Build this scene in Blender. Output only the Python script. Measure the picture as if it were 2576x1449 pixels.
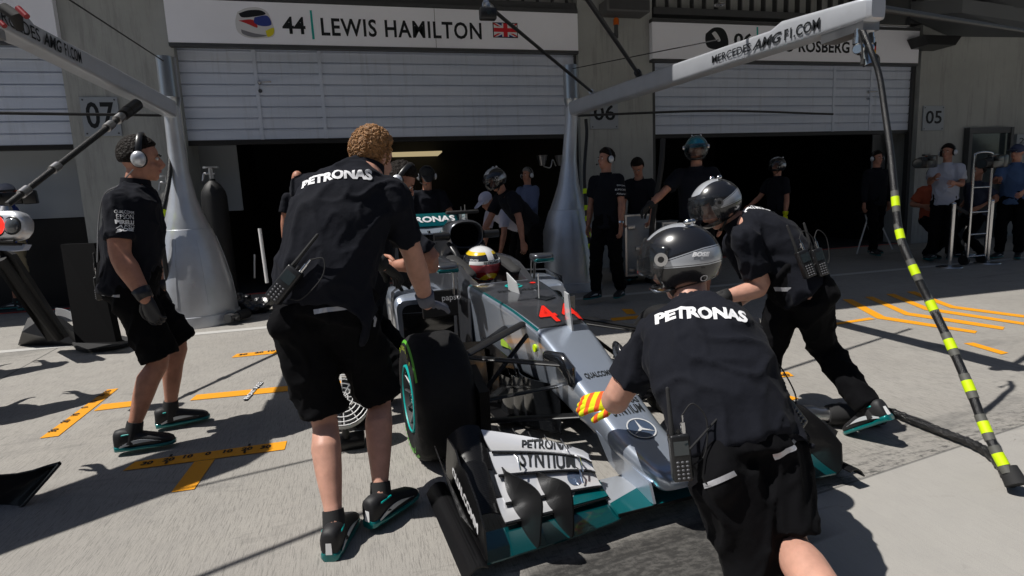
import bpy, bmesh, math, random
from mathutils import Vector, Matrix, Quaternion, noise
from mathutils.bvhtree import BVHTree
random.seed(7)
PI = math.pi
for o in list(bpy.data.objects):
    bpy.data.objects.remove(o)
scene = bpy.context.scene
COL = scene.collection
V = Vector

# ------------------------------------------------------------ camera
CF, CYAW, CPIT, CROL, CH = 1450.0, -0.2505, 0.150, -0.046, 1.325   # focal length in px of a 2576 px wide frame
_r = V((math.cos(CYAW), math.sin(CYAW), 0)); _f0 = V((-math.sin(CYAW), math.cos(CYAW), 0)); _u = V((0, 0, 1))
_f = _f0*math.cos(CPIT) - _u*math.sin(CPIT); _u1 = _u*math.cos(CPIT) + _f0*math.sin(CPIT)
CR = _r*math.cos(CROL) + _u1*math.sin(CROL); CU = _u1*math.cos(CROL) - _r*math.sin(CROL); CFW = _f
CAM = V((0, 0, CH))
cd = bpy.data.cameras.new('camera'); cam = bpy.data.objects.new('camera', cd); COL.objects.link(cam)
cam.matrix_world = Matrix(((CR.x, CU.x, -CFW.x, CAM.x), (CR.y, CU.y, -CFW.y, CAM.y), (CR.z, CU.z, -CFW.z, CAM.z), (0, 0, 0, 1)))
cd.sensor_width = 36.0; cd.lens = 36.0*CF/2576.0; cd.clip_start = 0.05; cd.clip_end = 2000
scene.camera = cam

# ------------------------------------------------------------ sky, sun, exposure
SUN_DIR = V((1.27, -0.08, -2.25)).normalized()          # the way the light travels
w = bpy.data.worlds.new('World'); scene.world = w; w.use_nodes = True
nt = w.node_tree; bg = nt.nodes['Background']
sky = nt.nodes.new('ShaderNodeTexSky'); sky.sky_type = 'NISHITA'; sky.sun_disc = False
sky.sun_elevation = math.asin(-SUN_DIR.z); sky.sun_rotation = math.atan2(-SUN_DIR.x, -SUN_DIR.y)
nt.links.new(sky.outputs[0], bg.inputs[0]); bg.inputs[1].default_value = 0.05
sd = bpy.data.lights.new('sun', 'SUN'); sd.energy = 5.0; sd.angle = math.radians(0.53); sd.color = (1.0, 0.965, 0.91)
so = bpy.data.objects.new('sun', sd); COL.objects.link(so)
so.rotation_euler = SUN_DIR.to_track_quat('-Z', 'Y').to_euler()
scene.view_settings.view_transform = 'Standard'; scene.view_settings.look = 'None'
scene.view_settings.exposure = 0.0; scene.view_settings.gamma = 1.0
scene.render.engine = 'CYCLES'

# ------------------------------------------------------------ placing helpers
def ray(u, v): return CR*((u-1288)/CF) - CU*((v-724.5)/CF) + CFW
def D(u, v, d): return CAM + ray(u, v)*d                       # a point d metres deep
def G(u, v, z=0.0):
    r = ray(u, v); return CAM + r*((z-CH)/r.z)
def YP(u, v, y):
    r = ray(u, v); return CAM + r*(y/r.y)

# ------------------------------------------------------------ materials
MATS = {}
def mat(name, col, rough=0.5, metal=0.0, coat=0.0, emit=None, estr=1.0, bump=0.0, bscale=40.0, bstretch=(1, 1, 1), var=0.0, vscale=6.0, spec=0.5, sheen=0.0, bump2=0.0, b2scale=5.0, alpha=1.0, transmission=0.0, aniso=0.0):
    if name in MATS: return MATS[name]
    m = bpy.data.materials.new(name); m.use_nodes = True; n = m.node_tree.nodes; L = m.node_tree.links
    p = n['Principled BSDF']
    p.inputs['Base Color'].default_value = (*col, 1); p.inputs['Roughness'].default_value = rough
    p.inputs['Metallic'].default_value = metal; p.inputs['Coat Weight'].default_value = coat; p.inputs['Coat Roughness'].default_value = 0.06
    p.inputs['Specular IOR Level'].default_value = spec; p.inputs['Sheen Weight'].default_value = sheen
    p.inputs['Alpha'].default_value = alpha; p.inputs['Transmission Weight'].default_value = transmission
    if emit: p.inputs['Emission Color'].default_value = (*emit, 1); p.inputs['Emission Strength'].default_value = estr
    tc = n.new('ShaderNodeTexCoord')
    if var:
        t = n.new('ShaderNodeTexNoise'); t.inputs['Scale'].default_value = vscale; t.inputs['Detail'].default_value = 6; t.inputs['Roughness'].default_value = 0.65
        L.new(tc.outputs['Object'], t.inputs['Vector'])
        r = n.new('ShaderNodeMapRange'); r.inputs[1].default_value = 0.3; r.inputs[2].default_value = 0.7; r.inputs[3].default_value = 1-var; r.inputs[4].default_value = 1+var
        L.new(t.outputs[0], r.inputs[0])
        mx = n.new('ShaderNodeVectorMath'); mx.operation = 'SCALE'; mx.inputs[0].default_value = col; L.new(r.outputs[0], mx.inputs['Scale'])
        L.new(mx.outputs[0], p.inputs['Base Color'])
        r2 = n.new('ShaderNodeMapRange'); r2.inputs[1].default_value = 0.3; r2.inputs[2].default_value = 0.7
        r2.inputs[3].default_value = max(0.02, rough*(1-var)); r2.inputs[4].default_value = min(1, rough*(1+var)); L.new(t.outputs[0], r2.inputs[0]); L.new(r2.outputs[0], p.inputs['Roughness'])
    prev = None
    for (bs, sc, st) in ((bump, bscale, bstretch), (bump2, b2scale, (1, 1, 1))):
        if not bs: continue
        mp = n.new('ShaderNodeMapping'); mp.inputs['Scale'].default_value = st; L.new(tc.outputs['Object'], mp.inputs[0])
        t = n.new('ShaderNodeTexNoise'); t.inputs['Scale'].default_value = sc; t.inputs['Detail'].default_value = 5; L.new(mp.outputs[0], t.inputs['Vector'])
        b = n.new('ShaderNodeBump'); b.inputs['Strength'].default_value = min(1, bs*8); b.inputs['Distance'].default_value = bs*0.1; L.new(t.outputs[0], b.inputs['Height'])
        if prev: L.new(prev.outputs[0], b.inputs['Normal'])
        prev = b
    if prev: L.new(prev.outputs[0], p.inputs['Normal'])
    MATS[name] = m; return m

class NB:                                                        # a small node-writing helper
    def __init__(s, m): s.m = m; s.n = m.node_tree.nodes; s.L = m.node_tree.links; s.tc = s.n.new('ShaderNodeTexCoord'); s.p = s.n['Principled BSDF']
    def math(s, op, a, b=0.0, c=None):
        k = s.n.new('ShaderNodeMath'); k.operation = op
        for i, x in enumerate((a, b) if c is None else (a, b, c)):
            if isinstance(x, (int, float)): k.inputs[i].default_value = x
            else: s.L.new(x, k.inputs[i])
        return k.outputs[0]
    def xyz(s, src='Object'):
        k = s.n.new('ShaderNodeSeparateXYZ'); s.L.new(s.tc.outputs[src], k.inputs[0]); return k.outputs
    def noise(s, scale, detail=5, stretch=None, src='Object', rough=0.6, dist=0.0):
        t = s.n.new('ShaderNodeTexNoise'); t.inputs['Scale'].default_value = scale; t.inputs['Detail'].default_value = detail; t.inputs['Roughness'].default_value = rough; t.inputs['Distortion'].default_value = dist
        if stretch:
            mp = s.n.new('ShaderNodeMapping'); mp.inputs['Scale'].default_value = stretch; s.L.new(s.tc.outputs[src], mp.inputs[0]); s.L.new(mp.outputs[0], t.inputs['Vector'])
        else: s.L.new(s.tc.outputs[src], t.inputs['Vector'])
        return t.outputs[0]
    def ramp(s, x, a, b, lo=0.0, hi=1.0):
        r = s.n.new('ShaderNodeMapRange'); r.inputs[1].default_value = a; r.inputs[2].default_value = b; r.inputs[3].default_value = lo; r.inputs[4].default_value = hi; s.L.new(x, r.inputs[0]); return r.outputs[0]
    def mix(s, fac, a, b):
        k = s.n.new('ShaderNodeMix'); k.data_type = 'RGBA'
        if isinstance(fac, (int, float)): k.inputs[0].default_value = fac
        else: s.L.new(fac, k.inputs[0])
        for i, x in ((6, a), (7, b)):
            if isinstance(x, tuple): k.inputs[i].default_value = (*x, 1) if len(x) == 3 else x
            else: s.L.new(x, k.inputs[i])
        return k.outputs[2]
    def bump(s, h, strength, dist, prev=None):
        b = s.n.new('ShaderNodeBump'); b.inputs['Strength'].default_value = strength; b.inputs['Distance'].default_value = dist; s.L.new(h, b.inputs['Height'])
        if prev is not None: s.L.new(prev, b.inputs['Normal'])
        return b.outputs[0]
    def set(s, name, x): s.L.new(x, s.p.inputs[name])
def newmat(name, rough=0.5, metal=0.0, coat=0.0):
    m = bpy.data.materials.new(name); m.use_nodes = True; p = m.node_tree.nodes['Principled BSDF']
    p.inputs['Roughness'].default_value = rough; p.inputs['Metallic'].default_value = metal; p.inputs['Coat Weight'].default_value = coat; p.inputs['Coat Roughness'].default_value = 0.05
    MATS[name] = m; return m, NB(m)

# ------------------------------------------------------------ mesh builder
def frame_of(d, side=None):
    d = d.normalized()
    s = V(side) if side is not None else (V((0, 0, 1)) if abs(d.z) < 0.9 else V((1, 0, 0)))
    s = s - d*s.dot(d)
    if s.length < 1e-5: s = V((1, 0, 0)) - d*d.x
    if s.length < 1e-5: s = V((0, 1, 0)) - d*d.y
    s.normalize(); return s, d.cross(s).normalized()
class MB:
    def __init__(s): s.bm = bmesh.new(); s.mi = 0
    def _face(s, vs):
        try: f = s.bm.faces.new(vs); f.material_index = s.mi; return f
        except ValueError: return None
    def box(s, c, size, rot=None, bevel=0.0, seg=2):
        M = Matrix.Translation(V(c)) @ (rot.to_4x4() if rot is not None else Matrix.Identity(4)) @ Matrix.Diagonal((*size, 1))
        r = bmesh.ops.create_cube(s.bm, size=1.0, matrix=M)
        fs = {f for v in r['verts'] for f in v.link_faces}
        for f in fs: f.material_index = s.mi
        if bevel: bmesh.ops.bevel(s.bm, geom=list({e for v in r['verts'] for e in v.link_edges}), offset=bevel, segments=seg, affect='EDGES', profile=0.5, material=-1)
        return s
    def span(s, a, b, bevel=0.0):                                   # box from corner to corner
        a, b = V(a), V(b); return s.box((a+b)/2, [abs(x) for x in (b-a)], None, bevel)
    def rings(s, rings, closed=True, cap0=True, cap1=True):
        R = [[s.bm.verts.new(p) for p in r] for r in rings]; n = len(R[0])
        for a, b in zip(R, R[1:]):
            for i in range(n if closed else n-1):
                j = (i+1) % n; s._face((a[i], a[j], b[j], b[i]))
        if cap0: s._face(R[0][::-1])
        if cap1: s._face(R[-1])
        return s
    def tube(s, pts, rad, side=None, n=12, round_ends=False, cap=True):
        pts = [V(p) for p in pts]; m = len(pts)
        if not isinstance(rad, (list, tuple)) or (len(rad) == 2 and m != 2): rad = [rad]*m
        rad = [(r, r) if isinstance(r, (int, float)) else tuple(r) for r in rad]
        dirs = []
        for i in range(m):
            d = pts[min(i+1, m-1)]-pts[max(i-1, 0)]
            if d.length < 1e-6: d = V((0, 0, 1))
            dirs.append(d.normalized())
        sv, _ = frame_of(dirs[0], side); P = []; 
        if round_ends:
            p0, d0, r0 = pts[0], dirs[0], rad[0]; p1, d1, r1 = pts[-1], dirs[-1], rad[-1]
            k = [(0.98, 0.2), (0.8, 0.6), (0.45, 0.9)]
            pts = [p0 - d0*max(r0)*a for a, b in k] + pts + [p1 + d1*max(r1)*a for a, b in k[::-1]]
            rad = [(r0[0]*b, r0[1]*b) for a, b in k] + list(rad) + [(r1[0]*b, r1[1]*b) for a, b in k[::-1]]
            dirs = [d0]*3 + dirs + [d1]*3
        for p, d, r in zip(pts, dirs, rad):
            if side is None: sv = (sv - d*sv.dot(d)); sv = sv.normalized() if sv.length > 1e-6 else frame_of(d)[0]
            else: sv, _ = frame_of(d, side)
            tv = d.cross(sv)
            P.append([p + sv*(math.cos(2*PI*i/n)*r[0]) + tv*(math.sin(2*PI*i/n)*r[1]) for i in range(n)])
        return s.rings(P, True, cap, cap)
    def ell(s, c, ax, ay, az, u=16, v=10):
        c = V(c); P = []
        for j in range(1, v):
            t = PI*j/v - PI/2
            P.append([c + ax*(math.cos(t)*math.cos(2*PI*i/u)) + ay*(math.cos(t)*math.sin(2*PI*i/u)) + az*math.sin(t) for i in range(u)])
        return s.rings(P)
    def ball(s, c, r, u=12, v=8): return s.ell(c, V((r, 0, 0)), V((0, r, 0)), V((0, 0, r)), u, v)
    def lathe(s, prof, M, n=48, closed_profile=False):             # profile (radius, height) turned about local z of M
        P = []
        for i in range(n):
            a = 2*PI*i/n; P.append([M @ V((r*math.cos(a), r*math.sin(a), h)) for r, h in prof])
        P.append(P[0]); R = [[s.bm.verts.new(p) for p in r] for r in P[:-1]]; R.append(R[0]); m = len(prof)
        for a, b in zip(R, R[1:]):
            for i in range(m if closed_profile else m-1):
                j = (i+1) % m; s._face((a[i], b[i], b[j], a[j]))
        return s
    def prism(s, poly, off):                                        # polygon (world points) pushed by off
        off = V(off); a = [V(p) for p in poly]; return s.rings([a, [p+off for p in a]])
    def sheet(s, grid, thick=0.0, nrm=None):                        # grid[i][j] of points, solid when thick
        if not thick:
            R = [[s.bm.verts.new(p) for p in r] for r in grid]
            for a, b in zip(R, R[1:]):
                for i in range(len(a)-1): s._face((a[i], a[i+1], b[i+1], b[i]))
            return s
        n, m = len(grid), len(grid[0]); N = []
        for i in range(n):
            row = []
            for j in range(m):
                du = grid[min(i+1, n-1)][j]-grid[max(i-1, 0)][j]; dv = grid[i][min(j+1, m-1)]-grid[i][max(j-1, 0)]
                k = du.cross(dv); row.append((k.normalized() if k.length > 1e-9 else V((0, 0, 1)))*thick/2)
            N.append(row)
        P = []
        for i in range(n):
            P.append([grid[i][j]+N[i][j] for j in range(m)] + [grid[i][j]-N[i][j] for j in range(m-1, -1, -1)])
        return s.rings(P)
    def obj(s, name, m, parent=None, smooth=True, mw=None, angle=35):
        bmesh.ops.recalc_face_normals(s.bm, faces=s.bm.faces[:])
        me = bpy.data.meshes.new(name); s.bm.to_mesh(me); s.bm.free()
        for x in (m if isinstance(m, (list, tuple)) else [m]): me.materials.append(x)
        return link(name, me, parent, smooth, angle)
def link(name, me, parent=None, smooth=True, angle=35):
    if smooth:
        me.polygons.foreach_set('use_smooth', [True]*len(me.polygons))
        try: me.set_sharp_from_angle(angle=math.radians(angle))
        except Exception: pass
    o = bpy.data.objects.new(name, me); COL.objects.link(o)
    if parent is not None: o.parent = parent
    return o
def wpar(o, parent):                                             # parent, keeping the world place (all parents here are placed before)
    o.parent = parent; o.matrix_parent_inverse = parent.matrix_world.inverted(); return o
def thing(name, label, cat, M=None, group=None):
    o = bpy.data.objects.new(name, None); COL.objects.link(o); o.empty_display_size = 0.1
    if M is not None: o.matrix_world = M
    o['label'] = label; o['category'] = cat
    if group: o['group'] = group
    return o
def tag(o, label, cat, group=None):
    o['label'] = label; o['category'] = cat
    if group: o['group'] = group
    return o
def structure(o): o['kind'] = 'structure'; return o
def at(p): return Matrix.Translation(V(p))
def basis(o, x, y, z): return Matrix(((x.x, y.x, z.x, o.x), (x.y, y.y, z.y, o.y), (x.z, y.z, z.z, o.z), (0, 0, 0, 1)))
def catmull(pts, n=8):
    pts = [V(p) for p in pts]; P = [pts[0]*2-pts[1]] + pts + [pts[-1]*2-pts[-2]]; out = []
    for i in range(1, len(P)-2):
        a, b, c, d = P[i-1:i+3]
        for k in range(n):
            t = k/n; out.append(0.5*((2*b) + (c-a)*t + (2*a-5*b+4*c-d)*t*t + (3*b-a-3*c+d)*t**3))
    return out + [pts[-1]]
def bake(o):                                                     # apply modifiers of a temporary object
    dg = bpy.context.evaluated_depsgraph_get(); dg.update()
    me = bpy.data.meshes.new_from_object(o.evaluated_get(dg), depsgraph=dg); return me

# ------------------------------------------------------------ lettering
def text_bm(s, size=1.0, bold=0.0, shear=0.0, extrude=0.0, align='CENTER', spacing=1.0, wide=1.0, sub=0.0):
    c = bpy.data.curves.new('t', 'FONT'); c.body = s; c.size = size; c.offset = bold; c.shear = shear; c.extrude = extrude; c.align_x = align; c.align_y = 'CENTER'; c.space_character = spacing; c.resolution_u = 3
    o = bpy.data.objects.new('t', c); COL.objects.link(o)
    me = bake(o); bpy.data.objects.remove(o); bpy.data.curves.remove(c)
    bm = bmesh.new(); bm.from_mesh(me); bpy.data.meshes.remove(me)
    bmesh.ops.remove_doubles(bm, verts=bm.verts[:], dist=size*1e-4)
    for v in bm.verts: v.co.x *= wide
    if sub:
        for _ in range(4):
            e = [x for x in bm.edges if x.calc_length() > sub]
            if not e: break
            bmesh.ops.subdivide_edges(bm, edges=e, cuts=1, use_grid_fill=False)
            bmesh.ops.triangulate(bm, faces=bm.faces[:])
    return bm
def fit_text(bm, width=None, height=None):
    xs = [v.co.x for v in bm.verts]; ys = [v.co.y for v in bm.verts]
    cx, cy, w, h = (max(xs)+min(xs))/2, (max(ys)+min(ys))/2, max(xs)-min(xs), max(ys)-min(ys)
    sx = width/w if width else height/h; sy = height/h if height else sx
    for v in bm.verts: v.co.x = (v.co.x-cx)*sx; v.co.y = (v.co.y-cy)*sy
    return bm
def flat_text(s, name, o, x, y, width, height, m, parent=None, lift=0.004, **k):   # text on a plane: centre o, right x, up y (world)
    bm = fit_text(text_bm(s, **k), width, height); x = V(x).normalized(); y = V(y).normalized(); n = x.cross(y)
    for v in bm.verts: v.co = V(o) + x*v.co.x + y*v.co.y + n*(lift+v.co.z)
    me = bpy.data.meshes.new(name); bm.to_mesh(me); bm.free(); me.materials.append(m)
    return link(name, me, parent, False)
def drape(bm, o, x, y, bvh, lift=0.003, reach=0.6, warp=None):        # project local xy shape on a surface along -n
    x = V(x).normalized(); n = x.cross(V(y)).normalized(); y = n.cross(x).normalized(); dead = []
    for v in bm.verts:
        a, b = (v.co.x, v.co.y) if warp is None else warp(v.co.x, v.co.y)
        p = V(o) + x*a + y*b + n*reach
        h = bvh.ray_cast(p, -n, reach*2.2)
        if h[0] is None: dead.append(v)
        else: v.co = h[0] + n*lift
    if dead: bmesh.ops.delete(bm, geom=dead, context='VERTS')
    return bm
def drape_text(s, name, o, x, y, width, height, m, parent, bvh, lift=0.003, sub=0.02, warp=None, **k):
    bm = fit_text(text_bm(s, sub=0, **k), width, height)
    for _ in range(5):
        e = [q for q in bm.edges if q.calc_length() > sub]
        if not e: break
        bmesh.ops.subdivide_edges(bm, edges=e, cuts=1); bmesh.ops.triangulate(bm, faces=bm.faces[:])
    drape(bm, o, x, y, bvh, lift, warp=warp)
    me = bpy.data.meshes.new(name); bm.to_mesh(me); bm.free(); me.materials.append(m)
    return link(name, me, parent, False)
def bvh_of(objs):
    bm = bmesh.new()
    for o in objs:
        t = bmesh.new(); t.from_mesh(o.data); t.transform(o.matrix_world); me = bpy.data.meshes.new('q'); t.to_mesh(me); t.free(); bm.from_mesh(me); bpy.data.meshes.remove(me)
    b = BVHTree.FromBMesh(bm); bm.free(); return b
# ------------------------------------------------------------ the materials of the place
M_black = mat('black_paint', (0.012, 0.012, 0.013), 0.35)
M_matte = mat('matte_black', (0.015, 0.015, 0.016), 0.8)
M_cloth = mat('black_cloth', (0.0105, 0.0115, 0.0165), 0.9, sheen=0.02, spec=0.1, bump=0.02, bscale=700, bump2=0.12, b2scale=9, var=0.12, vscale=3)
M_shorts = mat('black_trousers_cloth', (0.0055, 0.0055, 0.0065), 0.9, sheen=0.01, spec=0.06, bump=0.02, bscale=700, bump2=0.12, b2scale=7, var=0.15)
M_skin = mat('skin', (0.42, 0.20, 0.135), 0.5, spec=0.4, bump=0.018, bscale=240, var=0.22, vscale=14, bump2=.03, b2scale=26)
M_skin2 = mat('tanned_skin', (0.37, 0.175, 0.115), 0.48, spec=0.4, bump=0.018, bscale=240, var=0.22, vscale=14, bump2=.03, b2scale=26)
M_skinp = mat('pale_skin', (0.54, 0.29, 0.215), 0.5, spec=0.4, bump=0.012, bscale=220, var=0.16, vscale=14)
for _m in (M_skin, M_skin2, M_skinp):
    _p = _m.node_tree.nodes['Principled BSDF']; _p.inputs['Subsurface Weight'].default_value = 0.08; _p.inputs['Subsurface Radius'].default_value = (0.01, 0.004, 0.002)
M_silver = mat('silver_paint', (0.40, 0.42, 0.44), 0.30, metal=0.85, coat=0.6, bump=0.002, bscale=900)
M_silverd = mat('dull_silver_paint', (0.60, 0.62, 0.66), 0.36, metal=0.5, coat=0.4, var=0.10, vscale=3)
M_chrome = mat('polished_metal', (0.62, 0.62, 0.63), 0.18, metal=1.0)
M_alu = mat('brushed_aluminium', (0.5, 0.5, 0.51), 0.35, metal=1.0, var=0.1)
M_teal = mat('teal_paint', (0.0, 0.17, 0.17), 0.3, metal=0.4, coat=0.8)
M_teal2 = mat('bright_teal', (0.0, 0.36, 0.34), 0.4)
M_white = mat('white_paint', (0.80, 0.80, 0.80), 0.45)
M_whitet = mat('white_print', (0.78, 0.78, 0.80), 0.6)
M_ink = mat('dark_print', (0.010, 0.012, 0.015), 0.6, spec=0.3)
M_red = mat('red_paint', (0.75, 0.02, 0.01), 0.35)
M_yellow = mat('fluorescent_yellow_tape', (0.62, 0.85, 0.0), 0.55, emit=(0.6, 0.9, 0.0), estr=0.0)
M_green = mat('green_tyre_marking', (0.10, 0.42, 0.03), 0.5)
M_rubber = mat('tyre_rubber', (0.011, 0.011, 0.012), 0.75, spec=0.25, var=0.25, vscale=20, bump=0.01, bscale=300)
M_hose = mat('braided_black_hose', (0.009, 0.009, 0.010), 0.4, bump=0.06, bscale=260)
M_glossy = mat('gloss_black_lacquer', (0.010, 0.011, 0.013), 0.12, coat=1.0, spec=0.6)
M_glass = mat('dark_glass', (0.03, 0.04, 0.045), 0.06, spec=0.8)
M_wall = mat('rendered_wall_paint', (0.36, 0.37, 0.36), 0.8, bump=0.02, bscale=120, var=0.12, vscale=1.0)
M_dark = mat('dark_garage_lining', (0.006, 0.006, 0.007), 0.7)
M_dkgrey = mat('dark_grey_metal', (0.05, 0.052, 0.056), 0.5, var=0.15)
M_hairb = mat('sandy_curly_hair', (0.36, 0.18, 0.068), 0.5, var=0.4, vscale=60, bump=0.3, bscale=60)
M_haird = mat('dark_hair', (0.012, 0.008, 0.006), 0.65, spec=0.2, var=0.3, vscale=60, bump=0.3, bscale=70)
M_hairg = mat('grey_hair', (0.22, 0.21, 0.20), 0.55, var=0.3, vscale=60, bump=0.3, bscale=70)
M_orange = mat('orange_fabric', (0.85, 0.13, 0.01), 0.7)
M_glovey = mat('yellow_work_glove_cloth', (0.62, 0.66, 0.0), 0.85, bump=0.05, bscale=300, var=0.1)
M_whitesh = mat('white_shirt_cloth', (0.42, 0.45, 0.55), 0.85, bump2=0.1, b2scale=8)
M_blue = mat('blue_shirt_cloth', (0.05, 0.10, 0.22), 0.85, bump2=0.1, b2scale=8)
M_beige = mat('khaki_cloth', (0.32, 0.27, 0.18), 0.85)
M_lamp = mat('lit_ceiling_panel', (0.6, 0.5, 0.3), 0.5, emit=(1.0, 0.80, 0.45), estr=0.42)
M_redlamp = mat('lit_red_lens', (0.8, 0.02, 0.01), 0.2, emit=(1.0, 0.03, 0.02), estr=1.6)
M_lens = mat('clear_lamp_lens', (0.10, 0.11, 0.12), 0.1, coat=1)
M_eye = mat('eye_white', (0.6, 0.58, 0.55), 0.3)
M_lip = mat('lips', (0.35, 0.10, 0.08), 0.5)

def shutter_mat():
    m, b = newmat('shutter_lacquer', 0.5, 0.0)
    n = b.noise(2.0, 4, (0.4, 1, 3)); c = b.mix(b.ramp(n, 0.35, 0.7), (0.52, 0.58, 0.70), (0.62, 0.67, 0.78)); g = b.noise(3.0, 6, (5, 1, 0.35), rough=0.75); c = b.mix(b.ramp(g, 0.52, 0.72, 0, 0.35), c, (0.30, 0.32, 0.35)); b.set('Base Color', c)
    n2 = b.noise(60, 2, (0.05, 1, 4)); b.set('Normal', b.bump(n2, 0.08, 0.01)); return m
M_shutter = shutter_mat()

def streaks(m, amt=0.22):                                        # weathering: faint runs down a wall
    b = NB(m); old = b.p.inputs['Base Color'].links[0].from_socket; g = b.noise(2.2, 6, (3.2, 3.2, 0.28), rough=0.78)
    b.set('Base Color', b.mix(b.ramp(g, 0.50, 0.72, 0, amt), old, (0.14, 0.14, 0.13)))
streaks(M_wall, 0.5)
def carbon_mat():
    m, b = newmat('woven_carbon', 0.35, 0.0, 0.12)
    x = b.xyz(); u = b.math('MULTIPLY', b.math('ADD', x[0], x[2]), 170.0); v = b.math('MULTIPLY', b.math('SUBTRACT', b.math('ADD', x[1], x[2]), x[0]), 170.0)
    a = b.math('GREATER_THAN', b.math('FRACT', b.math('MULTIPLY', b.math('ADD', b.math('FLOOR', u), b.math('FLOOR', v)), 0.5)), 0.4)
    b.set('Base Color', b.mix(a, (0.002, 0.002, 0.0025), (0.012, 0.012, 0.013))); b.p.inputs['Specular IOR Level'].default_value = 0.25; return m
M_carbon = carbon_mat()

def concrete_mat():
    m, b = newmat('brushed_concrete', 0.85)
    big = b.noise(0.55, 6, rough=0.7); mid = b.noise(5.0, 6); fine = b.noise(160, 3); sp = b.noise(420, 2)
    base = b.mix(b.ramp(big, 0.3, 0.7), (0.285, 0.268, 0.243), (0.355, 0.337, 0.308))
    base = b.mix(b.ramp(mid, 0.45, 0.75, 0, 0.35), base, (0.23, 0.22, 0.21))
    gr = b.noise(1.0, 4, (210, 11, 1), rough=0.8, dist=0.8); x = b.xyz(); J0, J1 = G(2021, 1254), G(2576, 1069); d = (J1-J0).normalized(); nn = V((d.y, -d.x, 0))
    dist = b.math('ADD', b.math('MULTIPLY', x[0], nn.x), b.math('ADD', b.math('MULTIPLY', x[1], nn.y), -(J0.x*nn.x+J0.y*nn.y)))   # + towards the camera
    far = b.math('MULTIPLY', b.math('LESS_THAN', dist, 0.0), 0.55); base = b.mix(b.math('MULTIPLY', b.ramp(gr, 0.50, 0.36, 0, 0.8), b.math('ADD', far, 0.28)), base, (0.09, 0.085, 0.08))
    base = b.mix(b.math('MULTIPLY', b.math('GREATER_THAN', dist, 0.0), 0.28), base, (0.46, 0.45, 0.43))
    base = b.mix(b.ramp(b.noise(0.9, 6, (1, 1, 1), rough=0.8, dist=2.0), 0.58, 0.66, 0, 0.3), base, (0.17, 0.165, 0.16))
    base = b.mix(b.ramp(sp, 0.56, 0.72, 0, 0.6), base, (0.12, 0.11, 0.105))
    base = b.mix(b.ramp(sp, 0.44, 0.30, 0, 0.5), base, (0.52, 0.50, 0.46))
    # dark rubber wear on the fast side of the slab joint
    wr = b.noise(22, 5, (0.5, 1.6, 1), rough=0.8)
    nearj = b.math('MULTIPLY', b.ramp(dist, -0.32, -0.01), b.math('LESS_THAN', dist, 0.0))
    msk = b.math('MULTIPLY', nearj, b.ramp(wr, 0.50, 0.60))
    base = b.mix(b.math('MULTIPLY', msk, 0.85), base, (0.03, 0.03, 0.03))
    joint = b.math('LESS_THAN', b.math('ABSOLUTE', dist), 0.006)
    base = b.mix(b.math('MULTIPLY', joint, 0.6), base, (0.06, 0.06, 0.06))
    K0, K1 = G(1833, 1449), G(2060, 1364); dk = (K1-K0).normalized(); nk = V((dk.y, -dk.x, 0)); d2 = b.math('ADD', b.math('MULTIPLY', x[0], nk.x), b.math('ADD', b.math('MULTIPLY', x[1], nk.y), -(K0.x*nk.x+K0.y*nk.y)))  # shadow band below the front wing painted into the concrete, speckled with rubber
    shade_rubber = b.noise(30, 5, (0.6, 1.2, 1), rough=0.8); band = b.math('MULTIPLY', b.math('MULTIPLY', b.ramp(d2, -0.42, -0.30), b.ramp(d2, 0.005, -0.01)), b.math('MULTIPLY', b.ramp(x[0], 0.42, 0.50), b.ramp(x[0], 1.75, 1.45)))
    base = b.mix(b.math('MULTIPLY', band, b.ramp(shade_rubber, 0.40, 0.56, 0.80, 0.97)), base, (0.020, 0.019, 0.018))
    st = b.noise(1.4, 5, (0.25, 1.0, 1), rough=0.75, dist=1.2)
    base = b.mix(b.ramp(st, 0.57, 0.70, 0, 0.55), base, (0.10, 0.098, 0.095))
    C0, C1 = G(38, 934), G(109, 895); dc = (C1-C0).normalized(); nc = V((dc.y, -dc.x, 0)); d3 = b.math('ABSOLUTE', b.math('ADD', b.math('MULTIPLY', x[0], nc.x), b.math('ADD', b.math('MULTIPLY', x[1], nc.y), -(C0.x*nc.x+C0.y*nc.y)))); base = b.mix(b.math('MULTIPLY', b.math('MULTIPLY', b.math('LESS_THAN', d3, 0.009), b.math('GREATER_THAN', x[1], 5.6)), 0.7), base, (0.05, 0.05, 0.05))
    sc_ = b.noise(3.2, 6, (0.5, 2.2, 1), rough=0.85, dist=0.8); base = b.mix(b.ramp(sc_, 0.66, 0.70, 0, 0.75), base, (0.06, 0.058, 0.056))
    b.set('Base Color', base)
    h = b.math('ADD', b.math('MULTIPLY', gr, 1.0), b.math('MULTIPLY', sp, 0.5))
    b.set('Normal', b.bump(h, 0.5, 0.004)); return m
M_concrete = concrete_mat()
def worn_paint(name, col, wear=0.5):
    m, b = newmat(name, 0.6)
    n = b.noise(30, 6, rough=0.8); c = b.mix(b.ramp(n, 0.60, 0.70, 0, wear), col, (0.16, 0.13, 0.09)); n2 = b.noise(300, 2)
    c = b.mix(b.ramp(n2, 0.55, 0.75, 0, 0.35), c, (col[0]*0.4, col[1]*0.4, col[2]*0.4)); b.set('Base Color', c)
    b.set('Normal', b.bump(n2, 0.4, 0.002)); return m
M_mark = worn_paint('worn_orange_yellow_paint', (0.80, 0.33, 0.006), 0.7)
M_wline = worn_paint('worn_white_paint', (0.50, 0.49, 0.47), 0.5)
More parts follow.
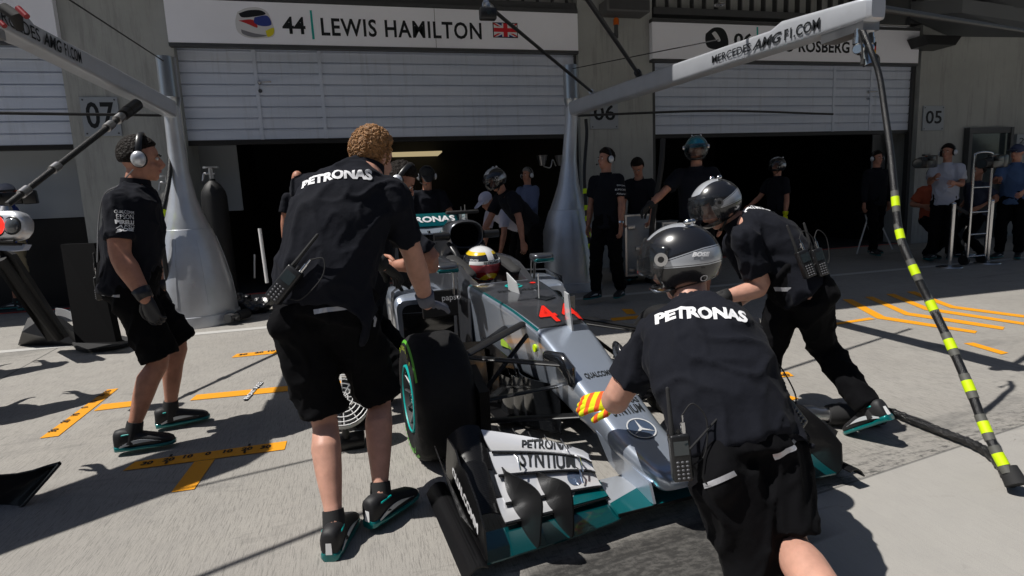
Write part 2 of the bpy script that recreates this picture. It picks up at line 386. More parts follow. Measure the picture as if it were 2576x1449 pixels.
# ============================================================ THE SETTING
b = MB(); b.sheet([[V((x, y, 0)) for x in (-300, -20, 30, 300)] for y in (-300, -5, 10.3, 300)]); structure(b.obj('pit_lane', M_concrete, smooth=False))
def ground_mark(name, polys, m, z=0.004):
    b = MB()
    for P in polys:
        b._face([b.bm.verts.new(G(u, v, 0) + V((0, 0, z))) for u, v in P])
    bmesh.ops.recalc_face_normals(b.bm, faces=b.bm.faces[:])
    for f in b.bm.faces:
        if f.normal.z < 0: f.normal_flip()
    me = bpy.data.meshes.new(name); b.bm.to_mesh(me); b.bm.free(); me.materials.append(m)
    return structure(link(name, me, None, False))
def ground_text(s, uv, uv2, h, parent, m=M_ink, bold=0.03):
    a, c = G(*uv), G(*uv2); x = (c-a).normalized(); y = V((-x.y, x.x, 0)); return flat_text(s, 'number', (a+c)/2, x, y, None, h, m, parent, lift=0.006, bold=bold)
ground_mark('front_wheel_line', [[(309, 1186), (340, 1163), (722, 1110.5), (716, 1132)], [(431, 1240), (489, 1232), (541, 1156), (489, 1163)]], M_mark)
ground_mark('side_wheel_line', [[(100, 1104), (147, 1098), (298, 978), (270, 981)], [(236, 1035), (257, 1018), (371, 1006), (357, 1020)]], M_mark)
ground_mark('axle_line', [[(478, 1008.6), (495, 994), (1010, 944), (1005, 958)]], M_mark)
ground_mark('rear_wheel_line', [[(582, 900.6), (596, 891), (760, 875), (752, 884)]], M_mark)
ground_mark('far_box_line', [[(1563, 778), (1590, 778), (1600, 790), (1577, 791)], [(1535, 801), (1620, 793), (1616, 801), (1541, 808)]], M_mark)
ground_mark('near_box_line', [[(1900, 945), (1982, 936), (1997, 947), (1910, 956)], [(1952, 975), (1975, 993), (2009, 1003), (1985, 1010), (1950, 990)]], M_mark)
ground_mark('guide_lines', [[(2118.5, 753.5), (2143.5, 753.5), (2226, 797), (2458, 833.5), (2453, 839.5), (2206, 802)], [(2175, 747.5), (2196, 747), (2286, 787), (2408, 804.5), (2527, 823.5), (2523, 830.5), (2276, 793)],
    [(2228.5, 740.5), (2248.5, 739.5), (2336, 774.5), (2576, 812), (2576, 818.5), (2326, 780.5)], [(2280, 734.5), (2301, 733.5), (2401, 770.5), (2576, 793.5), (2576, 800), (2391, 775.5)],
    [(2095, 814), (2186, 799.5), (2202, 803.5), (2095, 819)], [(2423.5, 864.5), (2448.5, 862.5), (2537, 888.5), (2518.5, 892.5)]], M_mark)
b = MB(); b.sheet([[V((x, y, 0.003)) for x in (-30, 30)] for y in (7.01, 7.15)]); structure(b.obj('white_lane_line', M_wline, smooth=False))
ms = structure(MB().span((-30, 10.15, 0.001), (30, 10.22, 0.006)).obj('garage_threshold_line', M_red, smooth=False))
nm = []
for s, (u, v) in zip(('30', '20', '10', '0', '10', '20', '30'), ((371, 1167), (425, 1158), (474, 1150), (524, 1143), (574, 1137), (622, 1131), (669, 1126))): nm.append(ground_text(s, (u-15, v+2), (u+15, v-2), 0.045, None, bold=0.04))
for s, (u, v) in zip(('30', '20', '10', '0', '10', '20', '30'), ((135, 1085), (165, 1062), (190, 1045), (213, 1027), (235, 1012), (254, 997), (270, 987))):
    a, c = G(u-12, v+2), G(u+12, v-2); nm.append(flat_text(s, 'number', (a+c)/2, V((0, 1, 0)), V((-1, 0, 0)), None, 0.045, M_ink, None, lift=0.008, bold=0.04))
for s, (u, v) in zip(('30', '20', '10'), ((612, 893), (652, 888), (683, 884))): nm.append(ground_text(s, (u-9, v+1), (u+9, v-1), 0.06, None, bold=0.04))
nm.append(ground_text('40', (1958, 947), (1985, 943), 0.06, None))
b = MB()
for u, v in ((425, 1158), (622, 1131)):
    for q in (-1, 1):
        c = G(u+6*q, v-9*q); b.box((c.x, c.y, 0.0085), (0.012, 0.03, 0.001))
nm.append(b.obj('number', M_red, smooth=False))
# join every painted figure into one structure sheet
bm = bmesh.new()
for o in nm:
    k = len(bm.verts); bm.from_mesh(o.data); bpy.data.objects.remove(o)
me = bpy.data.meshes.new('painted_numbers'); bm.to_mesh(me); bm.free(); me.materials.append(M_ink); structure(link('painted_numbers', me, None, False))
ground_mark('axle_label', [[(611, 1009.5), (622, 1009), (663, 962), (653, 963)]], M_ink, 0.008)
a, c = G(617, 1009), G(658, 963); x = (c-a).normalized()
structure(flat_text('FRONT AXLE', 'axle_label_lettering', (a+c)/2, x, V((-x.y, x.x, 0)), (c-a).length*0.92, 0.035, M_whitet, None, lift=0.011, bold=0.02))

# ------------------------------------------------------------ pit building
YW = 10.0
XP0, XP1 = YP(190, 400, YW).x, YP(452, 240, YW).x            # pillar of garage 07
XQ0, XQ1 = YP(1458, 250, YW).x, YP(1641, 200, YW).x          # pillar of garage 06
XR0 = YP(2312, 250, YW).x                                    # wall right of garage 05's pillar edge
bld = thing('pit_building', 'grey rendered pit garage building with open doors behind the racing car', 'building', at((0, YW, 0)))
b = MB()
b.span((XP0, YW, 0), (XP1, YW+0.7, 5.2)); b.span((XQ0, YW, 0), (XQ1, YW+0.7, 5.2)); b.span((XR0, YW, 0), (XR0+8, YW+0.7, 5.2))
b.span((XP1, YW+0.25, 3.75), (XQ0, YW+0.7, 5.2)); b.span((XQ1, YW+0.25, 3.75), (XR0, YW+0.7, 5.2)); b.span((XP0-9, YW+0.25, 3.75), (XP0, YW+0.7, 5.2))
wpar(b.obj('wall', M_wall, smooth=False), bld)
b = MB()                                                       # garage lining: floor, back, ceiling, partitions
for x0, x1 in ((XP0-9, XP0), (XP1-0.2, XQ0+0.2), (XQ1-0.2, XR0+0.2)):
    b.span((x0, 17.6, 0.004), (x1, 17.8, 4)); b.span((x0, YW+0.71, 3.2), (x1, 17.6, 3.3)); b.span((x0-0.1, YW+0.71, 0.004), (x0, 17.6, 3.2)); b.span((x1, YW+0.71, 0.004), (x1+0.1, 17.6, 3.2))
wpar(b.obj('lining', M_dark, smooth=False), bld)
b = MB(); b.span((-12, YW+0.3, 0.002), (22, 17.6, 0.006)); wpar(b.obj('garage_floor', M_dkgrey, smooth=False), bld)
b = MB()                                                       # terrace slab and its parapet over the doors
b.span((-1.3, 5.25, 5.4), (24, YW+6, 5.7)); b.span((-14, 9.0, 5.4), (-1.31, YW+6, 5.7)); b.span((-14, YW+0.3, 5.71), (24, YW+6, 9.5))
wpar(b.obj('terrace', M_wall, smooth=False), bld)
b = MB(); b.span((XP1+0.05, YW+0.02, 4.56), (XQ0-0.02, YW+0.24, 4.68)); b.span((XQ1+0.05, YW+0.02, 4.56), (XR0, YW+0.24, 4.68))
for k in range(24):
    for x0, x1 in ((XP1, XQ0), (XQ1, XR0)): b.box((x0+(x1-x0)*(k+0.5)/24, YW+0.15, 4.9), (0.02, 0.12, 0.4))
wpar(b.obj('service_duct', M_dkgrey, smooth=False), bld)
b = MB()                                                       # angular soffit above the wall on the right
b.prism([YP(2270, 38, YW-0.05), YP(2420, 32, 9.0), YP(2576, 55, 8.6), YP(2640, 95, 8.6), YP(2390, 92, YW-0.05)], (0, 0, 0.25))
b.prism([YP(2290, -30, 9.6), YP(2640, -30, 8.2), YP(2640, 22, 8.2), YP(2425, 14, 9.4)], (0, 0, 0.3))
wpar(b.obj('soffit', mat('soffit_panel', (0.13, 0.14, 0.15), 0.6), smooth=False), bld)
for (u0, v0), (u1, v1), nmx in (((490, 363), (613, 529), 0), ((2196, 340), (2246, 470), 1)):
    p, q = YP(u0, v0, YW+0.95), YP(u1, v1, YW+0.95); b = MB(); b.span((min(p.x, q.x), YW+0.93, q.z), (max(p.x, q.x), YW+0.97, max(p.z, 3.0)), 0.004)
    wpar(b.obj('partition_panel', mat('pale_partition_panel', (0.34, 0.37, 0.40), 0.5), smooth=False), bld)
p = YP(0, 555, YW+0.55); q = YP(215, 375, YW+0.55)
b = MB(); b.span((XP0-9, YW+0.5, p.z), (XP0-0.01, YW+0.55, 2.7)); wpar(b.obj('partition_panel', mat('pale_partition_panel', (0.34, 0.37, 0.40), 0.5), smooth=False), bld)
b = MB(); b.span((XP0-9, YW+0.52, 0.01), (XP0-0.02, YW+0.56, p.z-0.01)); wpar(b.obj('lower_panel', M_dark, smooth=False), bld)
def ceil_light(px, z, nm='ceiling_light'):
    b = MB(); P = [G(u, v, z) for u, v in px]; b.prism(P, (0, 0, 0.04)); o = b.obj(nm, M_lamp, smooth=False); return wpar(o, bld)
def at_z(px, z): return [CAM + ray(u, v)*((z-CH)/ray(u, v).z) for u, v in px]
ceil_light([(990, 409), (1080, 411), (1112, 383), (985, 387)], 2.75); ceil_light([(990, 422), (1062, 424), (1082, 414), (990, 412)], 2.74)
ceil_light([(1655, 398), (1700, 396), (1845, 376), (1672, 381)], 2.75)

# the grandstand behind the lens is unseen, added to close off low sky light
gs = thing('sky_blocking_grandstand', 'long grey grandstand with a roof, added unseen across the track, opposite the garages', 'sky_blocking_grandstand', at((0, -26, 0)))
b = MB()
for k in range(14): b.span((-70, -28-k*0.9, 0), (70, -27.1-k*0.9, 1.5+k*0.75))
wpar(b.obj('terrace', mat('sky_blocking_grandstand_concrete', (0.10, 0.10, 0.105), 0.8), smooth=False), gs)
b = MB(); b.prism([V((-70, -26, 17)), V((-70, -42, 18.5)), V((-70, -42, 19)), V((-70, -26, 17.5))], (140, 0, 0)); b.span((-70, -42.5, 0), (70, -42, 18.4)); wpar(b.obj('roof', mat('sky_blocking_grandstand_roof', (0.07, 0.075, 0.08), 0.7), smooth=False), gs)  # roof and back of the added, unseen grandstand
for k in range(8): b = MB(); b.span((-63+18*k, -33, 0), (-62.6+18*k, -32.6, 17.9)); wpar(b.obj('sky_blocking_column', M_dkgrey, smooth=False), gs)
def shutter(x0, x1, z0, z1, label, trims, handle, y=YW+0.16):
    t = thing('roller_shutter', label, 'shutter', at(((x0+x1)/2, y, z0)), 'garage roller shutters')
    b = MB(); n = int(round((z1-z0)/0.166)); P = []
    for k in range(n):                                           # slat profile: flat face, a lip and a groove
        z = z0 + (z1-z0)*k/n; h = (z1-z0)/n
        P += [(0.0, z+0.010), (0.0, z+h-0.030), (-0.010, z+h-0.026), (-0.010, z+h-0.016), (0.030, z+h-0.014), (0.030, z+h), ]
    b.rings([[V((x, y+yy, z)) for yy, z in P] for x in (x0, x1)], False, False, False)
    wpar(b.obj('slats', M_shutter, smooth=False), t)
    b = MB(); b.span((x0, y-0.02, z0-0.07), (x1, y+0.05, z0+0.005), 0.006); wpar(b.obj('bottom_rail', M_black, smooth=False), t)
    for s in (x0-0.02, x1+0.02): b = MB(); b.span((s-0.05, y-0.05, 0.0), (s+0.05, y+0.06, z1)); wpar(b.obj('guide_rail', M_dkgrey, smooth=False), t)
    for u, v in trims:
        x = YP(u, v, y).x; b = MB(); b.span((x-0.028, y-0.014, z0), (x+0.028, y+0.004, z1), 0.003)
        for k in range(3): b.span((x-0.035, y-0.02, z0+0.3+k*0.5), (x+0.035, y-0.012, z0+0.33+k*0.5))
        wpar(b.obj('door_frame', M_shutter, smooth=False), t)
    if handle:
        p = YP(*handle, y); b = MB(); b.tube([p+V((0, -0.02, 0)), p+V((0, -0.07, 0))], 0.014); b.tube([p+V((-0.01, -0.07, 0)), p+V((0.17, -0.07, 0))], 0.013, round_ends=True)
        b.tube([p+V((0, 0, 0)), p+V((0, -0.02, 0))], 0.03); b.tube([p+V((0, 0, -0.13)), p+V((0, -0.025, -0.13))], 0.03)
        wpar(b.obj('handle', M_chrome), t)
    return t
yS = YW+0.16
shutter(YP(452, 240, yS).x, YP(1448, 200, yS).x, YP(950, 347, yS).z, 4.0, 'wide grey roller shutter half open behind the name board with number 44', ((657-7, 250), (812, 250)), (653, 208))
shutter(YP(1641, 250, yS).x, YP(2290, 250, yS).x, YP(1950, 334, yS).z, 4.0, 'grey roller shutter half open at the right behind the yellow banded hose', ((2097, 250), (2190, 250)), (2183, 232))
shutter(XP0-9, YP(178, 250, yS).x, YP(100, 366, yS).z, 4.0, 'grey roller shutter half open at the left edge beside the pillar with sign 07', (), None)

# ------------------------------------------------------------ name boards over the doors
def board(x0, x1, z0, z1, label):
    y = YW-0.12; t = thing('name_board', label, 'sign', at(((x0+x1)/2, y, z0)), 'name boards over the garage doors')
    b = MB(); b.span((x0, y, z0), (x1, YW-0.004, z1), 0.004); wpar(b.obj('panel', mat('board_white', (0.86, 0.87, 0.94), 0.5, var=0.04, vscale=1), smooth=False), t)
    b = MB(); b.span((x0, y-0.006, z0-0.05), (x1, YW-0.002, z0-0.003)); b.span((x0, y-0.006, z1+0.003), (x1, YW-0.002, z1+0.06)); wpar(b.obj('frame', M_dkgrey, smooth=False), t)
    return t
YB = YW-0.12
def btext(t, s, u0, u1, v, h, m=M_ink, name='lettering', **k):
    a, c = YP(u0, v, YB), YP(u1, v, YB); z = YP((u0+u1)/2, v, YB).z; hh = h/CF*YP((u0+u1)/2, v, YB).y*1.03
    return wpar(flat_text(s, name, V(((a.x+c.x)/2, YB, z)), (1, 0, 0), (0, 0, 1), c.x-a.x, hh, m, None, lift=0.003, **k), t)
def bpoly(name, t, pts, m, lift=0.003):
    b = MB(); b._face([b.bm.verts.new(YP(u, v, YB)+V((0, -lift, 0))) for u, v in pts]); o = b.obj(name, m, smooth=False); return wpar(o, t)
def smoothpoly(pts, n=5):
    out = catmull([V((x, y, 0)) for x, y in pts+[pts[0]]], n)[:-1]; return [(p.x, p.y) for p in out]
zb0 = YP(950, 117, YB).z; zt0 = YP(1130, 22, YB).z
t1 = board(YP(418, 60, YB).x, YP(1454, 80, YB).x, zb0, zt0, 'long white name board reading 44 LEWIS HAMILTON with a British flag')
btext(t1, '44', 710, 768, 64, 36, bold=0.022); btext(t1, 'LEWIS HAMILTON', 808, 1211, 73, 38, bold=0.020, spacing=1.1)
bpoly('divider', t1, [(779, 26), (784, 26), (792, 99), (786, 99)], M_teal2)
hl = smoothpoly([(597, 30), (620, 20), (650, 19), (672, 30), (682, 50), (690, 72), (690, 88), (676, 95), (630, 96), (600, 82), (592, 55)])
bpoly('helmet_picture', t1, hl, mat('print_white', (0.62, 0.62, 0.64), 0.5))
bpoly('helmet_picture', t1, smoothpoly([(600, 34), (625, 26), (655, 26), (668, 36), (640, 42), (610, 44)]), M_ink, 0.005)
bpoly('helmet_picture', t1, smoothpoly([(640, 44), (672, 40), (683, 62), (660, 66), (640, 58)]), mat('print_blue', (0.03, 0.05, 0.25), 0.4), 0.007)
bpoly('helmet_picture', t1, smoothpoly([(600, 52), (636, 50), (648, 70), (622, 60)]), mat('print_red', (0.45, 0.02, 0.02), 0.4), 0.006)
bpoly('helmet_picture', t1, smoothpoly([(668, 78), (688, 70), (688, 86), (674, 93)]), mat('print_yellow', (0.7, 0.6, 0.02), 0.4), 0.006)
bpoly('helmet_picture', t1, smoothpoly([(606, 74), (640, 84), (672, 90), (640, 94), (612, 86)]), mat('print_grey', (0.2, 0.2, 0.22), 0.4), 0.006)
F_blue, F_red, F_wh = mat('flag_blue', (0.01, 0.02, 0.20), 0.5), mat('flag_red', (0.60, 0.01, 0.02), 0.5), mat('flag_white', (0.72, 0.72, 0.74), 0.5)
a, c = YP(1241, 56, YB), YP(1301, 96, YB); fw, fh, cx, cz = c.x-a.x, abs(a.z-c.z)-0.03, (a.x+c.x)/2, (a.z+c.z)/2
def frect(t, pts, m, lift, cx=cx, cz=cz, name='flag'):
    b = MB(); b._face([b.bm.verts.new(V((cx+x, YB-lift, cz+z))) for x, z in pts]); return wpar(b.obj(name, m, smooth=False), t)
frect(t1, [(-fw/2-.015, -fh/2-.015), (fw/2+.015, -fh/2-.015), (fw/2+.015, fh/2+.015), (-fw/2-.015, fh/2+.015)], M_ink, 0.002)
frect(t1, [(-fw/2, -fh/2), (fw/2, -fh/2), (fw/2, fh/2), (-fw/2, fh/2)], F_blue, 0.004)
k = 0.04
for wd, mm, lf in ((0.055, F_wh, 0.006), (0.018, F_red, 0.008)):
    for sg in (-1, 1):
        frect(t1, [(-fw/2, sg*fh/2*1.0), (-fw/2, sg*(fh/2-wd)), (fw/2-wd, -sg*fh/2), (fw/2, -sg*fh/2), (fw/2, -sg*(fh/2-wd)), (-fw/2+wd, sg*fh/2)], mm, lf+0.001*(sg > 0))
frect(t1, [(-fw/2, -.055), (fw/2, -.055), (fw/2, .055), (-fw/2, .055)], F_wh, 0.010); frect(t1, [(-.06, -fh/2), (.06, -fh/2), (.06, fh/2), (-.06, fh/2)], F_wh, 0.0105)
frect(t1, [(-fw/2, -.032), (fw/2, -.032), (fw/2, .032), (-fw/2, .032)], F_red, 0.012); frect(t1, [(-.036, -fh/2), (.036, -fh/2), (.036, fh/2), (-.036, fh/2)], F_red, 0.0125)
b = MB(); b.box((YP(1100, 80, YB).x-0.03, YB-0.001, (zb0+zt0)/2), (0.006, 0.004, zt0-zb0)); wpar(b.obj('joint', M_dkgrey, smooth=False), t1)
t2 = board(YP(1641, 90, YB).x, YP(2312, 120, YB).x, YP(1970, 153, YB).z, YP(1970, 66, YB).z, 'white name board reading NICO ROSBERG partly hidden by the right boom arm')
bpoly('helmet_picture', t2, smoothpoly([(1775, 85), (1795, 70), (1818, 72), (1830, 92), (1831, 118), (1815, 126), (1782, 120), (1774, 102)]), M_ink)
bpoly('helmet_picture', t2, smoothpoly([(1790, 84), (1800, 80), (1812, 100), (1805, 104)]), mat('print_white', (0.62, 0.62, 0.64), 0.5), 0.005)
btext(t2, '06', 1846, 1893, 100, 33, bold=0.03); btext(t2, 'NICO ROSBERG', 1918, 2137, 117, 31, bold=0.03, spacing=1.05); bpoly('divider', t2, [(1903, 68), (1907, 68), (1908, 128), (1904, 128)], M_teal2)
a, c = YP(2157, 104, YB), YP(2203, 138, YB); gw, gh, gx, gz = c.x-a.x, abs(a.z-c.z), (a.x+c.x)/2, (a.z+c.z)/2
for q, mm in enumerate((M_ink, F_red, mat('flag_gold', (0.75, 0.45, 0.01), 0.5))): frect(t2, [(-gw/2, gh/2-gh*q/3), (gw/2, gh/2-gh*q/3), (gw/2, gh/2-gh*(q+1)/3), (-gw/2, gh/2-gh*(q+1)/3)], mm, 0.004, gx, gz)
t3 = board(XP0-8, YP(140, 60, YB).x, YP(40, 100, YB).z, zt0, 'white name board at the left edge partly hidden behind the left boom arm')

def plate(px0, px1, s, label, tv):
    y = YW-0.03; a, c = YP(*px0, y), YP(*px1, y); t = thing('number_plate', label, 'sign', at(((a.x+c.x)/2, y, c.z)), 'garage number plates on the wall')
    b = MB(); b.span((a.x, y, c.z), (c.x, YW-0.003, a.z), 0.006); wpar(b.obj('panel', mat('plate_pale_grey', (0.30, 0.33, 0.37), 0.45), smooth=False), t)
    b = MB(); e = 0.04
    for xx in (a.x+e, c.x-e):
        for zz in (a.z-e, c.z+e): b = MB(); b.tube([V((xx, y-0.006, zz)), V((xx, y, zz))], 0.012); wpar(b.obj('screw', M_dkgrey), t)
    wpar(flat_text(s, 'lettering', V(((a.x+c.x)/2, y, (a.z+c.z)/2+0.02)), (1, 0, 0), (0, 0, 1), (c.x-a.x)*0.76, tv, M_ink, None, lift=0.003, bold=0.015), t)
plate((198, 244), (308, 342), '07', 'pale square plate reading 07 on the left pillar', 0.38)
plate((1484, 248), (1556, 324), '06', 'pale square plate reading 06 below the right boom arm', 0.27)
plate((2324, 266), (2373, 328), '05', 'pale square plate reading 05 on the right wall', 0.27)

# small wall fittings
t = thing('loudspeaker', 'grey box loudspeaker above the orange beacon at the pillar top', 'loudspeaker', at(YP(1572, 10, 9.7)))
p, q = YP(1518, 0, 9.75), YP(1627, 38, 9.75); b = MB(); b.span((p.x, 9.6, q.z), (q.x, 9.98, p.z), 0.03); wpar(b.obj('body', mat('speaker_grey', (0.10, 0.10, 0.105), 0.6)), t)
b = MB(); b.span((p.x+0.04, 9.59, q.z+0.03), (q.x-0.04, 9.605, p.z-0.03)); wpar(b.obj('grille', M_dkgrey, smooth=False), t)
t = thing('warning_beacon', 'small orange warning beacon under the grey loudspeaker', 'lamp', at(YP(1550, 66, 9.9)))
p = YP(1550, 66, 9.85); b = MB(); b.tube([p+V((0, 0, 0.02)), p+V((0, 0, 0.11)), p+V((0, 0, 0.14))], [0.05, 0.05, 0.03]); wpar(b.obj('lens', mat('orange_lens', (0.6, 0.12, 0.01), 0.3)), t)
b = MB(); b.tube([p+V((0, 0, -0.2)), p+V((0, 0, 0.02))], 0.035); b.box(p+V((0, 0.08, -0.12)), (0.05, 0.16, 0.04)); wpar(b.obj('bracket', M_dkgrey), t)
t = thing('loudspeaker', 'dark loudspeaker under the soffit at the upper right', 'loudspeaker', at(YP(2335, 108, 9.7)))
p, q = YP(2296, 96, 9.75), YP(2388, 122, 9.75); b = MB(); b.prism([V((p.x, 9.5, p.z)), V((q.x, 9.5, p.z)), V((q.x-0.15, 9.5, q.z)), V((p.x+0.12, 9.5, q.z))], (0, 0.48, 0)); wpar(b.obj('body', M_black, smooth=False), t)
t = thing('monitor_screen', 'dark flat monitor hanging under the terrace at the top right', 'monitor', at(YP(2440-200, 35, 9.6)))
p, q = YP(2185, -30, 9.6), YP(2270, 66, 9.6); b = MB(); b.span((p.x, 9.6, q.z), (q.x+0.2, 9.7, q.z+0.9), 0.02); wpar(b.obj('screen', M_glossy, smooth=False), t)
b = MB(); b.span((p.x+0.3, 9.7, q.z+0.3), (p.x+0.4, 9.98, q.z+0.4)); wpar(b.obj('bracket', M_dkgrey, smooth=False), t)
b = MB(); p = YP(1810, 12, 9.4); b.ell(p, V((0.10, 0, 0)), V((0, 0.10, 0)), V((0, 0, 0.03))); tag(b.obj('ceiling_lamp', M_chrome), 'small round lamp under the terrace above the right shutter', 'lamp')

# ------------------------------------------------------------ boom gantries
def gantry(bx, by, label, side, tipy, lean=0.0, zt=2.355):
    t = thing('boom_gantry', label, 'gantry', at((bx, by, 0)), 'team boom gantries')
    prof = [(0, .50), (.04, .50), (.13, .485), (.135, .470), (.30, .455), (.5, .435), (.83, .37), (1.1, .295), (1.16, .275), (1.165, .265), (1.35, .20), (1.53, .15), (1.8, .112), (1.85, .105), (2.2, .092), (2.62, .085)]
    P = []
    for z, r in prof:
        c = V((bx+lean*(z/2.6)**2, by, z)); fl = 1.0 + 0.15*(z > 1.3)
        P.append([c+V((math.cos(2*PI*i/48)*r, math.sin(2*PI*i/48)*r*fl, 0)) for i in range(48)])
    b = MB(); b.rings(P); wpar(b.obj('base', M_silverd, angle=25), t)
    def rr(z): 
        for (z0, r0), (z1, r1) in zip(prof, prof[1:]):
            if z0 <= z <= z1: return r0+(r1-r0)*(z-z0)/(z1-z0) if z1 > z0 else r1
        return .08
    for a0 in (-150, -60, 20):                                    # access hatches
        g = []
        for k in range(13):
            z = 0.26+0.8*k/12; g.append([V((bx+lean*(z/2.6)**2, by, z))+V((math.cos(math.radians(a0+j*5)), math.sin(math.radians(a0+j*5)), 0))*(rr(z)+0.004) for j in range(11)])
        b = MB(); b.sheet(g, 0.006); wpar(b.obj('access_hatch', M_silverd), t)
    b = MB(); p = V((bx+lean, by, 2.6)); b.tube([p, p+V((0, 0.02, 0.08)), p+V((0, 0.02, 0.12))], [.085, .10, .11], n=24); b.tube([p+V((0, 0.02, 0.12)), p+V((0, 0.03, 0.58))], [.105, .105], n=24)
    wpar(b.obj('mast', M_silver), t)
    zj = 2.58; L = by-tipy
    def bp(s): return V((bx+lean, by-L*s, zj+(zt-zj)*s))
    def ring(s, h, wd, up=0.0):
        c = bp(s)+V((0, 0, up)); o = []; 
        for i in range(24):
            a = 2*PI*i/24; ca, sa = math.cos(a), math.sin(a); e = 0.35
            o.append(c+V((math.copysign(abs(ca)**e, ca)*wd/2, 0, math.copysign(abs(sa)**e, sa)*h/2)))
        return o
    b = MB(); b.rings([ring(-0.03, .15, .13), ring(0.02, .20, .14), ring(0.3, .19, .145), ring(0.5, .185, .15), ring(0.835, .150, .15), ring(0.857, .190, .155, .015), ring(0.985, .140, .15, .0), ring(1.0, .13, .14, .0), ring(1.004, .11, .10, .0)])
    wpar(b.obj('boom', mat('boom_silver_paint', (0.52, 0.54, 0.58), 0.42, metal=0.45, coat=0.3, var=0.05), angle=40), t)
    b = MB(); b.span(bp(0.995)+V((-.06, 0, -.02)), bp(0.93)+V((.06, 0, -.13))); wpar(b.obj('end_bracket', M_alu, smooth=False), t)
    xd = V((0, -1 if side < 0 else 1, (zt-zj)/L*(1 if side < 0 else -1))).normalized(); n = V((side, 0, 0)); up = n.cross(xd)
    ts = (0.70, 0.90)
    def btx(s, s0, s1, h, **k):
        c = (bp(s0)+bp(s1))/2 + n*0.0815 + V((0, 0, 0.0)); return wpar(flat_text(s, 'lettering', c, xd, V((0, 0, 1)), abs((bp(s1)-bp(s0)).length), h, M_ink, None, lift=0.002, **k), t)
    if side < 0: btx('MERCEDES', 0.6975, 0.797, .06, bold=.01); btx('AMG', 0.80, 0.863, .072, bold=.026, shear=.3); btx('F1.COM', 0.868, 0.9325, .072, bold=.02)
    else: btx('MERCEDES', 0.99, 0.83, .085, bold=.01); btx('AMG', 0.82, 0.75, .09, bold=.026, shear=.3); btx('F1.COM', 0.74, 0.67, .09, bold=.02)
    return t, bp
g6, bp6 = gantry(2.92, 8.02, 'silver boom gantry on a cone base right of the racing car, arm reaching overhead', -1, 2.95, 0.14)
g7, bp7 = gantry(-2.06, 7.88, 'silver boom gantry on a cone base behind the man in shorts at the left', 1, 4.1, 0.0, 2.56)
# swivel fittings at the end of the right boom
tip = bp6(0.985)
b = MB()
for dx in (-0.035, 0.035):
    q = tip+V((dx, 0, -0.10)); b.tube([q, q+V((0, 0, -0.05))], 0.03); b.tube([q+V((0, 0, -0.05)), q+V((0, 0, -0.085))], 0.036); b.ball(q+V((0, 0, -0.11)), 0.036); b.tube([q+V((-0.03, -0.02, -0.12)), q+V((0.03, 0.02, -0.12))], 0.026)
b.tube([tip+V((0, 0, -0.2)), tip+V((0.01, -0.01, -0.27)), tip+V((0.02, -0.02, -0.31))], [0.03, 0.026, 0.03])
wpar(b.obj('swivel_fitting', M_chrome), g6)

def rod(name, label, cat, pts, r, m, group=None, ends=None, n=10):
    b = MB(); b.tube(catmull(pts, 6) if len(pts) > 2 else pts, r, n=n); o = b.obj(name, m)
    if ends:
        t = thing(name, label, cat, at(pts[0]), group); wpar(o, t); o.name = 'rod'; b = MB()
        for p, q in ((V(pts[0]), V(pts[1])), (V(pts[-1]), V(pts[-2]))): d = (q-p).normalized(); b.tube([p-d*0.01, p+d*0.09], r*1.9); b.box(p, (0.05, 0.05, 0.05), None, 0.008)
        wpar(b.obj('end_fitting', ends), t); return t
    return tag(o, label, cat, group)
rod('brace_rod', 'thin black brace rod from the camera box down to the middle of the right boom', 'rod', [D(1222, 10, 5.0), bp6(0.155)+V((0, 0, 0.11))], 0.017, M_hose, 'brace rods', M_alu)
rod('brace_rod', 'thicker black brace rod ending higher up on the right boom', 'rod', [D(1462, -25, 4.2), bp6(0.405)+V((0, 0, 0.13))], 0.020, M_hose, 'brace rods', M_black)
rod('brace_rod', 'long black rod running right from the right boom tip', 'rod', [tip+V((0.08, 0.05, 0.05)), D(2600, 82, 6.0)], 0.022, M_hose, 'brace rods')
rod('cable', 'taut thin wire from the right mast top along the right boom', 'cable', [V((3.06, 7.95, 3.12)), bp6(0.69)+V((0, 0, 0.17))], 0.005, M_matte, 'gantry wires')
rod('cable', 'thick taut black cable across the pale 07 plate', 'cable', [D(-30, 284, 6.3), D(405, 290, 7.6)], 0.018, M_hose, 'gantry wires')
rod('cable', 'black cable running right below the 06 plate across the right shutter', 'cable', [bp6(0.02)+V((0.05, 0, -0.1)), D(1800, 279, 9.0), D(2095, 287, 10.0)], 0.017, M_hose, 'gantry wires')
rod('cable', 'thin wire rising from the left mast to the upper left corner', 'cable', [V((-2.06, 7.9, 3.12)), bp7(0.97)+V((0.02, 0, 0.42))], 0.007, M_matte, 'gantry wires')
# camera box hanging from the brace rod
t = thing('camera_box', 'small black camera box hanging in front of the long name board', 'camera', at(D(1226, 35, 5.0)))
p, q = D(1204, 22, 5.0), D(1250, 49, 5.0); c = (p+q)/2; b = MB(); b.box(c, (abs(q.x-p.x), 0.08, abs(q.z-p.z)), None, 0.015); wpar(b.obj('body', M_black), t)
b = MB(); b.tube([c+V((0, -0.045, 0)), c+V((0, -0.055, 0))], 0.02); wpar(b.obj('lens', M_glass), t)
b = MB(); b.box(c+V((0, 0, 0.06)), (0.04, 0.05, 0.06), None, 0.01); wpar(b.obj('bracket', M_alu), t)

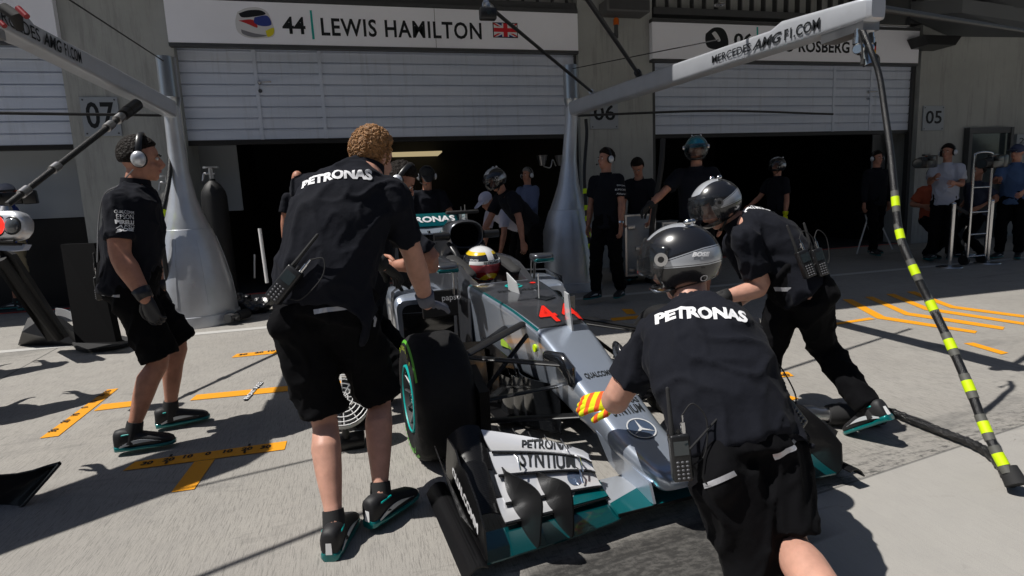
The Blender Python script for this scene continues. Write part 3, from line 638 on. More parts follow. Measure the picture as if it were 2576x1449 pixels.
# ------------------------------------------------------------ the banded air hose from the right boom
HP = [(2172, 80, 3.25), (2190, 125, 3.2), (2212, 190, 3.18), (2226, 280, 3.15), (2240, 380, 3.1), (2250, 480, 3.05), (2264, 590, 3.0), (2300, 680, 2.92), (2344, 770, 2.85), (2391, 867, 2.75), (2437, 972, 2.65), (2478, 1076, 2.56), (2517, 1156, 2.48), (2552, 1212, 2.44)]
hp = [D(*p) for p in HP]; hp[-1].z = max(hp[-1].z, 0.03)
t = thing('air_hose', 'black air hose with yellow bands hanging from the right boom to the ground', 'hose', at(hp[-1]))
cur = catmull(hp, 8); b = MB(); b.tube(cur, [0.014+0.0055*min(1, i/60) for i in range(len(cur))], n=14); wpar(b.obj('tube', M_hose), t)
def band(cur, uv, half, r, m, t, nm='band'):
    best = min(range(len(cur)), key=lambda i: (V((1288+CF*(cur[i]-CAM).dot(CR)/(cur[i]-CAM).dot(CFW), 724.5-CF*(cur[i]-CAM).dot(CU)/(cur[i]-CAM).dot(CFW)))-V(uv)).length)
    c = cur[best]; d = (cur[min(best+1, len(cur)-1)]-cur[best-1]).normalized(); b = MB(); b.tube([c-d*half, c+d*half], r, n=16); return wpar(b.obj(nm, m), t)
for u, v in ((2252, 505), (2267, 592), (2303, 680), (2344, 770), (2390, 867), (2437, 972), (2478, 1076), (2517, 1156)):
    r = 0.0185+0.0035*min(1, (v-500)/500); band(cur, (u, v), 0.058, r, mat('grey_tape', (0.10, 0.10, 0.09), 0.6, bump=0.02, bscale=200), t, 'tape'); band(cur, (u, v), 0.026, r+0.001, M_yellow, t)
b = MB(); b.tube(catmull([D(2172, 95, 3.22), D(2190, 130, 3.2), D(2210, 145, 3.2), D(2208, 190, 3.2), D(2206, 160, 3.2)], 6), 0.006); b.tube(catmull([D(2172, 95, 3.2), D(2160, 75, 3.2), D(2168, 115, 3.2), D(2170, 158, 3.2)], 6), 0.005); b.tube([D(2171, 150, 3.2), D(2170, 163, 3.2)], 0.012); wpar(b.obj('signal_cable', M_matte), t)
b = MB(); b.tube([D(2558, 1220, 2.43), D(2535, 1175, 2.47)], [0.042, 0.034], n=14); wpar(b.obj('sleeve', M_matte), t)
# crinkled hose lying on the ground between wheel gun and the banded hose
gp = [G(2190, 1030, 0.03), G(2240, 1035, 0.03), G(2310, 1063, 0.03), G(2380, 1090, 0.03), G(2450, 1118, 0.03), G(2500, 1150, 0.03), G(2545, 1215, 0.03)]
b = MB(); cc = catmull(gp, 14); b.tube(cc, [0.021+0.004*math.sin(i*1.9)*math.sin(i*0.7) for i in range(len(cc))], n=12)
tag(b.obj('air_hose', mat('crinkled_black_plastic', (0.012, 0.012, 0.013), 0.22, bump=0.2, bscale=60)), 'crinkled black hose lying on the concrete behind the raised shoe', 'hose')
b = MB(); cc = catmull([G(2225, 1028, 0.02), G(2260, 1040, 0.02), G(2330, 1062, 0.02), G(2400, 1105, 0.02)], 10); b.tube(cc, 0.009)
tag(b.obj('air_hose', M_matte), 'thin black line lying beside the crinkled hose on the concrete', 'hose')
# hose down the side of the cone on the right, with yellow tags
t = thing('air_hose', 'black hose with small yellow tags hanging beside the right cone base', 'hose', at(D(1500, 700, 8.3)))
hc = catmull([D(1474, 300, 8.2), D(1476, 340, 8.2), D(1470, 430, 8.1), D(1472, 490, 8.1), D(1476, 540, 8.1), D(1482, 600, 8.1), D(1492, 655, 8.1), D(1502, 705, 8.1)], 6)
b = MB(); b.tube(hc, 0.024); wpar(b.obj('tube', M_hose), t)
for u, v in ((1472, 484), (1476, 520), (1480, 553), (1484, 585), (1486, 616), (1489, 643), (1497, 668), (1502, 690)): band(hc, (u, v), 0.035, 0.030, M_yellow, t)
t = thing('air_hose', 'black hose with yellow tags hanging beside the left cone base', 'hose', at(D(408, 575, 6.6)))
hc = catmull([D(420, 300, 7.0), D(428, 380, 6.9), D(425, 450, 6.8), D(412, 520, 6.7), D(404, 560, 6.7), D(412, 640, 6.7), D(425, 730, 6.8)], 6)
b = MB(); b.tube(hc, 0.028); wpar(b.obj('tube', M_hose), t)
for u, v in ((405, 532), (400, 571)): band(hc, (u, v), 0.04, 0.034, M_yellow, t)
b = MB(); b.tube(catmull([D(420, 300, 7.0), D(436, 322, 7.0), D(432, 350, 7.0), D(424, 372, 7.0)], 6), 0.008); wpar(b.obj('cable', M_matte), t)
# ============================================================ THE RACING CAR (local frame: x forward, y to the car's left, z up)
TH = -1.486
CAR = basis(V((1.056, 3.014, 0)), V((math.cos(TH), math.sin(TH), 0)), V((-math.sin(TH), math.cos(TH), 0)), V((0, 0, 1)))
car = thing('racing_car', 'silver and teal single seater racing car number 44 pushed by the crew', 'racing car', CAR)
CI = CAR.inverted()
def cw(x, y, z): return CAR @ V((x, y, z))
M_body = mat('car_silver_lacquer', (0.44, 0.50, 0.60), 0.28, metal=0.65, coat=1.0, bump=0.003, bscale=1500)
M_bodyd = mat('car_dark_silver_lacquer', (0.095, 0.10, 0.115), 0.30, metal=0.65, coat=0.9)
M_cteal = mat('car_teal_lacquer', (0.0, 0.135, 0.15), 0.22, metal=0.5, coat=1.0)
M_wingw = mat('wing_white_silver', (0.66, 0.67, 0.70), 0.28, metal=0.35, coat=1.0)
def rrect(x, zt, zb, wt, wb, r=0.05, yc=0.0, n=5):
    c = [(wt, zt), (-wt, zt), (-wb, zb), (wb, zb)]; out = []
    for i in range(4):
        p, a, d = V(c[i]), V(c[i-1]), V(c[(i+1) % 4]); ua, ud = (a-p), (d-p); rr = min(r, ua.length*0.48, ud.length*0.48); ua.normalize(); ud.normalize()
        for k in range(n+1):
            t = k/n; q = (p+ua*rr)*(1-t)**2 + p*2*t*(1-t) + (p+ud*rr)*t*t; out.append(V((x, yc+q[0], q[1])))
    return out
def cloft(secs, sub=4):                                          # smooth interpolation between sections
    out = []; keys = list(zip(*secs)); 
    for i in range(len(secs)-1):
        for k in range(sub):
            t = k/sub; row = []
            for c in keys:
                a, b_, c_, d = c[max(i-1, 0)], c[i], c[i+1], c[min(i+2, len(c)-1)]
                row.append(0.5*((2*b_)+(c_-a)*t+(2*a-5*b_+4*c_-d)*t*t+(3*b_-a-3*c_+d)*t**3))
            out.append(row)
    return out+[list(secs[-1])]
nose = cloft([(1.10, .205, .165, .06, .05, .03), (1.06, .238, .15, .100, .09, .05), (.95, .262, .16, .122, .11, .06), (.8, .298, .175, .134, .12, .06), (.6, .375, .20, .142, .12, .06), (.42, .445, .22, .150, .125, .06), (.2, .538, .25, .158, .125, .055), (.0, .614, .27, .168, .13, .05)])
tub = cloft([(.0, .614, .27, .168, .13, .05), (-.3, .676, .27, .205, .15, .045), (-.6, .715, .24, .24, .18, .04), (-.9, .742, .20, .265, .22, .04), (-1.02, .748, .18, .275, .24, .04)])
b = MB(); b.rings([rrect(*s) for s in nose]); o_nose = b.obj('nose', M_body, car, angle=50)
b = MB(); b.rings([rrect(*s) for s in tub])
bmesh.ops.recalc_face_normals(b.bm, faces=b.bm.faces[:])
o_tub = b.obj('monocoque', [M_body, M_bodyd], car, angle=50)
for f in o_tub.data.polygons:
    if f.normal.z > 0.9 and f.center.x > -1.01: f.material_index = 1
def bvl(objs):
    bm = bmesh.new()
    for o in objs: bm.from_mesh(o.data)
    t = BVHTree.FromBMesh(bm); bm.free(); return t
BODY = bvl([o_nose, o_tub])
def hit(u, v, bvh=BODY):                                          # where the sight line through a photo point meets the bodywork (car frame)
    o = CI @ CAM; d = (CI.to_3x3() @ ray(u, v)).normalized(); h = bvh.ray_cast(o, d); return h[0]
# teal pin stripes along the shoulders, panel seam
for sgn in (-1, 1):
    b = MB()
    g = [[V((x, sgn*(np_w-0.012-d), z+0.02)) for d in (0, 0.012)] for x, z, np_w in [(s[0], s[1], s[3]) for s in tub]]
    for row in g:
        for p in row:
            h = BODY.ray_cast(p+V((0, 0, .2)), V((0, 0, -1))); 
            if h[0] is not None: p.z = h[0].z+0.0025
    b.sheet(g); b.obj('pin_stripe', M_cteal, car, False)
b = MB(); g = [[V((x, y, 0.9)) for y in [(-.16+.32*k/20) for k in range(21)]] for x in (-.012, -.006)]
for row in g:
    for p in row:
        h = BODY.ray_cast(p, V((0, 0, -1))); p.z = h[0].z+0.002 if h[0] else .6
b.sheet(g); b.obj('panel_seam', M_ink, car, False)
def ctext(s, name, uv, width, height, m, bvh=BODY, lift=0.003, rot=0.0, **k):
    o = hit(*uv); x = V((-math.sin(rot), math.cos(rot), 0)); y = V((-math.cos(rot), -math.sin(rot), 0))
    return drape_text(s, name, o+V((0, 0, 0)), x, y, width, height, m, car, bvh, lift, sub=0.02, **k)
ctext('44', 'race_number', (1402, 787), .268, .262, M_ink, bold=0.04, lift=0.003, spacing=1.30)
ctext('44', 'race_number', (1402, 787), .256, .250, M_red, bold=0.015, lift=0.005, spacing=1.30)
ctext('PETRONAS', 'lettering', (1306, 730), .30, .05, M_ink, bold=0.03)
ctext('QUALCOMM', 'lettering', (1507, 943), .155, .045, M_ink, bold=0.03)
ctext('PETRONAS', 'lettering', (1570, 1011), .15, .033, M_ink, bold=0.03)
ctext('SYNTIUM', 'lettering', (1578, 1032), .16, .055, M_ink, bold=0.03)
def arc_bm(r0, r1, a0, a1, n=32):
    b = bmesh.new(); P = [[b.verts.new((r*math.cos(a0+(a1-a0)*i/n), r*math.sin(a0+(a1-a0)*i/n), 0)) for i in range(n+1)] for r in (r0, r1)]
    for i in range(n): b.faces.new((P[0][i], P[0][i+1], P[1][i+1], P[1][i]))
    return b
def star_badge(o, r, name='star_badge', m=M_chrome):
    bm = bmesh.new(); t = arc_bm(r*0.90, r, 0, 2*PI, 48); me = bpy.data.meshes.new('q'); t.to_mesh(me); bm.from_mesh(me); t.free()
    for k in range(3):
        a = PI/2+k*2*PI/3; c = bm.verts.new((0, 0, 0)); tip = bm.verts.new((math.cos(a)*r*.92, math.sin(a)*r*.92, 0))
        for s in (-1, 1):
            q = bm.verts.new((math.cos(a+s*PI/3)*r*.12, math.sin(a+s*PI/3)*r*.12, 0)); bm.faces.new((c, tip, q))
    return bm
for nm, rr_, mm, lf in (('badge_disc', .068, mat('badge_blue_grey', (0.10, 0.14, 0.22), 0.3, metal=.5, coat=1), .002), ('star_badge', .066, mat('badge_silver', (.72, .73, .75), .25, metal=.25, coat=1), .005)):
    o = hit(1613, 1099)
    if nm == 'badge_disc': bm = arc_bm(0.001, rr_, 0, 2*PI, 40)
    else: bm = star_badge(o, rr_)
    for _ in range(2): bmesh.ops.subdivide_edges(bm, edges=[e for e in bm.edges if e.calc_length() > .02], cuts=1); bmesh.ops.triangulate(bm, faces=bm.faces[:])
    drape(bm, V((.80, 0.005, o.z)), V((0, 1, 0)), V((-1, 0, 0)), BODY, lf); me = bpy.data.meshes.new(nm); bm.to_mesh(me); bm.free(); me.materials.append(mm); link(nm, me, car, False)
# sponsor swirl and stickers beside the cockpit
bm = arc_bm(.045, .062, 0.3, 2*PI-.2, 30); drape(bm, hit(1292, 720)+V((0, 0, 0)), V((0, 1, 0)), V((-1, 0, 0)), BODY, .004); me = bpy.data.meshes.new('swirl'); bm.to_mesh(me); bm.free(); me.materials.append(M_teal2); link('swirl_emblem', me, car, False)
bm = arc_bm(.0001, .022, 0, 2*PI, 20); drape(bm, hit(1340, 712) or V((-.8, .17, .74)), V((0, 1, 0)), V((-1, 0, 0)), BODY, .004); me = bpy.data.meshes.new('s'); bm.to_mesh(me); bm.free(); me.materials.append(M_red); link('red_sticker', me, car, False)
b = MB(); b.box((-.45, -.186, .46), (.16, .006, .10), Matrix.Rotation(.16, 3, 'Z')); b.obj('green_sticker', mat('lime_sticker', (0.35, 0.55, 0.05), 0.4), car, False)
b = MB(); b.tube([V((-.03, -.158, .50)), V((-.03, -.168, .50))], .022, n=20); b.obj('round_sticker', M_yellow, car, False)
b = MB(); b.prism([hit(u, v)+V((0, 0, .001)) for u, v in ((1346, 752), (1360, 746), (1398, 750), (1374, 757))], V((0, 0, .006))); b.obj('duct', M_ink, car, False)
b = MB(); b.prism([V((-.03, .030, .61)), V((.06, .030, .58)), V((.045, .016, .80)), V((-.005, .016, .81))], V((0, .010, 0))); b.obj('fin', mat('clear_fin', (0.55, 0.57, 0.58), 0.2, coat=1), car, False)
b = MB(); b.prism([V((-.74, -.06, .73)), V((-.62, -.03, .71)), V((-.64, -.04, .79)), V((-.74, -.07, .85))], V((.004, .006, 0))); b.tube([V((-.45, .045, .68)), V((-.45, .045, .86))], .004); b.obj('sensor_fin', mat('clear_fin', (0.55, 0.57, 0.58), 0.2, coat=1), car, False)
for s in (-1, 1):                                                # pylons between the nose and the wing
    b = MB(); b.prism([V((.62, s*.128, .25)), V((1.04, s*.112, .18)), V((1.06, s*.105, .10)), V((.86, s*.105, .085)), V((.72, s*.115, .13))], V((0, -s*.012, 0))); b.obj('nose_pylon', M_body, car, angle=30)
# cockpit surround, sidepods, airbox, engine cover
for s in (-1, 1):
    g = []
    for x, zt, yi, yo, yb, zb in ((-.98, .742, .17, .25, .27, .30), (-1.15, .775, .185, .27, .30, .26), (-1.35, .845, .20, .275, .33, .22), (-1.6, .872, .215, .29, .36, .2), (-1.85, .875, .21, .30, .38, .2), (-2.1, .87, .16, .30, .40, .2)):
        row = [(yi-.01, .35), (yi, zt-.03), (yi+.012, zt-.005), (yi+.03, zt), (yo-.02, zt-.004), (yo, zt-.03), ((yo+yb)/2+.01, (zt+zb)/2+.08), (yb, zb)]
        g.append([V((x, s*y, z)) for y, z in row])
    b = MB(); b.sheet(g, .008); b.obj('cockpit_side', M_bodyd, car, angle=40)
    b = MB(); b.tube([V((-1.25, s*.185, .79)), V((-1.5, s*.19, .835)), V((-1.9, s*.16, .85))], [(.03, .05), (.035, .06), (.04, .07)], round_ends=True); b.obj('head_padding', M_matte, car)
    secs = cloft([(-1.50, .60, .16, .22, .20, .08), (-1.6, .645, .12, .235, .21, .09), (-2.0, .66, .10, .24, .21, .09), (-2.6, .52, .09, .20, .18, .08), (-3.2, .30, .09, .09, .08, .04)])
    b = MB(); b.rings([rrect(x, zt, zb, wt, wb, r, s*(.50-.10*max(0, (-x-2)/1.2))) for x, zt, zb, wt, wb, r in secs]); b.obj('sidepod', M_body, car, angle=40)
    b = MB(); b.rings([rrect(-1.493, .565, .22, .18, .17, .07, s*.50), rrect(-1.55, .56, .22, .17, .16, .07, s*.50)]); b.obj('intake', M_ink, car)
    b = MB(); g = [[V((-1.22-.10*t-.02*math.sin(z*9), s*(.34+.36*t), z)) for z in [(.12+.42*k/6) for k in range(7)]] for t in [j/6 for j in range(7)]]; b.sheet(g, .008); b.obj('bargeboard', M_glossy, car)
    b = MB(); g = [[V((-.55-.10*k/6-.5*t, s*(.28+.22*t*t), .06+.36*k/6*(1-.3*t))) for k in range(7)] for t in [j/8 for j in range(9)]]; b.sheet(g, .006); b.obj('bargeboard', M_carbon, car)
    b = MB(); b.tube([V((-1.62, s*.74, .05)), V((-1.60, s*.745, .45)), V((-1.62, s*.72, .66)), V((-1.66, s*.60, .73)), V((-1.70, s*.42, .74))], [(.055, .006)]*5, side=V((1, 0, 0))); b.obj('sidepod_vane', M_bodyd, car)
    for k in range(3):
        b = MB(); g = [[V((.16-.10*k-.42*t, s*(.10+.03*k+.12*math.sin(t*2.4)), .05+.28*j/5-.02*k)) for j in range(6)] for t in [i/10 for i in range(11)]]; b.sheet(g, .005); b.obj('turning_vane', M_glossy, car)
for s in (-1, 1):
    b = MB(); b.prism([V((-.05, s*.20, .06)), V((-.75, s*.30, .06)), V((-.75, s*.24, .42)), V((-.30, s*.20, .36))], (0, s*.008, 0)); b.obj('bargeboard', M_carbon, car, False)
b = MB(); b.box((-1.22, -.40, .60), (.03, .34, .20), Matrix.Rotation(-.15, 3, 'Y'), .01); b.obj('deflector', M_black, car, False)
flat_text('papst', 'lettering', V((-1.19, -.36, .635)), V((0, 1, 0)), V((-.15, 0, 1)), .13, .05, M_whitet, car, .006, bold=.01)
b = MB(); b.rings([rrect(x, zt, zb, w, w, .1) for x, zt, zb, w in ((-1.95, .88, .1, .27), (-2.4, .85, .1, .27), (-3.0, .62, .1, .18), (-3.7, .42, .14, .08))]); b.obj('engine_cover', M_bodyd, car)
def orng(x, zc, ry, rz, n=40, e=.8):
    return [V((x, math.copysign(abs(math.cos(2*PI*i/n))**e, math.cos(2*PI*i/n))*ry, zc+math.copysign(abs(math.sin(2*PI*i/n))**e, math.sin(2*PI*i/n))*rz)) for i in range(n)]
b = MB(); b.rings([orng(-2.25, 1.04, .10, .09), orng(-2.03, 1.045, .132, .10), orng(-1.985, 1.05, .138, .105), orng(-1.975, 1.05, .147, .114), orng(-1.985, 1.05, .156, .122), orng(-2.05, 1.05, .163, .13), orng(-2.3, 1.0, .165, .17), orng(-2.7, .86, .13, .2), orng(-3.2, .66, .07, .2), orng(-3.6, .55, .03, .15)], cap0=False)
b.obj('airbox', M_bodyd, car, angle=50)
b = MB(); b.rings([orng(-2.05, 1.045, .131, .099), orng(-2.051, 1.045, .05, .04)]); b.obj('airbox_mouth', mat('void_black', (.002, .002, .002), .95, spec=.02), car)
b = MB(); b.prism([V((-2.35, 0, 1.12)), V((-2.6, 0, 1.18)), V((-3.5, 0, .9)), V((-3.5, 0, .6))], (0, .012, 0)); b.obj('shark_fin', M_bodyd, car, False)
for s in (-1, 1):
    b = MB(); b.tube([V((-2.03, s*.145, .98)), V((-1.9, s*.12, .90)), V((-1.85, s*.10, .80))], [(.02, .03)]*3); b.obj('roll_hoop_stay', M_black, car)
b = MB(); b.box((-2.12, .01, 1.245), (.07, .30, .032), None, .014); b.obj('camera_pod', M_matte, car)
b = MB(); b.tube([V((-2.12, -.01, 1.17)), V((-2.12, -.01, 1.235))], .010); b.tube([V((-2.12, .045, 1.17)), V((-2.12, .045, 1.235))], .010); b.tube([V((-2.1, .03, 1.26)), V((-2.1, .03, 1.31))], .004); b.tube([V((-2.1, -.005, 1.26)), V((-2.1, -.005, 1.295))], .003); b.obj('camera_stalk', M_alu, car)
for y0, y1 in ((-.155, -.285), (.16, .30)):
    b = MB(); b.tube([V((-2.0, y0, 1.045)), V((-2.0, (y0+y1)/2, 1.045)), V((-2.0, y1, 1.045))], [(.035, .03)]*3, n=20); b.obj('roll_hoop_camera', M_black, car)
b = MB(); b.span((-3.6, -.70, .045), (-1.45, .70, .06)); b.span((-1.449, -.60, .045), (-.75, .60, .06)); b.span((-.749, -.36, .047), (-.12, .36, .058)); b.obj('floor', M_carbon, car, False)
b = MB(); b.span((-2.0, -.25, .09), (-1.02, .25, .5)); b.obj('cockpit_interior', M_ink, car, False)
# mirrors
for yc, x, z, s in ((.385, -1.2, .882, 1), (-.395, -1.1, .872, -1)):
    b = MB(); b.rings([rrect(x+dx, z+h, z-h, w, w*.9, .025, yc) for dx, h, w in ((.06, .012, .05), (.045, .026, .078), (.0, .034, .088), (-.06, .032, .086))]); b.obj('mirror', M_bodyd, car, angle=60)
    b = MB(); b.box((x+.03, yc, z-.016), (.07, .155, .034), None, .015); b.obj('mirror_cap', M_cteal, car)
    b = MB(); b.tube([V((x-.03, yc-s*.05, z-.02)), V((x-.06, yc-s*.055, z-.20))], [(.02, .006), (.024, .006)], side=V((1, 0, 0))); b.tube([V((x-.03, yc-s*.08, z-.02)), V((x-.06, yc-s*.085, z-.20))], .005); b.obj('mirror_stalk', M_alu, car)
# rear wing
b = MB(); g = [[V((-3.74-.12*t, y, 1.075+.14*t+.02*math.sin(t*3))) for t in [k/6 for k in range(7)]] for y in [-.385+.77*j/12 for j in range(13)]]; b.sheet(g, .012); o_fl = b.obj('rear_wing_flap', M_cteal, car)
drape_text('PETRONAS', 'lettering', V((-3.8, 0, 1.15)), V((0, 1, 0)), V((-.4, 0, 1)), .70, .082, M_whitet, car, bvl([o_fl]), .004, sub=.05, bold=.04)
b = MB(); g = [[V((-3.50-.26*t, y, 1.00+.06*t-.035*math.sin(t*3)+.02*abs(y)/.4)) for t in [k/6 for k in range(7)]] for y in [-.385+.77*j/12 for j in range(13)]]; b.sheet(g, .012); b.obj('rear_wing_plane', M_body, car)
for s in (-1, 1):
    b = MB(); b.prism([V((-3.45, s*.392, .55)), V((-3.42, s*.392, 1.22)), V((-3.95, s*.392, 1.23)), V((-3.95, s*.392, .5))], (0, s*.008, 0)); b.obj('rear_wing_endplate', M_bodyd, car, False)
b = MB(); b.prism([V((-3.5, -.01, .4)), V((-3.72, -.01, .4)), V((-3.76, -.01, 1.03)), V((-3.6, -.01, 1.03))], (0, .02, 0)); b.obj('rear_wing_pillar', M_carbon, car, False)

# wheels
def arc_text(s, r, a0, a1, h, Mx, m, parent, name='sidewall_lettering', out=1):   # letters round a circle in Mx's local xy plane, clockwise from a0 to a1
    bmj = bmesh.new(); n = len(s)
    for i, ch in enumerate(s):
        if ch == ' ': continue
        t = text_bm(ch, 1, 0.04); 
        if not t.verts: t.free(); continue
        fit_text(t, None, h); a = a0+(a1-a0)*(i+.5)/n; c, sn = math.cos(a), math.sin(a)
        for v in t.verts:
            x, y = v.co.x, v.co.y; rad = V((c, sn)); tan = V((sn, -c)) if out > 0 else V((-sn, c)); rd = rad*out
            q = rad*r + tan*x + rd*y; v.co = V((q[0], q[1], v.co.z))
        me = bpy.data.meshes.new('q'); t.to_mesh(me); t.free(); bmj.from_mesh(me); bpy.data.meshes.remove(me)
    bmj.transform(Mx); me = bpy.data.meshes.new(name); bmj.to_mesh(me); bmj.free(); me.materials.append(m); return link(name, me, parent, False)
def wheel(x, y, w, s, label=None):
    # local wheel frame: z axis points outwards (s), origin on the centre plane
    zz = V((0, s, 0)); xx = V((1, 0, 0)); yy = zz.cross(xx); Mx = basis(V((x, y, .332)), xx, yy, zz); h = w/2
    b = MB(); b.lathe([(.172, -h+.02), (.20, -h+.004), (.25, -h), (.285, -h+.008), (.312, -h+.024), (.326, -h+.046), (.3315, -h+.07), (.332, 0), (.3315, h-.07), (.326, h-.046), (.312, h-.024), (.285, h-.008), (.25, h), (.20, h-.004), (.172, h-.02)], Mx, 72)
    ty = b.obj('tyre', M_rubber, car, angle=60)
    b = MB(); b.lathe([(.1725, -h+.02), (.176, h-.018), (.170, h-.006), (.162, h-.012), (.158, h-.05), (.150, h-.12), (.10, h-.10), (.05, h-.07), (.045, h-.045), (.0, h-.045)], Mx, 48); rim = b.obj('rim', M_dkgrey, car, angle=40)
    b = MB(); b.lathe([(.176, h-.0175), (.1755, h-.004), (.168, h-.001), (.164, h-.008)], Mx, 48); b.obj('rim_ring', M_teal2, rim)
    b = MB()
    for k in range(10):
        a = 2*PI*k/10; d = V((math.cos(a), math.sin(a), 0)); b.tube([Mx @ (d*.045+V((0, 0, h-.05))), Mx @ (d*.155+V((0, 0, h-.02)))], [(.012, .008), (.009, .006)], side=Mx.to_3x3() @ V((0, 0, 1)), n=8)
    b.obj('spokes', M_alu, rim)
    b = MB(); b.tube([Mx @ V((0, 0, h-.06)), Mx @ V((0, 0, h-.015))], [.035, .028], n=16); b.obj('wheel_nut', M_chrome, rim)
    for a0, a1 in ((.55, 2.2), (.55+PI, 2.2+PI)):
        bm = arc_bm(.292, .306, a0, a1, 30)
        for v in bm.verts: r = math.hypot(v.co.x, v.co.y); v.co.z = (h-.0105 if r < .3 else h-.0185)+.0015
        bm.transform(Mx); me = bpy.data.meshes.new('sidewall_stripe'); bm.to_mesh(me); bm.free(); me.materials.append(M_green); link('sidewall_stripe', me, ty, False)
    M2 = Mx @ Matrix.Translation((0, 0, h-.001))
    arc_text('PIRELLI', .262, 2.2, .9, .036, M2, mat('sidewall_yellow_green', (0.40, 0.50, 0.03), 0.5), ty); arc_text('Cinturato', .262, 2.2+PI, .9+PI, .036, M2, M_green, ty)
    b = MB(); b.lathe([(.0, -h-.01), (.12, -h-.01), (.16, -h+.02), (.165, -h+.06)], Mx, 32); b.obj('brake_drum', M_black, car)
wheel(0, -.745, .305, -1); wheel(0, .745, .305, 1); wheel(-3.5, -.71, .375, -1); wheel(-3.5, .71, .375, 1)
# suspension
def arm(a, c, w=.032, t=.010, m=M_carbon, name='suspension_arm'):
    a, c = V(a), V(c); b = MB(); b.tube([a, a.lerp(c, .5), c], [(w, t)]*3, side=V((1, 0, 0)), n=14); return b.obj(name, m, car)
for s in (-1, 1):
    arm((.02, s*.60, .52), (.36, s*.145, .50), .030, .011, M_black); arm((.02, s*.60, .52), (-.17, s*.165, .62), .040, .014, M_black); arm((.0, s*.60, .5), (-.42, s*.2, .55), .028, .01)
    arm((.05, s*.60, .17), (.42, s*.10, .25), .03, .009); arm((.03, s*.60, .17), (-.38, s*.16, .24), .03, .009); arm((.13, s*.62, .30), (.20, s*.13, .34), .02, .008, M_black)
    arm((.0, s*.58, .20), (-.12, s*.17, .56), .018, .012)
    b = MB(); b.tube([V((.24, s*.20, .525)), V((.33, s*.165, .52)), V((.40, s*.150, .475)), V((.41, s*.148, .43))], [(.03, .02), (.045, .03), (.045, .028), (.03, .015)], round_ends=True); b.obj('arm_fairing', M_glossy, car)
    b = MB(); b.prism([V((.30, s*.59, .12)), V((.34, s*.60, .42)), V((.12, s*.60, .50)), V((.12, s*.59, .10))], (0, -s*.05, 0)); b.obj('brake_duct', M_carbon, car, False)
    arm((-3.45, s*.55, .42), (-3.0, s*.12, .42)); arm((-3.5, s*.55, .2), (-3.1, s*.1, .18))
for k in range(5):                                               # small silver fins inboard of the far wheel
    b = MB(); g = [[V((.30-.02*k, .60-.13*t-.012*k, .47-.02*k+.05*t+h*.012)) for h in (0, 1)] for t in [i/6 for i in range(7)]]; b.sheet(g, .004); b.obj('duct_fin', M_alu, car)

# front wing
def two_tone(name, ca, cb, x0, a, k):
    m, b = newmat(name, .28, .45, 1.0); x = b.xyz(); c = b.mix(b.math('LESS_THAN', b.math('ABSOLUTE', x[1]), b.math('ADD', b.math('MULTIPLY', b.math('SUBTRACT', x[0], x0), k), a)), ca, cb); b.set('Base Color', c); return m
M_shadeteal = mat('shaded_teal_lacquer', (0.0, 0.065, 0.075), 0.25, metal=0.5, coat=1.0)  # car teal darkened to put the main plane's shade into its colour
M_two = two_tone('wing_silver_and_teal', (0.66, 0.67, 0.70), (0.0, 0.135, 0.15), .93, .40, 1.2); M_twoc = two_tone('centre_silver_and_teal', (0.50, 0.53, 0.575), (0.0, 0.135, 0.15), .90, .0, 2.9)
def surf(xf, zf, xr, zr, y0, y1, camber, n=24, m=8, dip=None):
    g = []
    for i in range(n+1):
        t = i/n; y = y0+(y1-y0)*t; a, c, e, f_ = xf(t), zf(t), xr(t), zr(t); row = []
        for k in range(m+1):
            q = k/m; row.append(V((a+(e-a)*q, y, c+(f_-c)*q - camber*math.sin(PI*q))))
        g.append(row)
    return g
L_ = lambda a, c: (lambda t: a+(c-a)*t)
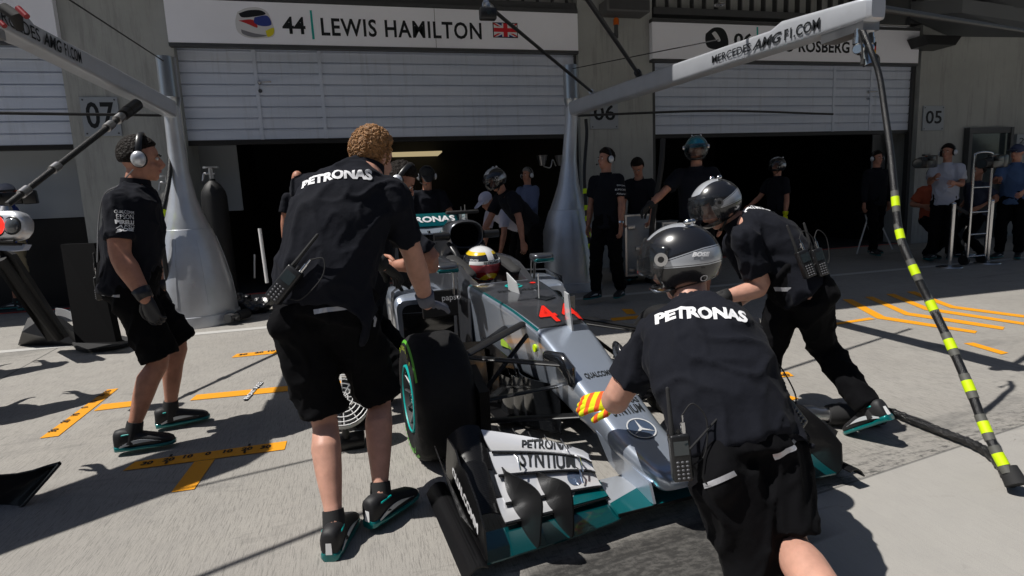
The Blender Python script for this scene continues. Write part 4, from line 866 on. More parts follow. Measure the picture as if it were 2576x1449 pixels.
for s in (-1, 1):
    el = [ # xf0 xf1 zf0 zf1 xr0 xr1 zr0 zr1 y0 y1 mat
        (1.06, 1.10, .075, .055, .95, .965, .100, .090, .25, .817, M_shadeteal),
        (.965, .97, .122, .115, .890, .865, .155, .16, .255, .70, M_cteal),
        (.925, .90, .150, .155, .86, .775, .195, .215, .265, .675, M_wingw),
        (.885, .80, .195, .225, .85, .685, .235, .275, .272, .668, M_wingw),
        (.868, .70, .235, .285, .845, .555, .258, .325, .280, .662, M_wingw)]
    for j, (a0, a1, c0, c1, e0, e1, f0, f1, y0, y1, m) in enumerate(el):
        sm = lambda t: t**.6
        m = M_two if j == 1 else m
        g = surf(lambda t: a0+(a1-a0)*sm(t), lambda t: c0+(c1-c0)*sm(t), lambda t: e0+(e1-e0)*t**.8, lambda t: f0+(f1-f0)*sm(t), s*y0, s*y1, .006 if j == 0 else .010)
        b = MB(); b.sheet(g, .007); o = b.obj('wing_flap' if j else 'wing_main_plane', m, car, angle=60)
        if j:
            b = MB(); r_ = [row[0]+V((.004, 0, -.004)) for row in g]; b.tube(r_, .0045, n=6); b.obj('wing_edge', M_carbon, o)
        if s < 0 and j == 4: drape_text('PETRONAS', 'lettering', V((.735, -.42, .29)), V((.40, 1, 0)), V((-1, .40, 0)), .22, .042, M_ink, car, bvl([o]), .0035, sub=.015, bold=.03)
        if s < 0 and j == 3: drape_text('SYNTIUM', 'lettering', V((.79, -.445, .25)), V((.36, 1, 0)), V((-1, .36, 0)), .23, .07, M_ink, car, bvl([o]), .0035, sub=.015, bold=.03)
        if j == 2:
            bm = arc_bm(.0001, .03, 0, 2*PI, 20); drape(bm, V((.87, s*.36, .2)), V((0, 1, 0)), V((-1, 0, 0)), bvl([o]), .003); me = bpy.data.meshes.new('b'); bm.to_mesh(me); bm.free(); me.materials.append(mat('badge_blue_grey', (0.10, 0.14, 0.22), 0.3)); link('blue_dot', me, car, False)
    # carbon outboard structures
    b = MB(); g = [[V((.52+.16*t*0+.18*q, s*(.662+.155*t), .33-.035*t-.13*q*(q > 0)+.03*math.sin(PI*t))) for q in [k/6 for k in range(7)]] for t in [i/6 for i in range(7)]]; b.sheet(g, .006); b.obj('outboard_flap', M_carbon, car)
    b = MB(); g = [[V((.70+.20*q, s*(.69+.127*t), .24-.13*q+.02*math.sin(PI*t))) for q in [k/5 for k in range(6)]] for t in [i/5 for i in range(6)]]; b.sheet(g, .006); b.obj('outboard_flap', M_carbon, car)
    for yf, pl in ((.485, [(.70, .175), (.82, .215), (.94, .247), (1.01, .268), (1.074, .272), (1.10, .245), (1.106, .17), (1.10, .085), (1.078, .065), (1.02, .075), (.95, .115), (.87, .155), (.78, .178)]),
                   (.625, [(.62, .18), (.72, .225), (.84, .255), (.96, .285), (1.06, .298), (1.125, .288), (1.14, .25), (1.125, .17), (1.11, .09), (1.08, .058), (1.01, .062), (.93, .10), (.85, .145), (.74, .17)])):   # curved fences standing on the wing
        c_ = V((.93, 0, .18)); b = MB(); P_ = catmull([V((x, 0, z)) for x, z in pl], 3)
        b.rings([[V((p.x, s*(yf+.02*math.sin(p.x*9)+o), p.z)) for p in P_] for o in (0, .006)]); b.obj('wing_fence', mat('dull_carbon', (.006, .006, .007), .6, spec=.2), car, False)
    ep = [(.52, .06), (1.10, .05), (1.125, .09), (1.115, .20), (1.03, .262), (.90, .305), (.80, .30), (.74, .335), (.60, .335), (.54, .20)]
    b = MB(); b.prism([V((x, s*.819, z)) for x, z in ep], (0, s*.007, 0)); b.obj('endplate', M_carbon, car, False)
    b = MB(); g = [[V((.50+.66*t, s*(.829+.085*q), .085+.030*math.sin(PI*q*.9)-.045*q)) for q in [k/4 for k in range(5)]] for t in [i/12 for i in range(13)]]; b.sheet(g, .006); b.obj('footplate', M_carbon, car)
    b = MB(); g = [[V((.62+.42*t, s*(.832+.018*k), .13+(.19-.10*t)*k/3)) for k in range(4)] for t in [i/6 for i in range(7)]]; b.sheet(g, .005); b.obj('endplate_fin', M_carbon, car)
    b = MB()
    for k in range(5): b.box((.56+.05*k, s*.50+s*.03*k-.12*s, .337-.012*k), (.10, .0015, .01), None)
    b.bm.free()
    for k in range(5):
        y = s*(.36+.055*k); b = MB(); x0 = .86-.052*k-.02; b.tube([V((x0-.03, y, .275+.008*k)), V((x0-.10, y, .30+.006*k))], [(.0015, .004)]*2, side=V((0, 1, 0)), n=6); b.obj('wing_strake', M_alu, car)
    for x, y, z in ((.88, .34, .2), (.80, .58, .27), (.86, .33, .24)):
        b = MB(); b.tube([V((x+.03, s*y, z-.03)), V((x, s*y, z+.015)), V((x-.04, s*y, z+.01))], .004, n=6); b.obj('flap_link', M_chrome, car)
flat_text('QUALCOMM', 'lettering', V((.865, -.827, .192)), V((1, 0, -.17)), V((.17, 0, 1)), .375, .055, M_whitet, car, .003, bold=.04)
b = MB(); g = [[V((.80+.255*q, y, .100+.012*math.sin(PI*q)-.012*q)) for q in [k/40 for k in range(41)]] for y in [-.262+.524*j/40 for j in range(41)]]; b.sheet(g, .012)
o_c = b.obj('wing_centre', M_twoc, car)
b = MB(); b.span((1.052, -.262, .082), (1.060, .262, .094)); b.obj('wing_edge', M_carbon, car, False)

# ============================================================ equipment helpers shared below
# ============================================================ PEOPLE
def ik(a, c, l1, l2, hint):
    d = c-a; L = d.length; 
    if L > (l1+l2)*0.995: c = a+d*((l1+l2)*0.995/L); d = c-a; L = d.length
    if L < abs(l1-l2)*1.05+.01: L = abs(l1-l2)*1.05+.01; d = d.normalized()*L; c = a+d
    u = d/L; x = (l1*l1-l2*l2+L*L)/(2*L); h = math.sqrt(max(0, l1*l1-x*x)); p = V(hint)-u*V(hint).dot(u)
    p = p.normalized() if p.length > 1e-5 else frame_of(u)[0]
    return a+u*x+p*h, c
def organic(name, b, m, parent, vox, smooth=4, fold=0.0, ff=7.0, seed=0, extra=None, fstretch=(1, 1, 1)):
    me = bpy.data.meshes.new('t'); bmesh.ops.recalc_face_normals(b.bm, faces=b.bm.faces[:]); bmesh.ops.triangulate(b.bm, faces=[f for f in b.bm.faces if len(f.verts) > 4]); b.bm.to_mesh(me); b.bm.free(); o = bpy.data.objects.new('t', me); COL.objects.link(o)
    r = o.modifiers.new('r', 'REMESH'); r.mode = 'VOXEL'; r.voxel_size = vox; r.use_smooth_shade = True
    if smooth: q = o.modifiers.new('s', 'SMOOTH'); q.factor = 0.6; q.iterations = smooth
    m2 = bake(o); bpy.data.objects.remove(o)
    if fold:
        m2.calc_loop_triangles(); co = [v.co.copy() for v in m2.vertices]; no = [v.normal.copy() for v in m2.vertices]; off = V((seed*3.7, seed*1.3, 0))
        for i, v in enumerate(m2.vertices):
            p = co[i]*ff; p = V((p.x*fstretch[0], p.y*fstretch[1], p.z*fstretch[2]))+off
            w_ = noise.noise(p*0.5)*1.2; n1 = 1-abs(noise.noise(p+V((w_, w_, w_))))*3.4; n2 = 1-abs(noise.noise(p*2.1+V((9+w_, 2, 5))))*3.2; n3 = noise.noise(V((p.x*.6+p.z*.6, p.y*.6, p.z*1.9))+V((w_, 3, w_)))
            v.co = co[i]+no[i]*fold*(max(n1, 0)**1.6*0.95+max(n2, 0)**1.5*0.42+n3*.9-0.5)
    if extra is not None:
        bm = bmesh.new(); bm.from_mesh(m2); q = bpy.data.meshes.new('q'); bmesh.ops.recalc_face_normals(extra.bm, faces=extra.bm.faces[:]); extra.bm.to_mesh(q); extra.bm.free(); bm.from_mesh(q); bm.to_mesh(m2); bm.free()
    m2.materials.clear(); m2.materials.append(m)
    o = link(name, m2, None, True, 180); m2.name = name
    return wpar(o, parent) if parent is not None else o
def hand(b, wr, d, pn, s, curl=0.35, left=False, spread=0.006, g=0.0):
    """palm and five fingers; d along the hand, pn the way the palm faces; g extra thickness for a glove"""
    d = V(d).normalized(); pn = V(pn)-d*V(pn).dot(d); pn.normalize(); lat = d.cross(pn)*(1 if left else -1)   # lat points to the thumb side
    b.tube([wr-d*.02*s, wr+d*.03*s, wr+d*.085*s, wr+d*.097*s], [(.027*s+g, .019*s+g), (.037*s+g, .018*s+g), (.042*s+g, .014*s+g), (.036*s+g, .011*s+g)], side=lat, n=14, round_ends=True)
    for k, (o, L, r) in enumerate(((.030, .070, .0088), (.010, .080, .0092), (-.011, .074, .0088), (-.031, .058, .0078))):
        L *= s; p = wr+d*.088*s+lat*o*s; dd = (d+lat*(o*4*spread/.006*.25)).normalized(); pts = [p]; c = curl*(1+.15*k)
        for j, f in enumerate((.45, .30, .25)):
            a = c*(j+.6); q = dd*math.cos(a)+pn*math.sin(a); pts.append(pts[-1]+q*L*f)
        b.tube(pts, [r*s*1.05+g, r*s+g, r*s*.95+g, r*s*.8+g], n=9, round_ends=True)
    p = wr+d*.025*s+lat*.030*s; q = (d*.75+lat*.62+pn*.25).normalized(); q2 = (d*.95+lat*.15+pn*.3).normalized()
    b.tube([p, p+q*.042*s, p+q*.042*s+q2*.034*s, p+q*.042*s+q2*.034*s+(q2+pn*.4).normalized()*.022*s], [.013*s+g, .0115*s+g, .010*s+g, .008*s+g], n=9, round_ends=True)
def shoe(parent, ank, toe, up, s, style='teal'):
    f = V(toe).normalized(); up = V(up); up = (up-f*up.dot(f)).normalized(); r = f.cross(up); o = ank-up*.085*s
    secs = [(-.078, .024, .100, .075), (-.070, .034, .116, .05), (-.04, .039, .122, .0), (0, .040, .118, .0), (.04, .040, .098, .0), (.09, .044, .080, .0), (.14, .046, .064, .0), (.175, .042, .054, .0), (.198, .030, .042, .0), (.207, .013, .032, .0)]
    b = MB(); P = []
    for x, w_, h, _ in secs:
        P.append([o+f*x*s+r*(w_*s*math.copysign(abs(math.cos(a))**.7, math.cos(a)))+up*((.012+(h-.012)*(.5+.5*math.copysign(abs(math.sin(a))**.8, math.sin(a))))*s) for a in [2*PI*i/20 for i in range(20)]])
    b.rings(P); up_ = wpar(b.obj('shoe', mat('black_shoe_mesh', (0.012, 0.012, 0.014), 0.6, bump=.02, bscale=500), angle=60), parent)
    b = MB(); P = []
    for x, w_, h, _ in secs:
        w2 = w_+.0015; P.append([o+f*(x*1.03)*s+r*(w2*s*math.copysign(abs(math.cos(a))**.5, math.cos(a)))+up*((.011+.011*math.copysign(abs(math.sin(a))**.5, math.sin(a))+(.012 if x < -.03 else 0)*(.5+.5*math.sin(a)))*s) for a in [2*PI*i/20 for i in range(20)]])
    b.rings(P); wpar(b.obj('sole', M_black if style == 'black' else M_teal, angle=60), up_)
    for sg in (-1, 1):                                             # side flash and heel tab
        b = MB(); g = []
        for i in range(9):
            t = i/8; x = -.05+.20*t; w_ = 0.0402+.007*t; zc = .030+.030*math.sin(t*2.6)*(1-t*.5); hh = .010*math.sin(PI*min(1, t+.12))
            g.append([o+f*x*s+r*sg*(w_+.001)*s+up*(zc+k*hh)*s for k in (-1, 1)])
        b.sheet(g, .002); wpar(b.obj('side_flash', mat('shoe_flash', (0.55, 0.58, 0.60), 0.4), None, False), up_)
    b = MB(); b.prism([o-f*.079*s-r*.012*s+up*.03*s, o-f*.079*s+r*.012*s+up*.03*s, o-f*.074*s+r*.010*s+up*.085*s, o-f*.074*s-r*.010*s+up*.085*s], -f*.003); wpar(b.obj('heel_tab', M_white), up_)
    b = MB(); b.tube([o-f*.072*s+r*.0*s+up*.084*s, o-f*.03*s+r*.036*s+up*.094*s, o+f*.03*s+r*.030*s+up*.094*s], .0045); b.tube([o-f*.072*s+up*.084*s, o-f*.03*s-r*.036*s+up*.094*s, o+f*.03*s-r*.030*s+up*.094*s], .0045); wpar(b.obj('collar_lining', M_teal2), up_)
    b = MB()
    for k in range(4): x = .045+.022*k; h = .086-.0095*k-.004*k; b.tube([o+f*x*s-r*.02*s+up*(h-.006)*s, o+f*(x+.004)*s+up*(h+.002)*s, o+f*x*s+r*.02*s+up*(h-.006)*s], .003, n=6)
    wpar(b.obj('laces', M_black), up_); return up_
def person(P):
    s = P.get('s', 1.0); near = P.get('near', False); vb = .0075 if near else .013; vc = .010 if near else .015
    pel, neck, head = V(P['pel']), V(P['neck']), V(P['head']); face = V(P['face']).normalized(); r = V(P['right']).normalized(); rh = V(P.get('hipright', r)).normalized()
    base = V(P.get('base', (pel.x, pel.y, 0))); t = thing('person', P['label'], 'person', at(base), P.get('group'))
    hu = (head-neck).normalized() if P.get('headup') is None else V(P['headup']).normalized(); hu = (hu-face*hu.dot(face)).normalized(); hr = face.cross(hu).normalized()   # to the person's right
    sp = (neck-pel).normalized(); fr = sp.cross(r)*-1                                                    # chest forward = up x right ... 
    fr = (r.cross(sp)*-1).normalized() if False else sp.cross(r).normalized()
    shR = V(P['shR']) if 'shR' in P else neck-sp*.055*s+r*.165*s; shL = V(P['shL']) if 'shL' in P else neck-sp*.055*s-r*.165*s
    hipR, hipL = pel+rh*.095*s-sp*.02*s, pel-rh*.095*s-sp*.02*s
    lg = P.get('leg', 1); lu, lf, lt, lsn = .295*s, .265*s, .435*s*lg, .43*s*lg
    dn = V((0, 0, -1))
    elR, wrR = ik(shR, V(P['wrR']), lu, lf, P.get('ehR', -fr*.6+r*.5+dn*.6)); elL, wrL = ik(shL, V(P['wrL']), lu, lf, P.get('ehL', -fr*.6-r*.5+dn*.6))
    knR, anR = ik(hipR, V(P['anR']), lt, lsn, P.get('khR', fr+V((0, 0, .2)))); knL, anL = ik(hipL, V(P['anL']), lt, lsn, P.get('khL', fr+V((0, 0, .2))))
    if 'knR' in P: knR, anR = V(P['knR']), V(P['anR'])
    if 'knL' in P: knL, anL = V(P['knL']), V(P['anL'])
    bend = V(P.get('bend', (0, 0, 0)))
    mid = pel.lerp(neck, .5)+bend; pts = catmull([pel-sp*.03*s, pel.lerp(mid, .5)+bend*.3, mid, mid.lerp(neck, .6)+bend*.25, neck+sp*.004*s], 3)
    def prof(keys, n): 
        out = []
        for i in range(n):
            q = i/(n-1)*(len(keys)-1); k = min(int(q), len(keys)-2); f = q-k; out.append(tuple(a+(c-a)*f for a, c in zip(keys[k], keys[k+1])))
        return out
    fat = P.get('fat', 1.0)
    if 'vb' in P: vb = P['vb']
    if 'vc' in P: vc = P['vc']
    # ---- body (one continuous skin)
    b = MB(); tr = [(x*s*fat, y*s*fat) for x, y in prof([(.10, .062), (.12, .082), (.15, .105), (.155, .105), (.075, .065)], len(pts))]
    b.tube(pts, tr, side=r, n=20, round_ends=False)
    b.tube([neck-sp*.05*s, neck+hu*.0, head-hu*.05*s-face*.012*s], [.050*s, .060*s, .060*s], n=14)
    H = head
    if P.get('headgear') != 'racing': 
        b.ell(H+hu*.025*s-face*.012*s, hr*.075*s, face*.095*s, hu*.098*s, 20, 14); b.ell(H-hu*.045*s+face*.028*s, hr*.056*s, face*.062*s, hu*.066*s, 16, 10)
        b.ell(H-hu*.088*s+face*.062*s, hr*.026*s, face*.022*s, hu*.02*s); b.ell(H-hu*.03*s+face*.05*s, hr*.058*s, face*.035*s, hu*.035*s)
        b.tube([H+hu*.018*s+face*.083*s, H-hu*.018*s+face*.106*s, H-hu*.028*s+face*.098*s], [.009*s, .0135*s, .013*s], n=8, round_ends=True)
        for q in (-1, 1): b.ell(H-hu*.004*s+hr*q*.077*s-face*.012*s, hr*.009*s, face*.02*s, hu*.032*s)
    for sh, el, wr in ((shR, elR, wrR), (shL, elL, wrL)):
        b.tube([neck-sp*.05*s+(sh-neck)*.25, sh], [.05*s, .054*s], n=14, round_ends=True)
        b.tube([sh, sh.lerp(el, .5), el.lerp(sh, .06), el.lerp(wr, .07), el.lerp(wr, .28), el.lerp(wr, .7), wr], [q*s*P.get('arm', 1) for q in (.052, .049, .042, .042, .045, .034, .027)], n=14, round_ends=True)
    for hp, kn, an in ((hipR, knR, anR), (hipL, knL, anL)):
        cb = (-fr if abs(fr.z) < .7 else V((0, 0, 0)))*.018*s
        b.tube([hp, hp.lerp(kn, .5), kn.lerp(hp, .06), kn.lerp(an, .08), kn.lerp(an, .28)+cb, kn.lerp(an, .5)+cb*.6, kn.lerp(an, .8), kn.lerp(an, .97)], [q*s for q in (.060, .068, .056, .052, .059, .052, .036, .031)], n=16, round_ends=True)
        b.ball(kn, .045*s)
    hb = MB(); gl = P.get('gloves'); gR, gL = ((gl, gl) if not isinstance(gl, (list, tuple)) else gl)
    hdR = V(P.get('hdR', wrR-elR)); hdL = V(P.get('hdL', wrL-elL)); pnR = V(P.get('pnR', -r)); pnL = V(P.get('pnL', r)); cR, cL = P.get('curl', (.35, .35))
    hand(hb, wrR, hdR, pnR, s, cR, False, P.get('spread', .006)); hand(hb, wrL, hdL, pnL, s, cL, True, P.get('spread', .006))
    body = organic('body', b, P.get('skin', M_skin), t, vb, 4, extra=hb)
    for g_, wr, hd, pn, c_, lf_, el in ((gR, wrR, hdR, pnR, cR, False, elR), (gL, wrL, hdL, pnL, cL, True, elL)):
        if g_:
            gk = P.get('gk', .0028); b = MB(); hand(b, wr, hd, pn, s, c_, lf_, P.get('spread', .006), gk); b.tube([wr+(el-wr).normalized()*.06*s, wr], [.040*s+gk*2, .032*s+gk*2], n=14)
            bmesh.ops.recalc_face_normals(b.bm, faces=b.bm.faces[:]); o = wpar(b.obj('glove', g_, angle=180), t)
            if P.get('stripes'):
                d = hd.normalized(); 
                for q, (rr, hh) in ((-.03, (.040, .0)), (.02, (.043, .0)), (.06, (.047, .0))): pass
    # ---- top
    topm = P.get('top', M_cloth); long_ = P.get('long', False); lo = P.get('loose', 1.0)
    b = MB(); tr = [(x*s*fat*lo, y*s*fat*lo) for x, y in prof([(.185, .135), (.182, .135), (.185, .137), (.188, .135), (.180, .118), (.074, .070)], len(pts))]
    hem = P.get('hem', .06); pts2 = [pts[0]-sp*hem*s]+pts; b.tube(pts2, [tr[0]]+tr, side=r, n=24)
    for sh, el, wr in ((shR, elR, wrR), (shL, elL, wrL)):
        b.tube([neck-sp*.045*s+(sh-neck)*.2, sh], [.062*s, .072*s], n=16, round_ends=True)
        if long_: b.tube([sh, sh.lerp(el, .6), el, el.lerp(wr, .5), el.lerp(wr, .97)], [.073*s, .066*s, .060*s, .053*s, .043*s], n=16)
        else: e = sh.lerp(el, .74); b.tube([sh, sh.lerp(el, .35), e], [.076*s, .075*s, .078*s], n=18)
    top = organic('shirt', b, topm, t, vc, 3, .014*s if near else .010*s, 6.0, hash(P['label']) % 50 if False else len(P['label']) % 17, fstretch=(1, 1, .7))
    b = MB(); b.tube([neck-sp*.03*s, neck+hu*.034*s], [(.084*s, .080*s), (.074*s, .072*s)], side=r, n=20, cap=False); wpar(b.obj('collar', topm), t)
    # ---- bottoms
    bm_ = P.get('bottom', M_shorts); sh_ = P.get('shorts', False); b = MB()
    b.tube([pel+sp*.13*s, pel+sp*.02*s, pel-sp*.06*s], [(.168*s*fat, .125*s*fat), (.18*s*fat, .138*s*fat), (.165*s*fat, .13*s*fat)], side=rh, n=24, round_ends=False)
    for hp in (hipR, hipL): b.ell(hp-fr*.035*s-sp*.01*s, rh*.088*s, fr*.092*s, sp*.105*s)
    for hp, kn, an in ((hipR, knR, anR), (hipL, knL, anL)):
        if sh_: b.tube([hp, hp.lerp(kn, .3), hp.lerp(kn, .6), hp.lerp(kn, P.get('shl', .93))], [.112*s, .108*s, .102*s, .100*s], n=20)
        else: b.tube([hp, hp.lerp(kn, .4), kn, kn.lerp(an, .4), kn.lerp(an, .98)], [.11*s, .097*s, .087*s, .079*s, .070*s], n=20)
    bot = organic('shorts' if sh_ else 'trousers', b, bm_, t, vc, 3, .013*s, 6.0, 3, fstretch=(1, 1, .8))
    if P.get('belt', False) and near:
        b = MB(); c = pel+sp*.045*s; b.tube([c-sp*.02*s, c+sp*.02*s], [(.192*s*fat, .152*s*fat)]*2, side=rh, n=40); wpar(b.obj('belt', mat('black_leather', (0.01, 0.01, 0.011), 0.3, coat=.4), angle=60), t)
    # ---- shoes and socks
    if P.get('feet', True):
        for an, kn, tk, uk in ((anR, knR, 'toeR', 'fuR'), (anL, knL, 'toeL', 'fuL')):
            b = MB(); b.tube([an+(kn-an).normalized()*.07*s, an-V(P.get(uk, (0, 0, 1)))*.05*s], [.040*s, .048*s], n=16); wpar(b.obj('sock', M_matte), t)
            shoe(t, an, P.get(tk, fr-V((0, 0, fr.z))), P.get(uk, (0, 0, 1)), s, P.get('shoes', 'teal'))
    # ---- face
    if P.get('headgear') != 'racing' and P.get('showface', True):
        for q in (-1, 1):
            c = H+hu*.014*s+hr*q*.031*s+face*.0795*s; b = MB(); b.ball(c-face*.0015*s, .0088*s); e = wpar(b.obj('eye', M_eye), t)
            b = MB(); b.ball(c+face*.0048*s, .0048*s, 8, 6); wpar(b.obj('iris', M_ink), e)
            b = MB(); b.tube([c+hu*.019*s-hr*q*.015*s+face*.010*s, c+hu*.023*s+face*.009*s, c+hu*.018*s+hr*q*.018*s+face*.001*s], [.0028*s, .0042*s, .002*s], n=6); wpar(b.obj('eyebrow', M_haird), t)
        b = MB(); c = H-hu*.052*s+face*.088*s
        for q in (-1, 1): b.tube([c+hr*.022*s-face*.007*s, c+hu*q*.004*s+face*.002*s, c-hr*.022*s-face*.007*s], [.002*s, .005*s, .002*s], n=7, round_ends=True)
        wpar(b.obj('mouth', M_lip), t)
    # ---- hair
    hm = P.get('hair')
    if hm:
        b = MB(); C0 = H+hu*.032*s-face*.016*s
        nU, nV = 56, 34; rows = []
        for j in range(1, nV):
            th = PI*j/nV; row = []
            for i in range(nU):
                ph = 2*PI*i/nU; d = hr*(math.sin(th)*math.cos(ph))+face*(math.sin(th)*math.sin(ph))+hu*math.cos(th); fd, ud = d.dot(face), d.dot(hu)
                hairline = min(1.0, max(0.0, (1.0-max(0, (fd-.10)*1.6)+(ud-.42)*3.2)*2.0)) if fd > .10 else 1.0
                low = min(1.0, max(0.0, (ud+.62+max(0, fd)*1.0)*5)); k = hairline*low
                nz = noise.noise(d*9)*.35+noise.noise(d*22)*.35; e = P.get('hairh', .018)*(1+nz*P.get('hairn', .6))
                rad = .86+k*(.14)+0; row.append(C0+(hr*(d.dot(hr)*(.077*rad+e*k))+face*(fd*(.096*rad+e*k))+hu*(ud*(.096*rad+e*1.3*k)))*s)
            rows.append(row)
        b.rings(rows)
        if P.get('curls'):
            rnd = random.Random(3)
            for _ in range(P['curls']):
                z = rnd.uniform(-.62, 1); ph = rnd.uniform(0, 2*PI); rr_ = math.sqrt(max(0, 1-z*z)); d = hr*rr_*math.cos(ph)+face*rr_*math.sin(ph)+hu*z
                if d.dot(face) > .35 and z < .55: continue
                p = C0+(hr*d.dot(hr)*.089+face*d.dot(face)*.107+hu*z*.111)*s; a = frame_of(d); rad = rnd.uniform(.006, .012)*P.get('curlr', 1); ax = (a[0]*math.cos(ph*7)+a[1]*math.sin(ph*7)+d*.4).normalized(); q0, q1 = frame_of(ax); L = rnd.uniform(.012, .03)
                b.tube([p-d*.006+ax*L*(k/9-.5)+(q0*math.cos(k*1.1)+q1*math.sin(k*1.1))*rad for k in range(10)], [.0016]+[.0032]*8+[.0012], n=5)
        if P.get('spikes'):
            rnd = random.Random(5)
            for _ in range(P['spikes']):
                z = rnd.uniform(-.35, 1); ph = rnd.uniform(0, 2*PI); rr_ = math.sqrt(max(0, 1-z*z)); d = hr*rr_*math.cos(ph)+face*rr_*math.sin(ph)+hu*z
                if d.dot(face) > .35 and z < .5: continue
                p = C0+(hr*d.dot(hr)*.090+face*d.dot(face)*.110+hu*z*.112)*s; k = (d+hu*.5+face*.3+V((rnd.uniform(-.5, .5), rnd.uniform(-.5, .5), rnd.uniform(-.3, .4)))).normalized(); b.tube([p, p+k*.009, p+k*.017], [.0035, .0028, .0007], n=4)
        wpar(b.obj('hair', hm, angle=180), t)
    if P.get('headset'):
        hs = MB(); R_ = [H+hu*.03*s+(hr*math.cos(a)*.102+hu*math.sin(a)*.122)*s for a in [PI*k/14 for k in range(15)]]
        hs.tube(R_, [(.016*s, .005*s)]*15, side=face, n=10); o = wpar(hs.obj('headset', M_black), t)
        for q in (-1, 1):
            b = MB(); c = H+hu*.0*s+hr*q*.088*s; b.tube([c-hr*q*.01*s, c+hr*q*.012*s], [(.040*s, .046*s)]*2, side=face, n=20); wpar(b.obj('ear_cushion', M_matte), o)
            b = MB(); b.ell(c+hr*q*.018*s, hr*.026*s, face*.037*s, hu*.044*s, 20, 12); wpar(b.obj('ear_cup', M_silverd), o)
        if P.get('mic', True): b = MB(); b.tube(catmull([H+hr*.10*s-hu*.03*s, H+hr*.085*s+face*.07*s-hu*.05*s, H+hr*.03*s+face*.118*s-hu*.052*s], 5), .0035*s, n=6); b.ball(H+hr*.025*s+face*.118*s-hu*.052*s, .010*s); wpar(b.obj('microphone', M_matte), o)
    if P.get('cap'):
        b = MB(); b.ell(H+hu*.055*s-face*.006*s, hr*.090*s, face*.108*s, hu*.088*s, 24, 14); b.tube([H+hu*.052*s+face*.08*s, H+hu*.045*s+face*.165*s], [(.075*s, .010*s), (.055*s, .005*s)], side=hr, n=16, round_ends=True); wpar(b.obj('cap', P['cap']), t)
    if P.get('helmet'): crew_helmet(t, H, face, hu, s, P['helmet'], P.get('visor', 1.0))
    return dict(t=t, body=body, top=top, bot=bot, r=r, fr=fr, sp=sp, wrR=wrR, wrL=wrL, elR=elR, elL=elL, shR=shR, shL=shL, hipR=hipR, hipL=hipL, knR=knR, knL=knL, anR=anR, anL=anL, H=H, hu=hu, hr=hr, face=face, pel=pel, neck=neck, s=s)

def helmet_mats():
    out = {}
    for nm, c0, c1 in (('black', (0.012, 0.012, 0.014), (0.50, 0.52, 0.56)), ('teal', (0.012, 0.014, 0.016), (0.0, 0.22, 0.28))):
        m, b = newmat('helmet_lacquer_'+nm, 0.25, 0.0, 0.6); x = b.xyz()
        # object space: x right, y forward, z up (unit helmet). a band sweeps from the brow sides round the back
        zz = b.math('ADD', x[2], b.math('MULTIPLY', x[1], -0.28)); ay = x[1]
        cen = b.math('ADD', 0.04, b.math('MULTIPLY', b.math('SMOOTH_MIN', ay, 0.3, 0.3), -0.18)); d = b.math('ABSOLUTE', b.math('SUBTRACT', zz, cen))
        wdt = b.ramp(ay, 0.55, -0.7, 0.06, 0.22); band = b.math('MULTIPLY', b.math('LESS_THAN', d, wdt), b.math('LESS_THAN', ay, 0.62))
        l1 = b.math('LESS_THAN', b.math('ABSOLUTE', b.math('SUBTRACT', d, b.math('SUBTRACT', wdt, 0.035))), 0.008)
        top = b.math('MULTIPLY', b.math('GREATER_THAN', x[2], 0.78), b.math('LESS_THAN', b.math('ABSOLUTE', x[0]), 0.42))
        c = b.mix(b.math('MAXIMUM', band, top), c0, c1); c = b.mix(l1, c, (0.008, 0.008, 0.009)); b.set('Base Color', c); b.set('Metallic', b.math('MULTIPLY', b.math('MAXIMUM', band, top), 0.4)); out[nm] = m
    m, b = newmat('helmet_lacquer_teal_full', 0.2, 0.5, 1.0); x = b.xyz(); n = b.math('ADD', x[2], b.math('MULTIPLY', x[1], -.5)); c = b.mix(b.math('LESS_THAN', n, -.25), (0.0, 0.20, 0.27), (0.012, 0.014, 0.016)); b.set('Base Color', c); out['tealfull'] = m
    return out
HM = helmet_mats()
